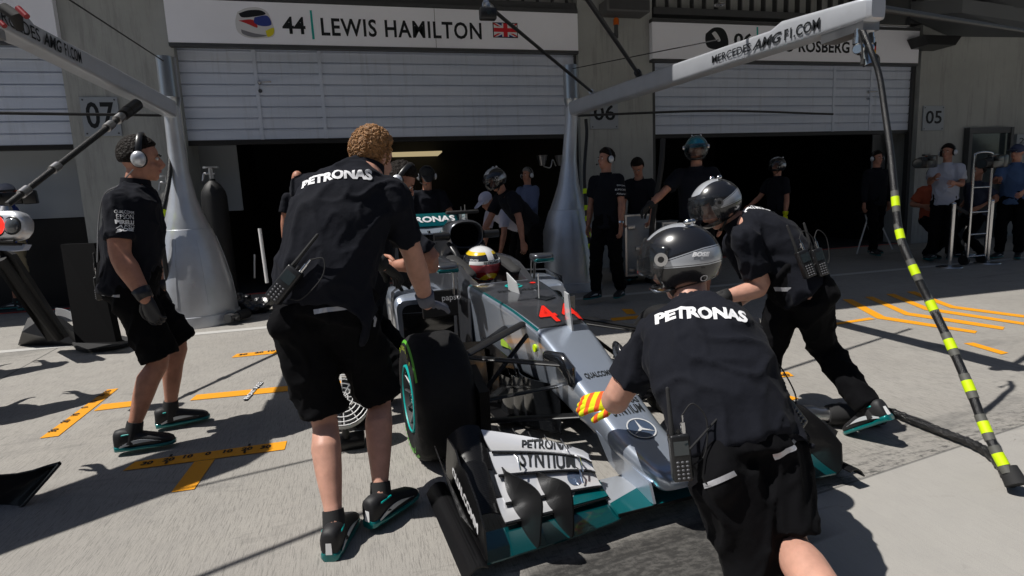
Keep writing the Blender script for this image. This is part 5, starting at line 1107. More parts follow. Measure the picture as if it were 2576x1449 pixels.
def crew_helmet(t, H, f, u, s, kind, visor=1.0, name='helmet'):
    r = f.cross(u); sc = V((.128, .158, .150))*s*.95; o = H+u*.022*s+f*.002*s
    M = basis(o, r*sc.x, f*sc.y, u*sc.z); me = bpy.data.meshes.new(name); bm = bmesh.new(); nU, nV = 72, 48; rows = []
    for j in range(nV+1):
        th = PI*(j+.0001)/nV*.9999; row = []
        for i in range(nU):
            ph = 2*PI*i/nU; x, y, z = math.sin(th)*math.cos(ph), math.sin(th)*math.sin(ph), math.cos(th)
            k = 1.0
            if z < 0: k = 1-.10*z*z; 
            X, Y, Z = x*k, y*k*(1.0+(.10 if y > 0 else 0)*max(0, -z)), z
            if z < -.62: Z = -.62-(z+.62)*.35 if False else -.62+(z+.62)*.25
            if y < 0 and z < -.35: Y *= 1-.12*(-z-.35)
            # face opening
            if y > .55 and -.42 < z < .34: pass
            row.append(bm.verts.new((X, Y, Z)))
        rows.append(row)
    for a, b_ in zip(rows, rows[1:]):
        for i in range(nU):
            q = (a[i], a[(i+1) % nU], b_[(i+1) % nU], b_[i]); c = sum((v.co for v in q), V())/4
            if c.y > .50 and -.46 < c.z < .36: continue
            if c.z < -.655 : continue
            bm.faces.new(q)
    bmesh.ops.remove_doubles(bm, verts=bm.verts[:], dist=1e-4); bmesh.ops.delete(bm, geom=[v for v in bm.verts if not v.link_faces], context='VERTS'); bmesh.ops.recalc_face_normals(bm, faces=bm.faces[:]); bm.to_mesh(me); bm.free(); me.materials.append(HM[kind])
    o_ = link(name, me, None, True, 60); so = o_.modifiers.new('thick', 'SOLIDIFY'); so.thickness = .05; so.offset = -1
    o_.matrix_world = M; bpy.context.view_layer.update(); wpar(o_, t); 
    # visor, shown raised by the angle given
    bm = bmesh.new(); g = []; a = visor
    for j in range(9):
        z = -.5+.9*j/8; row = []
        for i in range(25):
            ph = math.radians(-78+156*i/24)+PI/2; k = math.sqrt(max(.05, 1-(z*.8)**2)); x, y = math.cos(ph)*k*1.04, math.sin(ph)*k*1.06
            yy, zz = y*math.cos(a)-z*math.sin(a), y*math.sin(a)+z*math.cos(a); row.append(bm.verts.new((x, yy, zz)))
        g.append(row)
    for p, q in zip(g, g[1:]):
        for i in range(24): bm.faces.new((p[i], p[i+1], q[i+1], q[i]))
    me = bpy.data.meshes.new('visor'); bm.to_mesh(me); bm.free(); me.materials.append(mat('smoked_visor', (0.02, 0.022, 0.025), 0.05, coat=1, alpha=.35)); v = link('visor', me); v.matrix_world = M; so = v.modifiers.new('thick', 'SOLIDIFY'); so.thickness = .02; bpy.context.view_layer.update(); wpar(v, t)
    for q in (-1, 1):
        b = MB(); c = o+r*q*.128*s+f*.035*s+u*.03*s; b.tube([c-r*q*.01*s, c+r*q*.008*s], .024*s, n=24); pv = wpar(b.obj('visor_pivot', M_chrome), t); b = MB(); b.tube([c+r*q*.007*s, c+r*q*.011*s], .011*s, n=16); wpar(b.obj('pivot_screw', M_black), pv)
    for q in (-1, 1):
        b = MB(); c = o+r*q*.045*s-f*.075*s+u*.128*s; b.ell(c, r*.010*s, f*.016*s, u*.012*s); wpar(b.obj('rivet', M_chrome), t)
    b = MB(); b.tube([o+r*.10*s-u*.085*s+f*.04*s, H+f*.045*s-u*.125*s, o-r*.10*s-u*.085*s+f*.04*s], [(.012*s, .003*s)]*3, side=f, n=8); wpar(b.obj('chin_strap', M_matte), t)
    return o_, M
def radio(label, c, up, out, s=1.0, ant=1):
    """two way radio: c centre, up along the aerial, out away from the wearer (keypad side)"""
    up = V(up).normalized(); out = V(out); out = (out-up*out.dot(up)).normalized(); x = up.cross(out); R = Matrix((x, up, out)).transposed()
    t = thing('two_way_radio', label, 'radio', at(c), 'two-way radios on the crew belts')
    b = MB(); b.box(c, (.058*s, .135*s, .034*s), R, .007*s, 3); wpar(b.obj('case', M_black), t)
    b = MB(); b.box(c+up*.030*s+out*.0175*s, (.042*s, .040*s, .002*s), R, .0); wpar(b.obj('display', M_glass, None, False), t)
    b = MB()
    for i in range(3):
        for j in range(5): b.ell(c+x*(i-1)*.0135*s+up*(-.010-.0115*j)*s+out*.018*s, x*.0052*s, up*.0038*s, out*.003*s, 8, 6)
    wpar(b.obj('keypad', mat('grey_keys', (0.10, 0.10, 0.11), 0.4)), t)
    b = MB(); b.tube([c+up*.066*s-x*.018*s, c+up*.10*s-x*.018*s, c+up*.20*s-x*.018*s], [.0085*s, .007*s, .0055*s], n=10, round_ends=True); wpar(b.obj('aerial', M_matte), t)
    b = MB(); b.tube([c+up*.066*s+x*.016*s, c+up*.10*s+x*.016*s], [.0075*s, .0075*s], n=12); b.tube([c+up*.10*s+x*.016*s, c+up*.12*s+x*.016*s], .0035*s, n=8); wpar(b.obj('plug', M_chrome), t)
    b = MB(); b.tube([c+up*.066*s, c+up*.08*s], .006*s, n=10); wpar(b.obj('knob', M_black), t)
    b = MB(); b.tube(catmull([c+up*.12*s+x*.016*s, c+up*.15*s+x*.05*s, c+up*.10*s+x*.085*s, c+x*.075*s-out*.01, c-up*.03*s+x*.04*s-out*.015], 6), .0022*s, n=6); wpar(b.obj('lead', M_matte), t)
    return t
def bvw(objs):                                                   # surfaces modelled in world coordinates
    bm = bmesh.new()
    for o in objs: bm.from_mesh(o.data)
    t = BVHTree.FromBMesh(bm); bm.free(); return t
def pxhit(uv, bvh):
    d = ray(*uv).normalized(); h = bvh.ray_cast(CAM, d); return (h[0], h[1]) if h[0] is not None else (None, None)
def px_text(s, uv0, uv1, h, bvh, m, parent, name='lettering', lift=.0035, warp=None, **k):
    a, c = pxhit(uv0, bvh)[0], pxhit(uv1, bvh)[0]; mid, n = pxhit(((uv0[0]+uv1[0])/2, (uv0[1]+uv1[1])/2), bvh)
    if mid is None: print('TEXT MISS', s); return None
    dm = (mid-CAM).dot(CFW); a = a or D(*uv0, dm); c = c or D(*uv1, dm)
    x = c-a; L = x.length*1.0; x.normalize(); n = (n+(-ray(*uv0)).normalized()*.6).normalized(); n = (n-x*n.dot(x)).normalized(); y = n.cross(x)
    return wpar(drape_text(s, name, mid, x, y, L, h, m, None, bvh, lift, sub=.014, warp=warp, **k), parent)
def px_patch(pts, bvh, m, parent, name, lift=.003, sub=.01):     # flat shape given by photo points, laid on a surface
    P = [pxhit(p, bvh) for p in pts]
    P = [p for p in P if p[0] is not None]
    if len(P) < 3: print('PATCH MISS', name); return None
    bm = bmesh.new(); n = sum((p[1] for p in P), V())/len(P); c = sum((p[0] for p in P), V())/len(P); n.normalize(); x, y = frame_of(n)
    f = bm.faces.new([bm.verts.new(((p[0]-c).dot(x), (p[0]-c).dot(y), 0)) for p in P]); bmesh.ops.triangulate(bm, faces=[f])
    for _ in range(5):
        e = [q for q in bm.edges if q.calc_length() > sub*1.5]
        if not e: break
        bmesh.ops.subdivide_edges(bm, edges=e, cuts=1); bmesh.ops.triangulate(bm, faces=bm.faces[:])
    yy = n.cross(x)
    for v in bm.verts: a_, b_ = v.co.x, v.co.y; w_ = x*a_+y*b_; v.co = V((w_.dot(x), w_.dot(yy), 0))
    drape(bm, c, x, yy, bvh, lift, .25); me = bpy.data.meshes.new(name); bm.to_mesh(me); bm.free(); me.materials.append(m); return wpar(link(name, me, None, False), parent)
M_reflect = mat('reflective_strip', (0.50, 0.50, 0.53), 0.35, metal=.3)

# ------------------------------------------------------------ the blond man leaning on the front tyre
def glove_stripe():
    m, b = newmat('striped_work_glove_cloth', .85); x = b.xyz('Generated'); v = b.math('FRACT', b.math('MULTIPLY', b.math('ADD', x[0], b.math('MULTIPLY', x[1], -.9)), 3.6)); c = b.mix(b.math('GREATER_THAN', v, .55), (.62, .66, 0), (.78, .10, .01)); b.set('Base Color', c); b.set('Normal', b.bump(b.noise(180, 3), .4, .003)); return m
M_glovestripe = glove_stripe()
B = person(dict(label='person with curly sandy hair seen from behind, leaning with one hand on the front tyre', near=True, s=1.03, pel=D(818, 785, 2.42), neck=D(922, 430, 2.62), head=D(940, 398, 2.66), face=V((.75, .66, -.28)), headup=V((.3, .2, 1)),
    right=V((.93, -.30, -.14)), hipright=V((.98, .08, 0)), shR=D(985, 492, 2.52), shL=D(772, 478, 2.60), wrR=D(1088, 806, 2.86), ehR=V((.3, -.9, -.2)), hdR=V((.35, .55, -.12)), pnR=V((0, .1, -1)), wrL=D(965, 668, 3.0), pnL=V((0, 0, -1)), curl=(.16, .4), spread=.008,
    anL=D(842, 1330, 2.26), anR=D(957, 1256, 2.42), toeL=V((.28, 1, 0)), toeR=V((.75, .75, 0)), khL=V((0.1, 1, .1)), khR=V((.3, 1, .1)), skin=M_skinp, gloves=(mat('grey_knit_glove', (0.16, 0.17, 0.21), 0.9, bump=.03, bscale=300), M_matte), shorts=True, hair=M_hairb, curls=1100, curlr=.8, hairh=.010, hairn=.5, showface=False, bend=V((-.05, -.05, .02)), fat=1.12, arm=1.12, belt=False, hem=-.085))
bt = bvw([B['top']]); bb = bvw([B['bot']])
px_text('PETRONAS', (752, 440), (936, 436), .055, bt, M_whitet, B['t'], bold=.05)
px_patch([(788, 779), (886, 768), (887, 778), (790, 791)], bb, M_reflect, B['t'], 'zip_strip'); px_patch([(673, 776), (691, 776), (691, 787), (673, 787)], bb, M_reflect, B['t'], 'zip_strip')
px_patch([(930, 752), (934, 750), (946, 800), (943, 822), (938, 822)], bb, M_reflect, B['t'], 'zip_strip')
q = D(716, 716, 2.24); radio('two-way radio tilted at the left hip of the curly haired man', q, (CR*.62+CU*.78), -CFW*1.0+CR*-.1, 1.15)

# ------------------------------------------------------------ the man with the headset at the left
Lm = person(dict(label='person in profile at the left in ear defenders, black shirt and shorts, walking', near=True, s=1.04, pel=D(328, 705, 3.38), neck=D(342, 466, 3.36), head=D(357, 404, 3.36), face=V((.98, .15, -.1)), headup=V((.02, 0, 1)),
    right=V((.25, -.97, 0)), shR=D(298, 508, 3.2), shL=D(368, 500, 3.6), wrR=D(368, 752, 3.16), ehR=V((-1, -.1, .1)), hdR=V((.22, .0, -1)), pnR=V((.3, 1, .1)), wrL=D(402, 735, 3.62), ehL=V((-1, 0, -.4)), hdL=V((.2, 0, -1)), curl=(.4, .4),
    anR=D(328, 1092, 3.28), anL=D(426, 1036, 3.64), toeR=V((1, .10, 0)), toeL=V((.95, .3, 0)), khR=V((1, .1, 0)), khL=V((1, .1, 0)), skin=M_skin, gloves=mat('dark_work_glove', (0.012, 0.013, 0.018), 0.45), shorts=True, hair=M_haird, hairn=.3, hairh=.012, headset=True, mic=False, arm=1.25, bend=V((.0, 0, 0)), hem=.05, fat=1.1, shl=1.0))
lt = bvw([Lm['top']]); lb = bvw([Lm['bot']])
for s_, u0, u1, v0, v1, h, kw in (('QUALCOMM', 289, 338, 532, 536, .022, {}), ('EPSON', 294, 337, 545, 546, .026, {}), ('PIRELLI', 294, 339, 558, 560, .022, dict(bold=.05)), ('AMG', 296, 342, 569, 570, .018, dict(shear=.3)), ('BOSE', 297, 340, 578, 578, .018, dict(bold=.05, shear=.3))): px_text(s_, (u0, v0), (u1, v1), h, lt, M_whitet, Lm['t'], **kw)
px_patch([(254, 742), (302, 741), (302, 748), (255, 751)], lb, M_reflect, Lm['t'], 'zip_strip')
b = MB(); b.tube(catmull([Lm['H']+Lm['hr']*.09+Lm['hu']*-.06-Lm['face']*.03, D(300, 465, 3.3), D(262, 490, 3.3), D(248, 560, 3.35), D(245, 660, 3.35)], 8), .004, n=6); wpar(b.obj('coiled_lead', mat('grey_lead', (.25, .25, .26), .5)), Lm['t'])
q = D(248, 725, 3.34); radio('two-way radio behind the hip of the man with ear defenders', q, (0, 0, 1), (-1, -.3, 0), 1.0)

# ------------------------------------------------------------ the helmeted man pushing on the nose, seen from behind
K = person(dict(label='person in a black and silver helmet crouching with a striped glove on the car nose', near=True, s=1.04, pel=D(1868, 1135, 1.78), neck=D(1738, 782, 2.14), head=D(1716, 672, 2.22), face=V((-.75, .62, -.30)), headup=V((-.1, .12, 1)),
    right=V((.80, -.38, .02)), hipright=V((.95, .18, .18)), shL=D(1652, 838, 2.12), shR=D(1868, 842, 2.02), wrL=D(1552, 1003, 2.46), ehL=V((-.6, -.3, -.5)), hdL=V((-.88, .30, -.12)), pnL=V((-.1, .6, -.8)), wrR=D(1830, 1020, 2.6), ehR=V((1, .2, -.3)), curl=(.35, .22), spread=.012, gk=.0055,
    knR=D(1978, 1365, 1.70), anR=D(2185, 1640, 1.32), knL=D(1945, 1515, 1.72), anL=D(1960, 1700, 1.40), toeR=V((.2, -.5, -.8)), toeL=V((.0, -.4, -.8)), fuR=V((0, -1, .3)), fuL=V((0, -1, .3)), skin=M_skinp, gloves=(M_glovey, M_glovestripe), shorts=True, helmet='black', visor=.55, showface=False, fat=1.0, arm=1.2, bend=V((-.05, -.05, .04)), hem=-.20, belt=True, loose=1.03))
kt = bvw([K['top']]); kb = bvw([K['bot']])
px_text('PETRONAS', (1658, 772), (1876, 802), .056, kt, M_whitet, K['t'], bold=.05)
px_patch([(1768, 1216), (1846, 1184), (1854, 1196), (1772, 1230)], kb, M_reflect, K['t'], 'zip_strip'); px_patch([(1942, 1142), (1975, 1128), (1996, 1102), (2002, 1110), (1985, 1138), (1948, 1157)], kb, M_reflect, K['t'], 'zip_strip')
bs_ = bvh_of([x for x in K['t'].children if x.name.startswith('helmet')])
px_text('BOSE', (1741, 640), (1786, 639), .017, bs_, M_whitet, K['t'], bold=.05, shear=.3); px_text('SCHUBERTH', (1746, 716), (1786, 716), .010, bs_, M_whitet, K['t'], bold=.02)
px_text('O', (1761, 699), (1779, 699), .026, bs_, M_whitet, K['t']); px_text('RICK', (1764, 673), (1774, 673), .006, bs_, M_ink, K['t'])
radio('two-way radio with keypad standing on the belt of the crouching helmeted man', D(1712, 1150, 1.66), (-CR*.10+CU), -CFW, 1.0)
radio('two-way radio hanging slanted at the far hip of the crouching helmeted man', D(1976, 1030, 1.86), (-CR*.62+CU*.80), -CFW*.7+CR*.5, 1.15)
b = MB(); b.tube(catmull([D(1735, 1130, 1.62), D(1780, 1080, 1.66), D(1815, 1040, 1.7), D(1850, 990, 1.75)], 6), .003, n=6); wpar(b.obj('lead', M_matte), K['t'])
b = MB(); b.tube([D(1832, 1011, 1.70), D(1841, 998, 1.71)], .006, n=8); wpar(b.obj('red_clip', M_red), K['t'])

# ------------------------------------------------------------ the helmeted man bending at the far side
J = person(dict(label='person in a black and silver helmet bending forward at the far side, one heel lifted', near=True, s=.98, pel=D(2008, 722, 3.1), neck=D(1852, 562, 3.22), head=D(1806, 522, 3.22), face=V((-.85, .10, -.50)), headup=V((-.5, .1, .85)),
    right=V((.35, .93, .05)), hipright=V((.25, .96, 0)), shL=D(1872, 600, 3.02), shR=D(1850, 610, 3.42), wrL=D(1806, 752, 3.04), ehL=V((1, -.1, -.2)), hdL=V((-.5, .3, -.8)), pnL=V((.2, .5, 0)), wrR=D(1835, 775, 3.35), ehR=V((1, .1, -.2)), hdR=V((-.4, .1, -.8)), curl=(.5, .5),
    leg=.95, anL=D(2190, 1028, 2.98), anR=D(1925, 1062, 3.32), toeL=V((-.15, .85, -.6)), fuL=V((-.1, .55, .8)), toeR=V((-.9, .3, 0)), khL=V((.25, 1, .1)), khR=V((-.4, 1, 0)), skin=M_skinp, gloves=(M_matte, M_matte), helmet='black', visor=.45, showface=False, bend=V((.03, 0, .07)), arm=1.15, hem=.03, fat=1.05))
jt = bvw([J['top']]); jb = bvw([J['bot']])
px_text('PETRONAS', (1872, 526), (1952, 520), .05, jt, M_whitet, J['t'], bold=.05)
px_patch([(1946, 722), (2016, 718), (2018, 728), (1950, 732)], jb, M_reflect, J['t'], 'zip_strip')
radio('two-way radio on the belt of the bending man, nearer his spine', D(2026, 664, 2.88), (-CR*.38+CU), -CFW+CR*.2, 1.05); radio('two-way radio on the belt of the bending man, at the hip side', D(2060, 660, 2.92), (-CR*.30+CU), -CFW+CR*.3, 1.05)
# ------------------------------------------------------------ the other people, standing in and around the garages
def px_of(p):
    q = p-CAM; z = q.dot(CFW); return 1288+CF*q.dot(CR)/z, 724.5-CF*q.dot(CU)/z, z
def stand(label, u, vtop, d, yaw, s=1.0, lean=0.0, head=None, hp=0.0, R=(.26, .05, .86), L=(.26, .05, .86), step=.12, eR=None, eL=None, **k):
    """head top at photo point (u, vtop) at depth d; yaw 0 looks along +x, 90 into the garage; hand targets as (out, forward, height)"""
    top = D(u, vtop, d); a = math.radians(yaw); f = V((math.cos(a), math.sin(a), 0)); r = V((math.sin(a), -math.cos(a), 0)); z = V((0, 0, 1))
    ht = k.pop('hips', .93)*s; tl = .55*s; cl, sl = math.cos(lean), math.sin(lean)
    hdz = tl*cl+.30*s*math.cos(lean*.6); base = V((top.x, top.y, 0)) - f*(tl*sl+.28*s*math.sin(lean*.6)); pel = base+z*(k.pop('pz', None) or ht)
    if k.pop('fitz', True): 
        dz = top.z-(pel.z+hdz); pel = pel+z*max(-.25, min(.10, dz))
    neck = pel+(z*cl+f*sl)*tl; hd = neck+(z*math.cos(lean*.5+hp*.3)+f*math.sin(lean*.5+hp*.3))*.185*s
    hf = f if head is None else V((math.cos(math.radians(head)), math.sin(math.radians(head)), 0)); hf = (hf+z*-math.tan(hp)).normalized()
    T = lambda o, sg: base+r*sg*o[0]*s+f*o[1]*s+z*o[2]*s
    ax = z*0.1; 
    spec = dict(label=label, s=s, pel=pel, neck=neck, head=hd, face=hf, right=r, wrR=T(R, 1), wrL=T(L, -1), anR=base+r*.11*s+f*step*s+z*.09, anL=base-r*.11*s-f*step*s+z*.09, toeR=f+r*.2, toeL=f-r*.2, khR=f, khL=f, base=base, pnR=-r, pnL=r, group=None)
    if eR is not None: spec['ehR'] = r*eR[0]+f*eR[1]+z*eR[2]
    if eL is not None: spec['ehL'] = -r*eL[0]+f*eL[1]+z*eL[2]
    spec.update(k); return person(spec)
def sleeve_text(p, rows, uv, w_, h, m=M_whitet):
    bv = bvw([p['top']])
    for i, s_ in enumerate(rows): px_text(s_, (uv[0], uv[1]+i*h*1.5), (uv[0]+w_, uv[1]+i*h*1.5+1), .02, bv, m, p['t'])
m06 = stand('smiling person with headset and wristwatch standing beside the right cone base', 1523, 377, 7.0, 215, 1.0, head=195, L=(.26, .10, .80), R=(.30, .0, .84), step=.13, hair=M_haird, headset=True, skin=M_skin, vb=.009, fat=.95)
sleeve_text(m06, ('QUALCOMM', 'EPSON', 'Allianz', 'IWC', 'BOSE'), (1552, 466), 22, 7)
b = MB(); q = m06['wrL']; dd = (m06['elL']-q).normalized(); b.tube([q+dd*.02, q+dd*.045], .036, n=16); wpar(b.obj('watch', M_chrome), m06['t'])
lap = stand('person looking down over a laptop behind the metal case, beside the pillar', 1604, 398, 8.3, 230, 1.0, lean=.35, hp=.8, R=(.2, .35, 1.0), L=(.2, .35, 1.0), hair=M_haird, skin=M_skin)
blu = stand('person in a teal and black helmet holding a black pole behind the bending crew', 1752, 345, 6.2, 235, 1.0, hp=.35, L=(.25, .15, 1.0), R=(.55, .40, 1.12), eR=(.6, .2, -.7), helmet='tealfull', visor=.3, skin=M_skin, showface=False, gloves=(M_matte, None), shorts=True, step=.1)
far = stand('person in a black and silver helmet with a yellow glove inside the right garage', 1956, 402, 9.6, 185, 1.0, helmet='black', visor=.3, R=(.25, .35, 1.05), L=(.22, .02, .80), skin=M_skin, showface=False, gloves=(None, M_glovey))
wk = stand('person with headset in a black pullover lettered in white, walking out of the right garage', 2208, 380, 10.2, 262, 1.0, head=265, long=True, hair=M_haird, headset=True, mic=False, R=(.32, .12, .86), L=(.34, -.08, .86), step=.16, skin=M_skin)
px_text('PETRONAS', (2184, 577), (2233, 581), .07, bvw([wk['top']]), M_whitet, wk['t'], bold=.03)
cm = stand('person in a white polo shirt carrying a television camera on the shoulder, at the right', 2386, 360, 9.2, 205, 1.0, head=195, R=(.05, .42, 1.38), L=(.20, .36, 1.28), eR=(.3, .2, -1), eL=(.3, .1, -1), top=M_whitesh, cap=None, hair=M_haird, headset=True, mic=True, skin=M_skin, step=.05, vc=.01)
cr = stand('person in a blue shirt with camera and cap cut off by the right edge', 2560, 366, 9.3, 200, 1.0, head=185, R=(.10, .45, 1.30), L=(.2, .3, 1.1), top=M_blue, cap=mat('navy_cap', (.03, .04, .09), .8), skin=M_skin, step=.06)
ov = stand('person in an orange vest half hidden behind the cameraman in the white shirt', 2350, 425, 9.75, 250, .97, top=mat('faded_orange_vest', (.35, .07, .03), .8), bottom=M_shorts, R=(.25, .2, .95), L=(.25, .2, .95), hair=M_haird, skin=M_skin2)
ds = stand('person in a dark blue shirt standing in the glass doorway on the right', 2462, 415, 10.6-.9, 170, .97, top=mat('navy_shirt', (.03, .04, .075), .85), hair=M_haird, skin=M_skin2, R=(.2, .1, .9), L=(.2, .1, .9))
bald = stand('bald person standing inside the dark garage left of the leaning man', 746, 424, 7.9, 275, .99, skin=M_skin, R=(.28, .05, .86), L=(.28, .05, .86))
cap = stand('person in dark cap and headset leaning on the rear wing', 1072, 421, 7.45, 268, 1.0, lean=.22, hp=.55, R=(.30, .30, .98), L=(.34, .30, .98), cap=M_matte, headset=True, mic=True, skin=M_skin, step=.05, gloves=(M_matte, M_matte))
ln = stand('person in a black helmet with silver stripe leaning over the car beside the airbox', 1241, 432, 7.0, 195, 1.0, lean=.75, hp=.5, R=(.22, .62, .88), L=(.30, .30, .82), eL=(.4, -.1, -1), helmet='black', visor=.0, skin=M_skin, showface=False, step=.1)
wc = stand('person bending in a white cap and white shirt behind the airbox', 1216, 490, 7.7, 205, .96, lean=1.15, hp=.6, R=(.2, .6, .6), L=(.2, .6, .6), top=mat('white_shirt_bright', (.5, .5, .62), .85), cap=mat('white_cap', (.55, .55, .68), .8), skin=M_skin)
su = stand('grey haired person in a light blue shirt and tie deep in the middle garage', 1325, 425, 9.6, 215, .98, top=mat('pale_blue_shirt', (.10, .13, .24), .85), long=True, hair=M_hairg, headset=True, mic=False, skin=M_skin, R=(.15, .3, 1.1), L=(.15, .3, 1.1))
lc = stand('person in blue shirt and khaki shorts with a camera at the left edge', 8, 438, 8.3, 190, 1.0, head=180, top=mat('royal_blue_cloth', (.02, .05, .30), .85), bottom=M_beige, shorts=True, cap=mat('pale_cap', (.35, .35, .4), .8), R=(.15, .35, 1.2), L=(.2, .3, 1.15), skin=M_skin2, step=.15)
hid = person(dict(label='person with headset bending behind the leaning man, bare arms towards the cockpit', s=1.0, near=True, pel=D(905, 800, 3.75), neck=D(965, 515, 3.72), head=D(1006, 462, 3.75), face=V((.8, -.3, -.6)), headup=V((.4, 0, .9)), right=V((-.35, -.93, 0)), shR=D(1000, 575, 3.30), shL=D(960, 560, 3.9),
    wrR=D(1000, 668, 3.42), ehR=V((1, -.3, -1.2)), wrL=D(990, 690, 3.75), ehL=V((-1, 0, -.5)), anR=D(880, 1068, 3.5), anL=D(930, 1040, 3.9), toeR=V((1, -.1, 0)), toeL=V((1, .1, 0)), khR=V((1, 0, 0)), khL=V((1, 0, 0)), gloves=(None, M_matte), arm=1.35, hair=M_haird, headset=True, skin=M_skin, showface=True))
for lab, px, py, yw in (('person in black team clothes just outside the left edge, level with the far yellow line', -3.78, 5.95, 95), ('person in black team clothes outside the left edge beside the side wheel line', -2.92, 4.62, 100), ('person in black team clothes outside the left edge, nearest the lens', -2.18, 2.98, 95)):  # unseen crew, added so their shadows fall in from the left
    a_ = math.radians(yw); f_ = V((math.cos(a_), math.sin(a_), 0)); r_ = V((f_.y, -f_.x, 0)); o_ = V((px, py, 0))
    person(dict(label=lab, pel=o_+V((0, 0, .90)), neck=o_+f_*.22+V((0, 0, 1.41)), head=o_+f_*.31+V((0, 0, 1.58)), face=f_-V((0, 0, .3)), right=r_, wrR=o_+f_*.42+r_*.2+V((0, 0, 1.02)), wrL=o_+f_*.40-r_*.2+V((0, 0, 1.05)), anR=o_+r_*.12+f_*.15+V((0, 0, .09)), anL=o_-r_*.12-f_*.12+V((0, 0, .09)), khR=f_, khL=f_, hair=M_haird, showface=False))
rod('cable', 'long slack cable added for its shadow, high between the two gantries, above the picture', 'cable', [V((-4.2, 1.55, 3.3)), V((-1.5, 2.72, 3.15)), V((1.2, 3.6, 3.1)), V((3.0, 4.2, 3.2))], .016, M_matte, 'gantry wires')  # unseen cables, added for the thin shadow lines on the concrete
rod('cable', 'second cable added for its shadow, high between the gantries, above the picture', 'cable', [V((-4.2, 2.75, 3.2)), V((-2.0, 3.25, 3.1)), V((0.4, 3.7, 3.0))], .010, M_matte, 'gantry wires')
t = thing('overhead_shadow_unit', 'dark overhead unit with an unseen cover added for its shadow, and red couplings at the end of the left boom', 'overhead unit', at((-2.4, 3.4, 2.45)))
b = MB(); b.prism([V((-2.25, 3.75, 2.44)), V((-2.05, 3.62, 2.44)), V((-2.02, 3.42, 2.44)), V((-2.12, 3.26, 2.44)), V((-2.9, 2.75, 2.44)), V((-3.7, 2.15, 2.44)), V((-4.0, 2.6, 2.44)), V((-3.1, 3.2, 2.44)), V((-2.6, 3.62, 2.44))], (0, 0, .10)); wpar(b.obj('cover', M_matte, smooth=False), t)  # unseen cover, shaped to throw the broad shadow at lower left
b = MB(); b.tube([D(10, 20, 3.2), D(40, 40, 3.2), D(50, 75, 3.25)], [.03, .035, .02]); wpar(b.obj('coupling', M_matte), t)
b = MB(); b.tube([D(45, 20, 3.15), D(68, 42, 3.15)], .016); b.tube([D(0, 55, 3.2), D(12, 66, 3.2)], .014); wpar(b.obj('red_coupling', mat('dark_red_anodised', (.25, .01, .015), .4)), t)
# ------------------------------------------------------------ the driver in the cockpit
def cvec(x, y, z): return CAR.to_3x3() @ V((x, y, z))
DH = cw(-1.575, 0.0, .812)
drv = person(dict(label='driver in a white and yellow helmet sitting in the racing car', s=.97, near=True, pel=cw(-1.45, 0, .22), neck=cw(-1.72, 0, .62), head=DH, face=cvec(.97, .20, -.06), headup=cvec(.15, .0, 1), right=cvec(0, -1, 0), shR=cw(-1.62, -.17, .56), shL=cw(-1.62, .17, .56), wrR=cw(-1.2, -.10, .58), wrL=cw(-1.2, .10, .58),
    ehR=cvec(0, -.3, -1), ehL=cvec(0, .3, -1), anR=cw(-.75, -.08, .40), anL=cw(-.75, .08, .40), khR=cvec(0, 0, 1), khL=cvec(0, 0, 1), base=cw(-1.45, 0, .05), headgear='racing', long=True, top=mat('race_suit', (.35, .36, .38), .8), bottom=mat('race_suit', (.35, .36, .38), .8), gloves=(M_ink, M_ink), feet=False, belt=False))
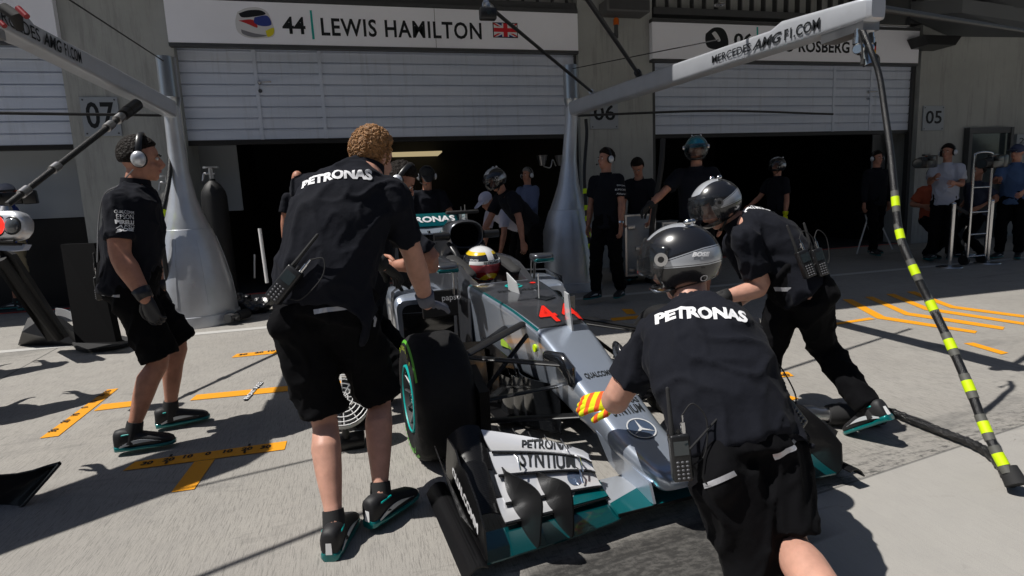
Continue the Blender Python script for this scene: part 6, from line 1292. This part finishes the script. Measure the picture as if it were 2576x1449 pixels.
def racing_helmet(t, H, f, u):
    r = f.cross(u); sc = V((.148, .168, .156)); M = basis(H+u*.01, r*sc.x, f*sc.y, u*sc.z)
    m, nb = newmat('racing_helmet_lacquer', .18, .05, 1.0); x = nb.xyz(); ax = nb.math('ABSOLUTE', x[0]); zz = x[2]; yy = x[1]
    white, yel, blk, redc = (.75, .75, .76), (.80, .55, .01), (.012, .012, .014), (.40, .01, .01)
    c = nb.mix(nb.math('LESS_THAN', zz, .78), white, yel); c = nb.mix(nb.math('LESS_THAN', nb.math('ADD', zz, nb.math('MULTIPLY', ax, .12)), .70), c, blk)
    c = nb.mix(nb.math('LESS_THAN', nb.math('ADD', zz, nb.math('MULTIPLY', yy, -.25)), .06), c, yel); c = nb.mix(nb.math('LESS_THAN', nb.math('ADD', zz, nb.math('MULTIPLY', yy, -.3)), -.12), c, redc)
    c = nb.mix(nb.math('LESS_THAN', nb.math('ABSOLUTE', nb.math('SUBTRACT', nb.math('ADD', zz, nb.math('MULTIPLY', yy, .5)), -.25)), .05), c, white)
    c = nb.mix(nb.math('LESS_THAN', nb.math('ABSOLUTE', nb.math('SUBTRACT', nb.math('ADD', zz, nb.math('MULTIPLY', yy, -.9)), -1.25)), .10), c, yel)
    c = nb.mix(nb.math('LESS_THAN', zz, -.62), c, blk)
    stripe = nb.math('MULTIPLY', nb.math('LESS_THAN', nb.math('ABSOLUTE', nb.math('ADD', x[0], .08)), .20), nb.math('GREATER_THAN', zz, .40)); c = nb.mix(stripe, c, (.78, .78, .79)); nb.set('Base Color', c)
    bm = bmesh.new(); nU, nV = 64, 44; rows = []
    for j in range(nV+1):
        th = PI*(j+.001)/nV*.9995; rows.append([bm.verts.new((math.sin(th)*math.cos(2*PI*i/nU)*(1-.10*max(0, -math.cos(th))), math.sin(th)*math.sin(2*PI*i/nU)*(1+.16*max(0, -math.cos(th))*max(0, math.sin(2*PI*i/nU))), math.cos(th) if math.cos(th) > -.75 else -.75-(math.cos(th)+.75)*-.3)) for i in range(nU)])
    for a, b_ in zip(rows, rows[1:]):
        for i in range(nU): bm.faces.new((a[i], a[(i+1) % nU], b_[(i+1) % nU], b_[i]))
    bmesh.ops.remove_doubles(bm, verts=bm.verts[:], dist=1e-4); bmesh.ops.recalc_face_normals(bm, faces=bm.faces[:]); me = bpy.data.meshes.new('helmet'); bm.to_mesh(me); bm.free(); me.materials.append(m); h = link('helmet', me, None, True, 60); h.matrix_world = M; bpy.context.view_layer.update(); wpar(h, t)
    bv = bvh_of([h])
    for nm, z0, z1, mm, k, lf in (('visor', -.22, .17, mat('red_mirror_visor', (.85, .16, .18), .14, metal=.55, coat=1), 66, 1.02), ('visor_strip', .165, .33, M_white, 70, 1.025)):
        b = MB(); g = []
        for j in range(7):
            z = z0+(z1-z0)*j/6; row = []
            for i in range(31):
                ph = PI/2+math.radians(-k+2*k*i/30); q = math.sqrt(1-z*z); row.append(M @ V((math.cos(ph)*q*lf, math.sin(ph)*q*lf*(1+.16*max(0, -z)*math.sin(ph)), z)))
            g.append(row)
        b.sheet(g, .003); o = wpar(b.obj(nm, mm), t)
        if nm == 'visor_strip': bs = bvw([o])
    drape_ = lambda s_, c, x, y, wd, h_, mm, bvx=None, **k: wpar(drape_text(s_, 'lettering', c, x, y, wd, h_, mm, None, bvx or bv, .003, sub=.01, **k), t)
    drape_('PETRONAS', M @ V((-.05, 1.0, .25)), -r, u, .135, .020, M_ink, bs, bold=.03)
    d2 = (f*.62+r*.78).normalized(); drape_('MONSTER', H+u*.07+d2*.10, d2.cross(u)*-1 if False else u.cross(d2), u, .075, .022, M_whitet)
    for q in (-1, 1): b = MB(); c = H+r*q*.122+f*.045-u*.005; b.tube([c, c+r*q*.012], .017, n=16); wpar(b.obj('visor_pivot', M_red), t)
    b = MB(); b.box(H+u*.142-f*.05, (.03, .05, .02), None, .006); b.box(H+u*.135-f*.09+r*.03, (.02, .04, .02), None, .006); wpar(b.obj('vent_fin', M_lens), t)
racing_helmet(drv['t'], DH, cvec(.97, .20, -.06).normalized(), (cvec(.15, 0, 1)).normalized())

# ============================================================ EQUIPMENT
# television camera on the shoulder
def tvcam(label, c, yaw):
    a = math.radians(yaw); f = V((math.cos(a), math.sin(a), -.05)).normalized(); r = V((math.sin(a), -math.cos(a), 0)); u = r.cross(f); R = Matrix((r, f, u)).transposed(); t = thing('television_camera', label, 'camera', at(c))
    b = MB(); b.box(c, (.14, .36, .17), R, .02); b.box(c-f*.26+u*.0, (.13, .16, .19), R, .015); b.box(c+u*.11+f*.02, (.05, .26, .03), R, .01); wpar(b.obj('body', M_black), t)
    b = MB(); b.tube([c+f*.18, c+f*.26, c+f*.32, c+f*.40], [.055, .062, .062, .075], n=20); wpar(b.obj('lens', M_matte), t); b = MB(); b.tube([c+f*.40, c+f*.403], .06, n=20); wpar(b.obj('front_element', M_glass), t)
    b = MB(); b.box(c+r*-.11+u*.05+f*.12, (.06, .16, .06), R, .01); wpar(b.obj('viewfinder', M_black), t)
    b = MB(); b.box(c-f*.1+u*.10+r*.03, (.03, .05, .03), R, .005); wpar(b.obj('tally_light', mat('orange_mark', (.8, .1, .02), .5)), t); return t
tvcam('black television camera on the shoulder of the person in the white shirt', D(2330, 408, 8.95), 205)
tvcam('black television camera held by the person in blue at the right edge', D(2500, 408, 8.9), 195)
tvcam('black camera held at the left edge by the person in khaki shorts', D(18, 500, 8.1), 190)
# flight cases
def case(label, u0, v0, u1, v1, d, dep=.6):
    p, q = D(u0, v1, d), D(u1, v1, d); h = (v1-v0)/CF*d; x0, x1, y = p.x, q.x, (p.y+q.y)/2; z0 = max(.13, p.z); t = thing('flight_case', label, 'case', at(((x0+x1)/2, y, 0)), 'metal flight cases')
    b = MB(); b.span((x0, y, z0), (x1, y+dep, z0+h), .012); wpar(b.obj('body', mat('case_aluminium', (.30, .32, .34), .45, metal=.5, var=.12, vscale=5)), t)
    b = MB()
    for z in (z0+.01, z0+h-.03): b.span((x0-.006, y-.006, z), (x1+.006, y+.01, z+.025))
    for x in (x0, x1-.02): b.span((x-.005, y-.005, z0+.036), (x+.025, y+.01, z0+h-.032))
    wpar(b.obj('edging', M_alu, smooth=False), t)
    for fx, fz in ((.2, .8), (.75, .8), (.45, .45), (.2, .1)):
        b = MB(); c = V((x0+(x1-x0)*fx, y-.008, z0+h*fz)); b.box(c, (.12, .012, .07), None, .008); wpar(b.obj('latch', M_alu), t)
    for fx in (.15, .85): b = MB(); b.tube([V((x0+(x1-x0)*fx-.02, y+.1, .06)), V((x0+(x1-x0)*fx+.02, y+.1, .06))], .06, n=18); b.span((x0+(x1-x0)*fx-.03, y+.06, .08), (x0+(x1-x0)*fx+.03, y+.14, z0)); wpar(b.obj('caster', M_black), t)
case('silver metal flight case on casters behind the smiling person', 1570, 545, 1655, 700, 8.6); case('silver flight case mostly hidden by the helmeted crew beside the dark garage', 1662, 560, 1745, 690, 8.7)
t = thing('laptop', 'dark open laptop on the metal flight case by the pillar', 'laptop', at(D(1600, 543, 8.7))); p = D(1580, 543, 8.75); q = D(1632, 543, 8.75)
b = MB(); b.span((p.x, p.y+.02, p.z), (q.x, p.y+.25, p.z+.02), .004); wpar(b.obj('base', M_black, smooth=False), t); b = MB(); b.prism([V((p.x, p.y+.02, p.z+.02)), V((q.x, p.y+.02, p.z+.02)), V((q.x, p.y-.03, p.z+.24)), V((p.x, p.y-.03, p.z+.24))], (0, .012, 0)); wpar(b.obj('lid', M_black, smooth=False), t)
rod('black_pole', 'tall black pole held upright by the person in the teal helmet', 'pole', [D(1655, 720, 6.6), D(1638, 600, 6.4), D(1662, 430, 6.2), D(1668, 350, 6.2)], .028, M_matte)
# stacked tyres with blankets and a dark machine in the right garage mouth
for i, (u, v, d, lab) in enumerate(((1720, 690, 8.4, 'tyre in a black blanket on the floor under the teal helmet person'), (1722, 600, 8.4, 'tyre in a black blanket resting on the lower wrapped tyre'))):
    c = D(u, v, d); c.z = .20+i*.40; t = thing('wrapped_tyre', lab, 'tyre', at(c), 'tyres wrapped in blankets'); b = MB(); b.lathe([(.0, -.18), (.30, -.18), (.335, -.14), (.335, .14), (.30, .18), (.16, .185), (0, .15)], at(c), 40); wpar(b.obj('blanket', mat('blanket_black', (.014, .014, .015), .6, bump2=.2, b2scale=14)), t)
    b = MB(); b.lathe([(.337, -.03), (.341, 0), (.337, .03)], at(c), 40); wpar(b.obj('strap', M_dkgrey), t)
# posts with belts, trolley frame, doorway at the right
for u0, v0, u1, v1, lab in ((2396, 515, 2388, 672, 'polished barrier post in front of the person in the white shirt'), (2503, 508, 2483, 662, 'polished barrier post near the right edge'), (2433, 485, 2424, 640, 'polished barrier post behind the trolley frame')):
    g_ = G(u1, v1); h = (v1-v0)/CF*(g_-CAM).dot(CFW); t = thing('barrier_post', lab, 'post', at(g_), 'polished barrier posts'); b = MB(); b.tube([g_+V((0, 0, .02)), g_+V((0, 0, h))], .032, n=20, round_ends=False); b.ball(g_+V((0, 0, h)), .036); wpar(b.obj('pole', M_chrome), t)
    b = MB(); b.lathe([(0, .03), (.10, .025), (.17, .012), (.175, 0)], at(g_), 32); wpar(b.obj('base', M_alu), t)
a, c = G(2388, 672), G(2483, 662); b = MB(); b.tube(catmull([a+V((0, 0, .95)), a.lerp(c, .5)+V((0, 0, .80)), c+V((0, 0, .95))], 8), [(.004, .025)]*17, side=V((0, 1, 0))); tag(b.obj('barrier_belt', M_matte), 'black belt strung between two polished barrier posts', 'belt')
t = thing('trolley_frame', 'upright silver tube trolley with cross rungs at the right', 'trolley', at(G(2450, 665)))
P0, P1 = G(2432, 668), G(2476, 664); hz = (668-392)/CF*(P0-CAM).dot(CFW); b = MB(); b.tube(catmull([P0+V((0, 0, .06)), P0+V((0, 0, hz*.5)), P0+V((0, 0, hz*.93)), P0.lerp(P1, .12)+V((0, 0, hz)), P0.lerp(P1, .88)+V((0, 0, hz)), P1+V((0, 0, hz*.93)), P1+V((0, 0, hz*.5)), P1+V((0, 0, .06))], 6), .018); wpar(b.obj('hoop', M_chrome), t)
for k in (.08, .28, .48, .70): b = MB(); b.tube([P0+V((0, 0, hz*k)), P1+V((0, 0, hz*k))], .013); wpar(b.obj('rung', M_chrome), t)
for p in (P0, P1): b = MB(); b.tube([p+V((-.02, .05, .08)), p+V((.02, .05, .08))], .08, n=20); wpar(b.obj('wheel', M_black), t)
t = thing('glass_door', 'tall grey framed glass door standing open in the right wall', 'door', at(YP(2500, 640, 9.95)))
b = MB(); p0, p1 = YP(2438, 322, 9.93), YP(2540, 315, 9.93); 
b.span((p0.x-.06, 9.86, 0), (p0.x+.03, 9.98, p0.z)); b.span((p1.x-.03, 9.86, 0), (p1.x+.05, 9.98, p0.z)); b.span((p0.x+.031, 9.87, p0.z-.12), (p1.x-.031, 9.97, p0.z-.002)); b.span((p1.x+.25, 9.5, 0), (p1.x+.32, 9.58, p0.z+.06)); wpar(b.obj('frame', M_dkgrey, smooth=False), t)
b = MB(); b.span((p0.x+.032, 9.90, .02), (p1.x-.032, 9.92, p0.z-.125)); wpar(b.obj('pane', M_glass, smooth=False), t)
t = thing('number_plate', 'small pale plate with dark figures at the far right edge', 'sign', at(YP(2568, 352, 9.9)), 'garage number plates on the wall'); a, c = YP(2557, 338, 9.9), YP(2592, 370, 9.9)
b = MB(); b.span((a.x, 9.88, c.z), (c.x, 9.99, a.z), .004); wpar(b.obj('panel', mat('plate_pale_grey', (0.30, 0.33, 0.37), 0.45), smooth=False), t); wpar(flat_text('20', 'lettering', V(((a.x+c.x)/2, 9.88, (a.z+c.z)/2)), (1, 0, 0), (0, 0, 1), (c.x-a.x)*.7, .12, M_ink, None), t)
t = thing('folding_stool', 'white legged folding stool behind the person walking from the garage', 'stool', at(G(2185, 640))); b = MB(); p = G(2155, 640); q = G(2245, 628)
for x, y in ((p, p.lerp(q, .4)), (p.lerp(q, .5), p.lerp(q, .3)), (q, p.lerp(q, .6))): b = MB(); b.tube([x+V((0, 0, .01)), y+V((0, .1, .75))], .014); wpar(b.obj('leg', M_white), t)
b = MB(); b.box(p.lerp(q, .42)+V((0, .1, .77)), (.40, .34, .04), None, .01); wpar(b.obj('seat', M_black), t)
# gas bottles beside the left cone base
for u, v0, d, lab in ((529, 418, 7.9, 'black gas bottle with a metal valve right of the left cone base'), (420, 440, 7.7, 'black gas bottle with a metal valve behind the left cone base')):
    g_ = D(u, v0, d); z1 = g_.z; c = V((g_.x, g_.y, 0)); t = thing('gas_bottle', lab, 'gas bottle', at(c), 'gas bottles behind the left gantry'); b = MB(); b.lathe([(0, .03), (.15, .03), (.165, .06), (.165, z1-.42), (.15, z1-.34), (.10, z1-.25), (.045, z1-.20), (.04, z1-.17), (0, z1-.17)], at(c), 36); wpar(b.obj('cylinder', mat('black_cylinder_paint', (.006, .006, .007), .6)), t)
    b = MB(); b.tube([c+V((0, 0, z1-.18)), c+V((0, 0, z1-.03))], .034); b.tube([c+V((-.09, 0, z1-.10)), c+V((.05, 0, z1-.10))], .018); b.tube([c+V((-.09, -.01, z1-.10)), c+V((-.11, -.02, z1-.20))], .015); wpar(b.obj('valve', M_alu), t)
    b = MB(); b.tube([c+V((0, 0, z1-.03)), c+V((0, 0, z1-.005))], [(.10, .05)]*2, n=20); wpar(b.obj('handwheel', M_alu), t)
# stand with a white tube behind the leaning man, cable clutter
rod('light_stand', 'thin white tube standing upright in the dark garage left of the leaning man', 'stand', [D(672, 712, 7.6), D(653, 575, 7.6)], .022, M_white); rod('light_stand', 'thin silver tube beside the white tube in the dark garage', 'stand', [D(641, 700, 7.8), D(641, 640, 7.8)], .012, M_alu)
b = MB(); c = G(640, 768, .10); b.ell(c, V((.24, 0, .02)), V((0, .2, 0)), V((-.05, 0, .10))); b.ell(c+V((-.14, 0, .07)), V((.10, 0, 0)), V((0, .12, 0)), V((0, 0, .10))); o = organic('crumpled_plastic_sheet', b, mat('dark_plastic_sheet', (.008, .009, .012), .25, coat=.5, bump2=.3, b2scale=12), None, .018, 1, .045, 5, 2); tag(o, 'crumpled shiny dark plastic sheet on the floor right of the left cone', 'plastic sheet')
# wheel gun with its hose, on the concrete
def wheel_gun(label, c, f, s=1.0):
    f = V(f).normalized(); r = V((f.y, -f.x, 0)); u = V((0, 0, 1)); t = thing('wheel_gun', label, 'wheel gun', at((c.x, c.y, 0)), 'wheel guns')
    b = MB(); b.tube([c-f*.10*s, c-f*.08*s, c+f*.06*s, c+f*.09*s], [.045*s, .058*s, .058*s, .05*s], n=20); wpar(b.obj('body', M_matte), t); b = MB(); b.tube([c+f*.09*s, c+f*.13*s, c+f*.17*s, c+f*.23*s], [.038*s, .036*s, .05*s, .05*s], n=20); wpar(b.obj('nose', M_alu), t)
    b = MB(); b.tube([c+f*.225*s, c+f*.25*s], .052*s, n=20, cap=True); b.tube([c+f*.251*s, c+f*.252*s], .04*s, n=20); wpar(b.obj('socket', M_dkgrey), t)
    b = MB(); b.tube([c-f*.04*s, c-f*.06*s+r*.08*s-u*.02*s, c-f*.07*s+r*.19*s-u*.025*s], [.026*s, .022*s, .025*s], n=14); wpar(b.obj('grip', M_black), t); return t
q = G(612, 808); wheel_gun('wheel gun lying on the concrete right of the left cone base', V((q.x, q.y, .085)), (-.55, -1, 0), 1.05)
b = MB(); b.tube(catmull([G(445, 828, .03), G(480, 812, .03), G(515, 800, .04), G(545, 800, .04), G(575, 803, .05), G(600, 803, .07)], 8), .022); tag(b.obj('air_hose', M_hose), 'short black hose from the left cone to the wheel gun on the ground', 'hose')
q = G(2122, 1072); f = V((.86, -.32, 0)); wheel_gun('black wheel gun with perforated sleeve lying by the raised heel', V((q.x, q.y, .07)), (-.9, .30, .02), 1.0)
b = MB(); p = V((q.x, q.y, .07)); d_ = V((.9, -.30, 0)).normalized(); b.tube([p+d_*.04, p+d_*.20], .062, n=24); o = b.obj('motor_sleeve', mat('perforated_sleeve', (.02, .02, .021), .4, bump=.3, bscale=90)); wpar(o, [x for x in scene.objects if x.get('label', '').startswith('black wheel gun')][0])
for k in range(24):
    pass
# cooling fan with round guard standing behind the leaning man's legs
t = thing('cooling_fan', 'pale cooling fan with a round wire guard seen between the leaning man\'s legs', 'fan', at(G(862, 1078)))
c = D(862, 1005, 3.2); c.z = max(.22, c.z); n = (CAM-c).normalized(); n = (n+V((0, 0, .25))).normalized(); a0, a1 = frame_of(n, V((1, 0, 0)))
b = MB()
for r_ in (.03, .055, .08, .105, .13, .15): b.tube([c+n*(.05-.10*r_)+(a0*math.cos(k*PI/16)+a1*math.sin(k*PI/16))*r_ for k in range(33)], .0035, n=6, cap=False)
for k in range(12): d_ = a0*math.cos(k*PI/6)+a1*math.sin(k*PI/6); b.tube([c+n*.05, c+n*.035+d_*.15], .003, n=6)
wpar(b.obj('guard', M_white), t); b = MB(); b.tube([c-n*.06, c+n*.03], .155, n=32, cap=False); wpar(b.obj('shroud', mat('pale_plastic', (.55, .56, .55), .5)), t)
b = MB(); b.tube([c-n*.05, c+n*.01], .05, n=20); 
for k in range(5): d_ = a0*math.cos(k*2*PI/5)+a1*math.sin(k*2*PI/5); b.tube([c-n*.02+d_*.04, c-n*.02+d_*.13], [(.02, .004), (.045, .004)], side=(d_.cross(n)+n*.5).normalized())
wpar(b.obj('impeller', M_dkgrey), t); b = MB(); b.span((c.x-.10, c.y-.06, 0), (c.x+.10, c.y+.10, .05), .01); b.tube([V((c.x, c.y, .05)), c-n*.03], .02); wpar(b.obj('base', M_black), t)
# the signal light pod hung from the left gantry
t = thing('signal_light', 'silver signal light pod with a lit red lamp hanging at the left edge', 'traffic light', at(D(30, 570, 3.3)))
c = D(14, 570, 3.75); X, U_, N = CR, CU, -CFW
R_ = Matrix((X, -N, U_)).transposed(); b = MB(); g = []
for x, h, dp in ((-.10, .03, .03), (-.095, .055, .05), (-.07, .085, .06), (0, .10, .065), (.08, .098, .065), (.12, .085, .06), (.145, .055, .05), (.152, .03, .03)): g.append([c+X*x+U_*(math.copysign(abs(math.sin(a))**.7, math.sin(a))*h+.004)+N*(math.copysign(abs(math.cos(a))**.7, math.cos(a))*dp) for a in [2*PI*i/28 for i in range(28)]])
b.rings(g); wpar(b.obj('housing', M_silverd), t)
for dx, mm, dm, nm in ((-.008, M_redlamp, .060, 'red_lamp'), (.092, M_lens, .048, 'clear_lamp')):
    p = c+X*dx+N*.058; b = MB(); b.ell(p, X*dm, U_*dm*1.05, N*.022, 28, 14); wpar(b.obj(nm, mm), t); b = MB(); b.tube([p+(X*math.cos(k*PI/16)+U_*math.sin(k*PI/16)*1.05)*(dm+.004) for k in range(33)], .006, n=8, cap=False); wpar(b.obj('bezel', M_black), t)
b = MB(); b.tube([c+U_*.09, c+U_*.13], [.045, .03], n=16); wpar(b.obj('coupling', M_alu), t)
b = MB(); b.box(c-U_*.115+N*.01, (.22, .06, .018), R_, .006); b.tube([c-U_*.10-X*.09+N*.05, c-U_*.10+X*.10+N*.05], .010); wpar(b.obj('lower_bar', M_matte), t)
b = MB(); b.prism([c+X*-.09-U_*.125, c+X*.13-U_*.115, c+X*.11-U_*.150, c+X*.02-U_*.160, c+X*-.09-U_*.15], N*-.05); wpar(b.obj('number_board', mat('board_blue_white', (.25, .30, .42), .5), smooth=False), t)
ap, aq = D(18, 516, 3.8), D(338, 268, 5.4)
t2_ = thing('telescopic_pole', 'black telescopic arm sloping from the left boom down to the signal light', 'pole', at(ap)); b = MB(); b.tube([ap, aq], [.020, .026], n=14); wpar(b.obj('tube', M_hose), t2_)
for k, rr_, ln_ in ((.10, .030, .04), (.30, .032, .04), (.74, .036, .05), (.84, .038, .05), (.93, .048, .10), (.98, .052, .10)): p = ap.lerp(aq, k); d_ = (aq-ap).normalized(); b = MB(); b.tube([p-d_*ln_, p+d_*ln_], rr_, n=14); wpar(b.obj('clamp', M_alu if k < .9 else M_black), t2_)
# dark lollipop board, jack and panels at the left
t = thing('padded_board', 'tall dark board standing on a rounded foot at the left', 'board', at(G(245, 880)))
d0 = 5.9; b = MB(); b.prism([D(152, 615, d0), D(236, 612, d0), D(292, 860, d0-.15), D(305, 866, d0-.2), D(190, 862, d0-.2)], V((.02, .10, 0))); wpar(b.obj('panel', mat('dull_black_board', (.003, .003, .0035), .8, spec=.1), smooth=False), t)
g_ = [G(u, v, .012) for u, v in smoothpoly([(183, 870), (188, 856), (240, 848), (302, 850), (340, 862), (300, 876), (245, 884), (200, 884)])]; b = MB(); b.prism(g_, (0, 0, .03)); wpar(b.obj('foot', M_matte, smooth=False), t)
t = thing('front_jack', 'black jack with a long sloping handle beside the dark board', 'jack', at(G(110, 860)))
b = MB(); b.prism([D(0, 622, 5.2), D(30, 640, 5.2), D(165, 850, 5.9), D(120, 860, 5.9), D(0, 690, 5.2)], V((.0, .08, 0))); b.tube([D(0, 650, 5.2), D(150, 850, 5.9)], .05); wpar(b.obj('handle', M_matte, smooth=False), t)
b = MB(); b.prism([G(45, 868, .01), G(195, 868, .01), D(190, 840, 6.1), D(120, 790, 6.2), D(70, 800, 6.2), D(55, 835, 6.1)], V((0, .12, 0))); wpar(b.obj('body', M_black, smooth=False), t)
b = MB(); b.sheet([[D(140+a_*80/6, 775+a_*a_*1.2+k*18, 6.05+.02*k) for k in (0, 1)] for a_ in range(7)], .01); wpar(b.obj('blade', M_silverd), t)
t = thing('wing_section', 'black carbon wing section with a raised tip at the lower left edge', 'wing', at(G(40, 1250)))
b = MB(); g = [[D(u, v0+(v1-v0)*k/4, 2.75) + V((0, .02*math.sin(k), .0)) for k in range(5)] for u, v0, v1 in ((-40, 1192, 1345), (0, 1195, 1332), (40, 1192, 1290), (80, 1184, 1248), (120, 1172, 1205), (148, 1165, 1172))]; b.sheet(g, .012); wpar(b.obj('plane', M_carbon, angle=50), t)
b = MB(); b.tube([D(-40, 1345, 2.73), D(60, 1270, 2.73), D(150, 1167, 2.73)], .008); wpar(b.obj('edge', M_glossy), t)
# monitors on a gantry in the middle garage
for u, v in ((1364, 405), (1410, 405)):
    t = thing('work_lamp', 'silver lamp bracket on dark equipment deep in the middle garage', 'lamp', at(D(u, v, 10.5)), 'silver lamp brackets'); c = D(u, v, 10.5); b = MB(); b.lathe([(.05, -.08), (.10, .08), (.11, .10)], at(c), 20); wpar(b.obj('reflector', M_alu), t); b = MB(); b.tube(catmull([c+V((.02, 0, -.1)), c+V((.15, 0, -.12)), c+V((.2, 0, .02)), c+V((.26, 0, -.1))], 5), .012); wpar(b.obj('arm', M_alu), t)
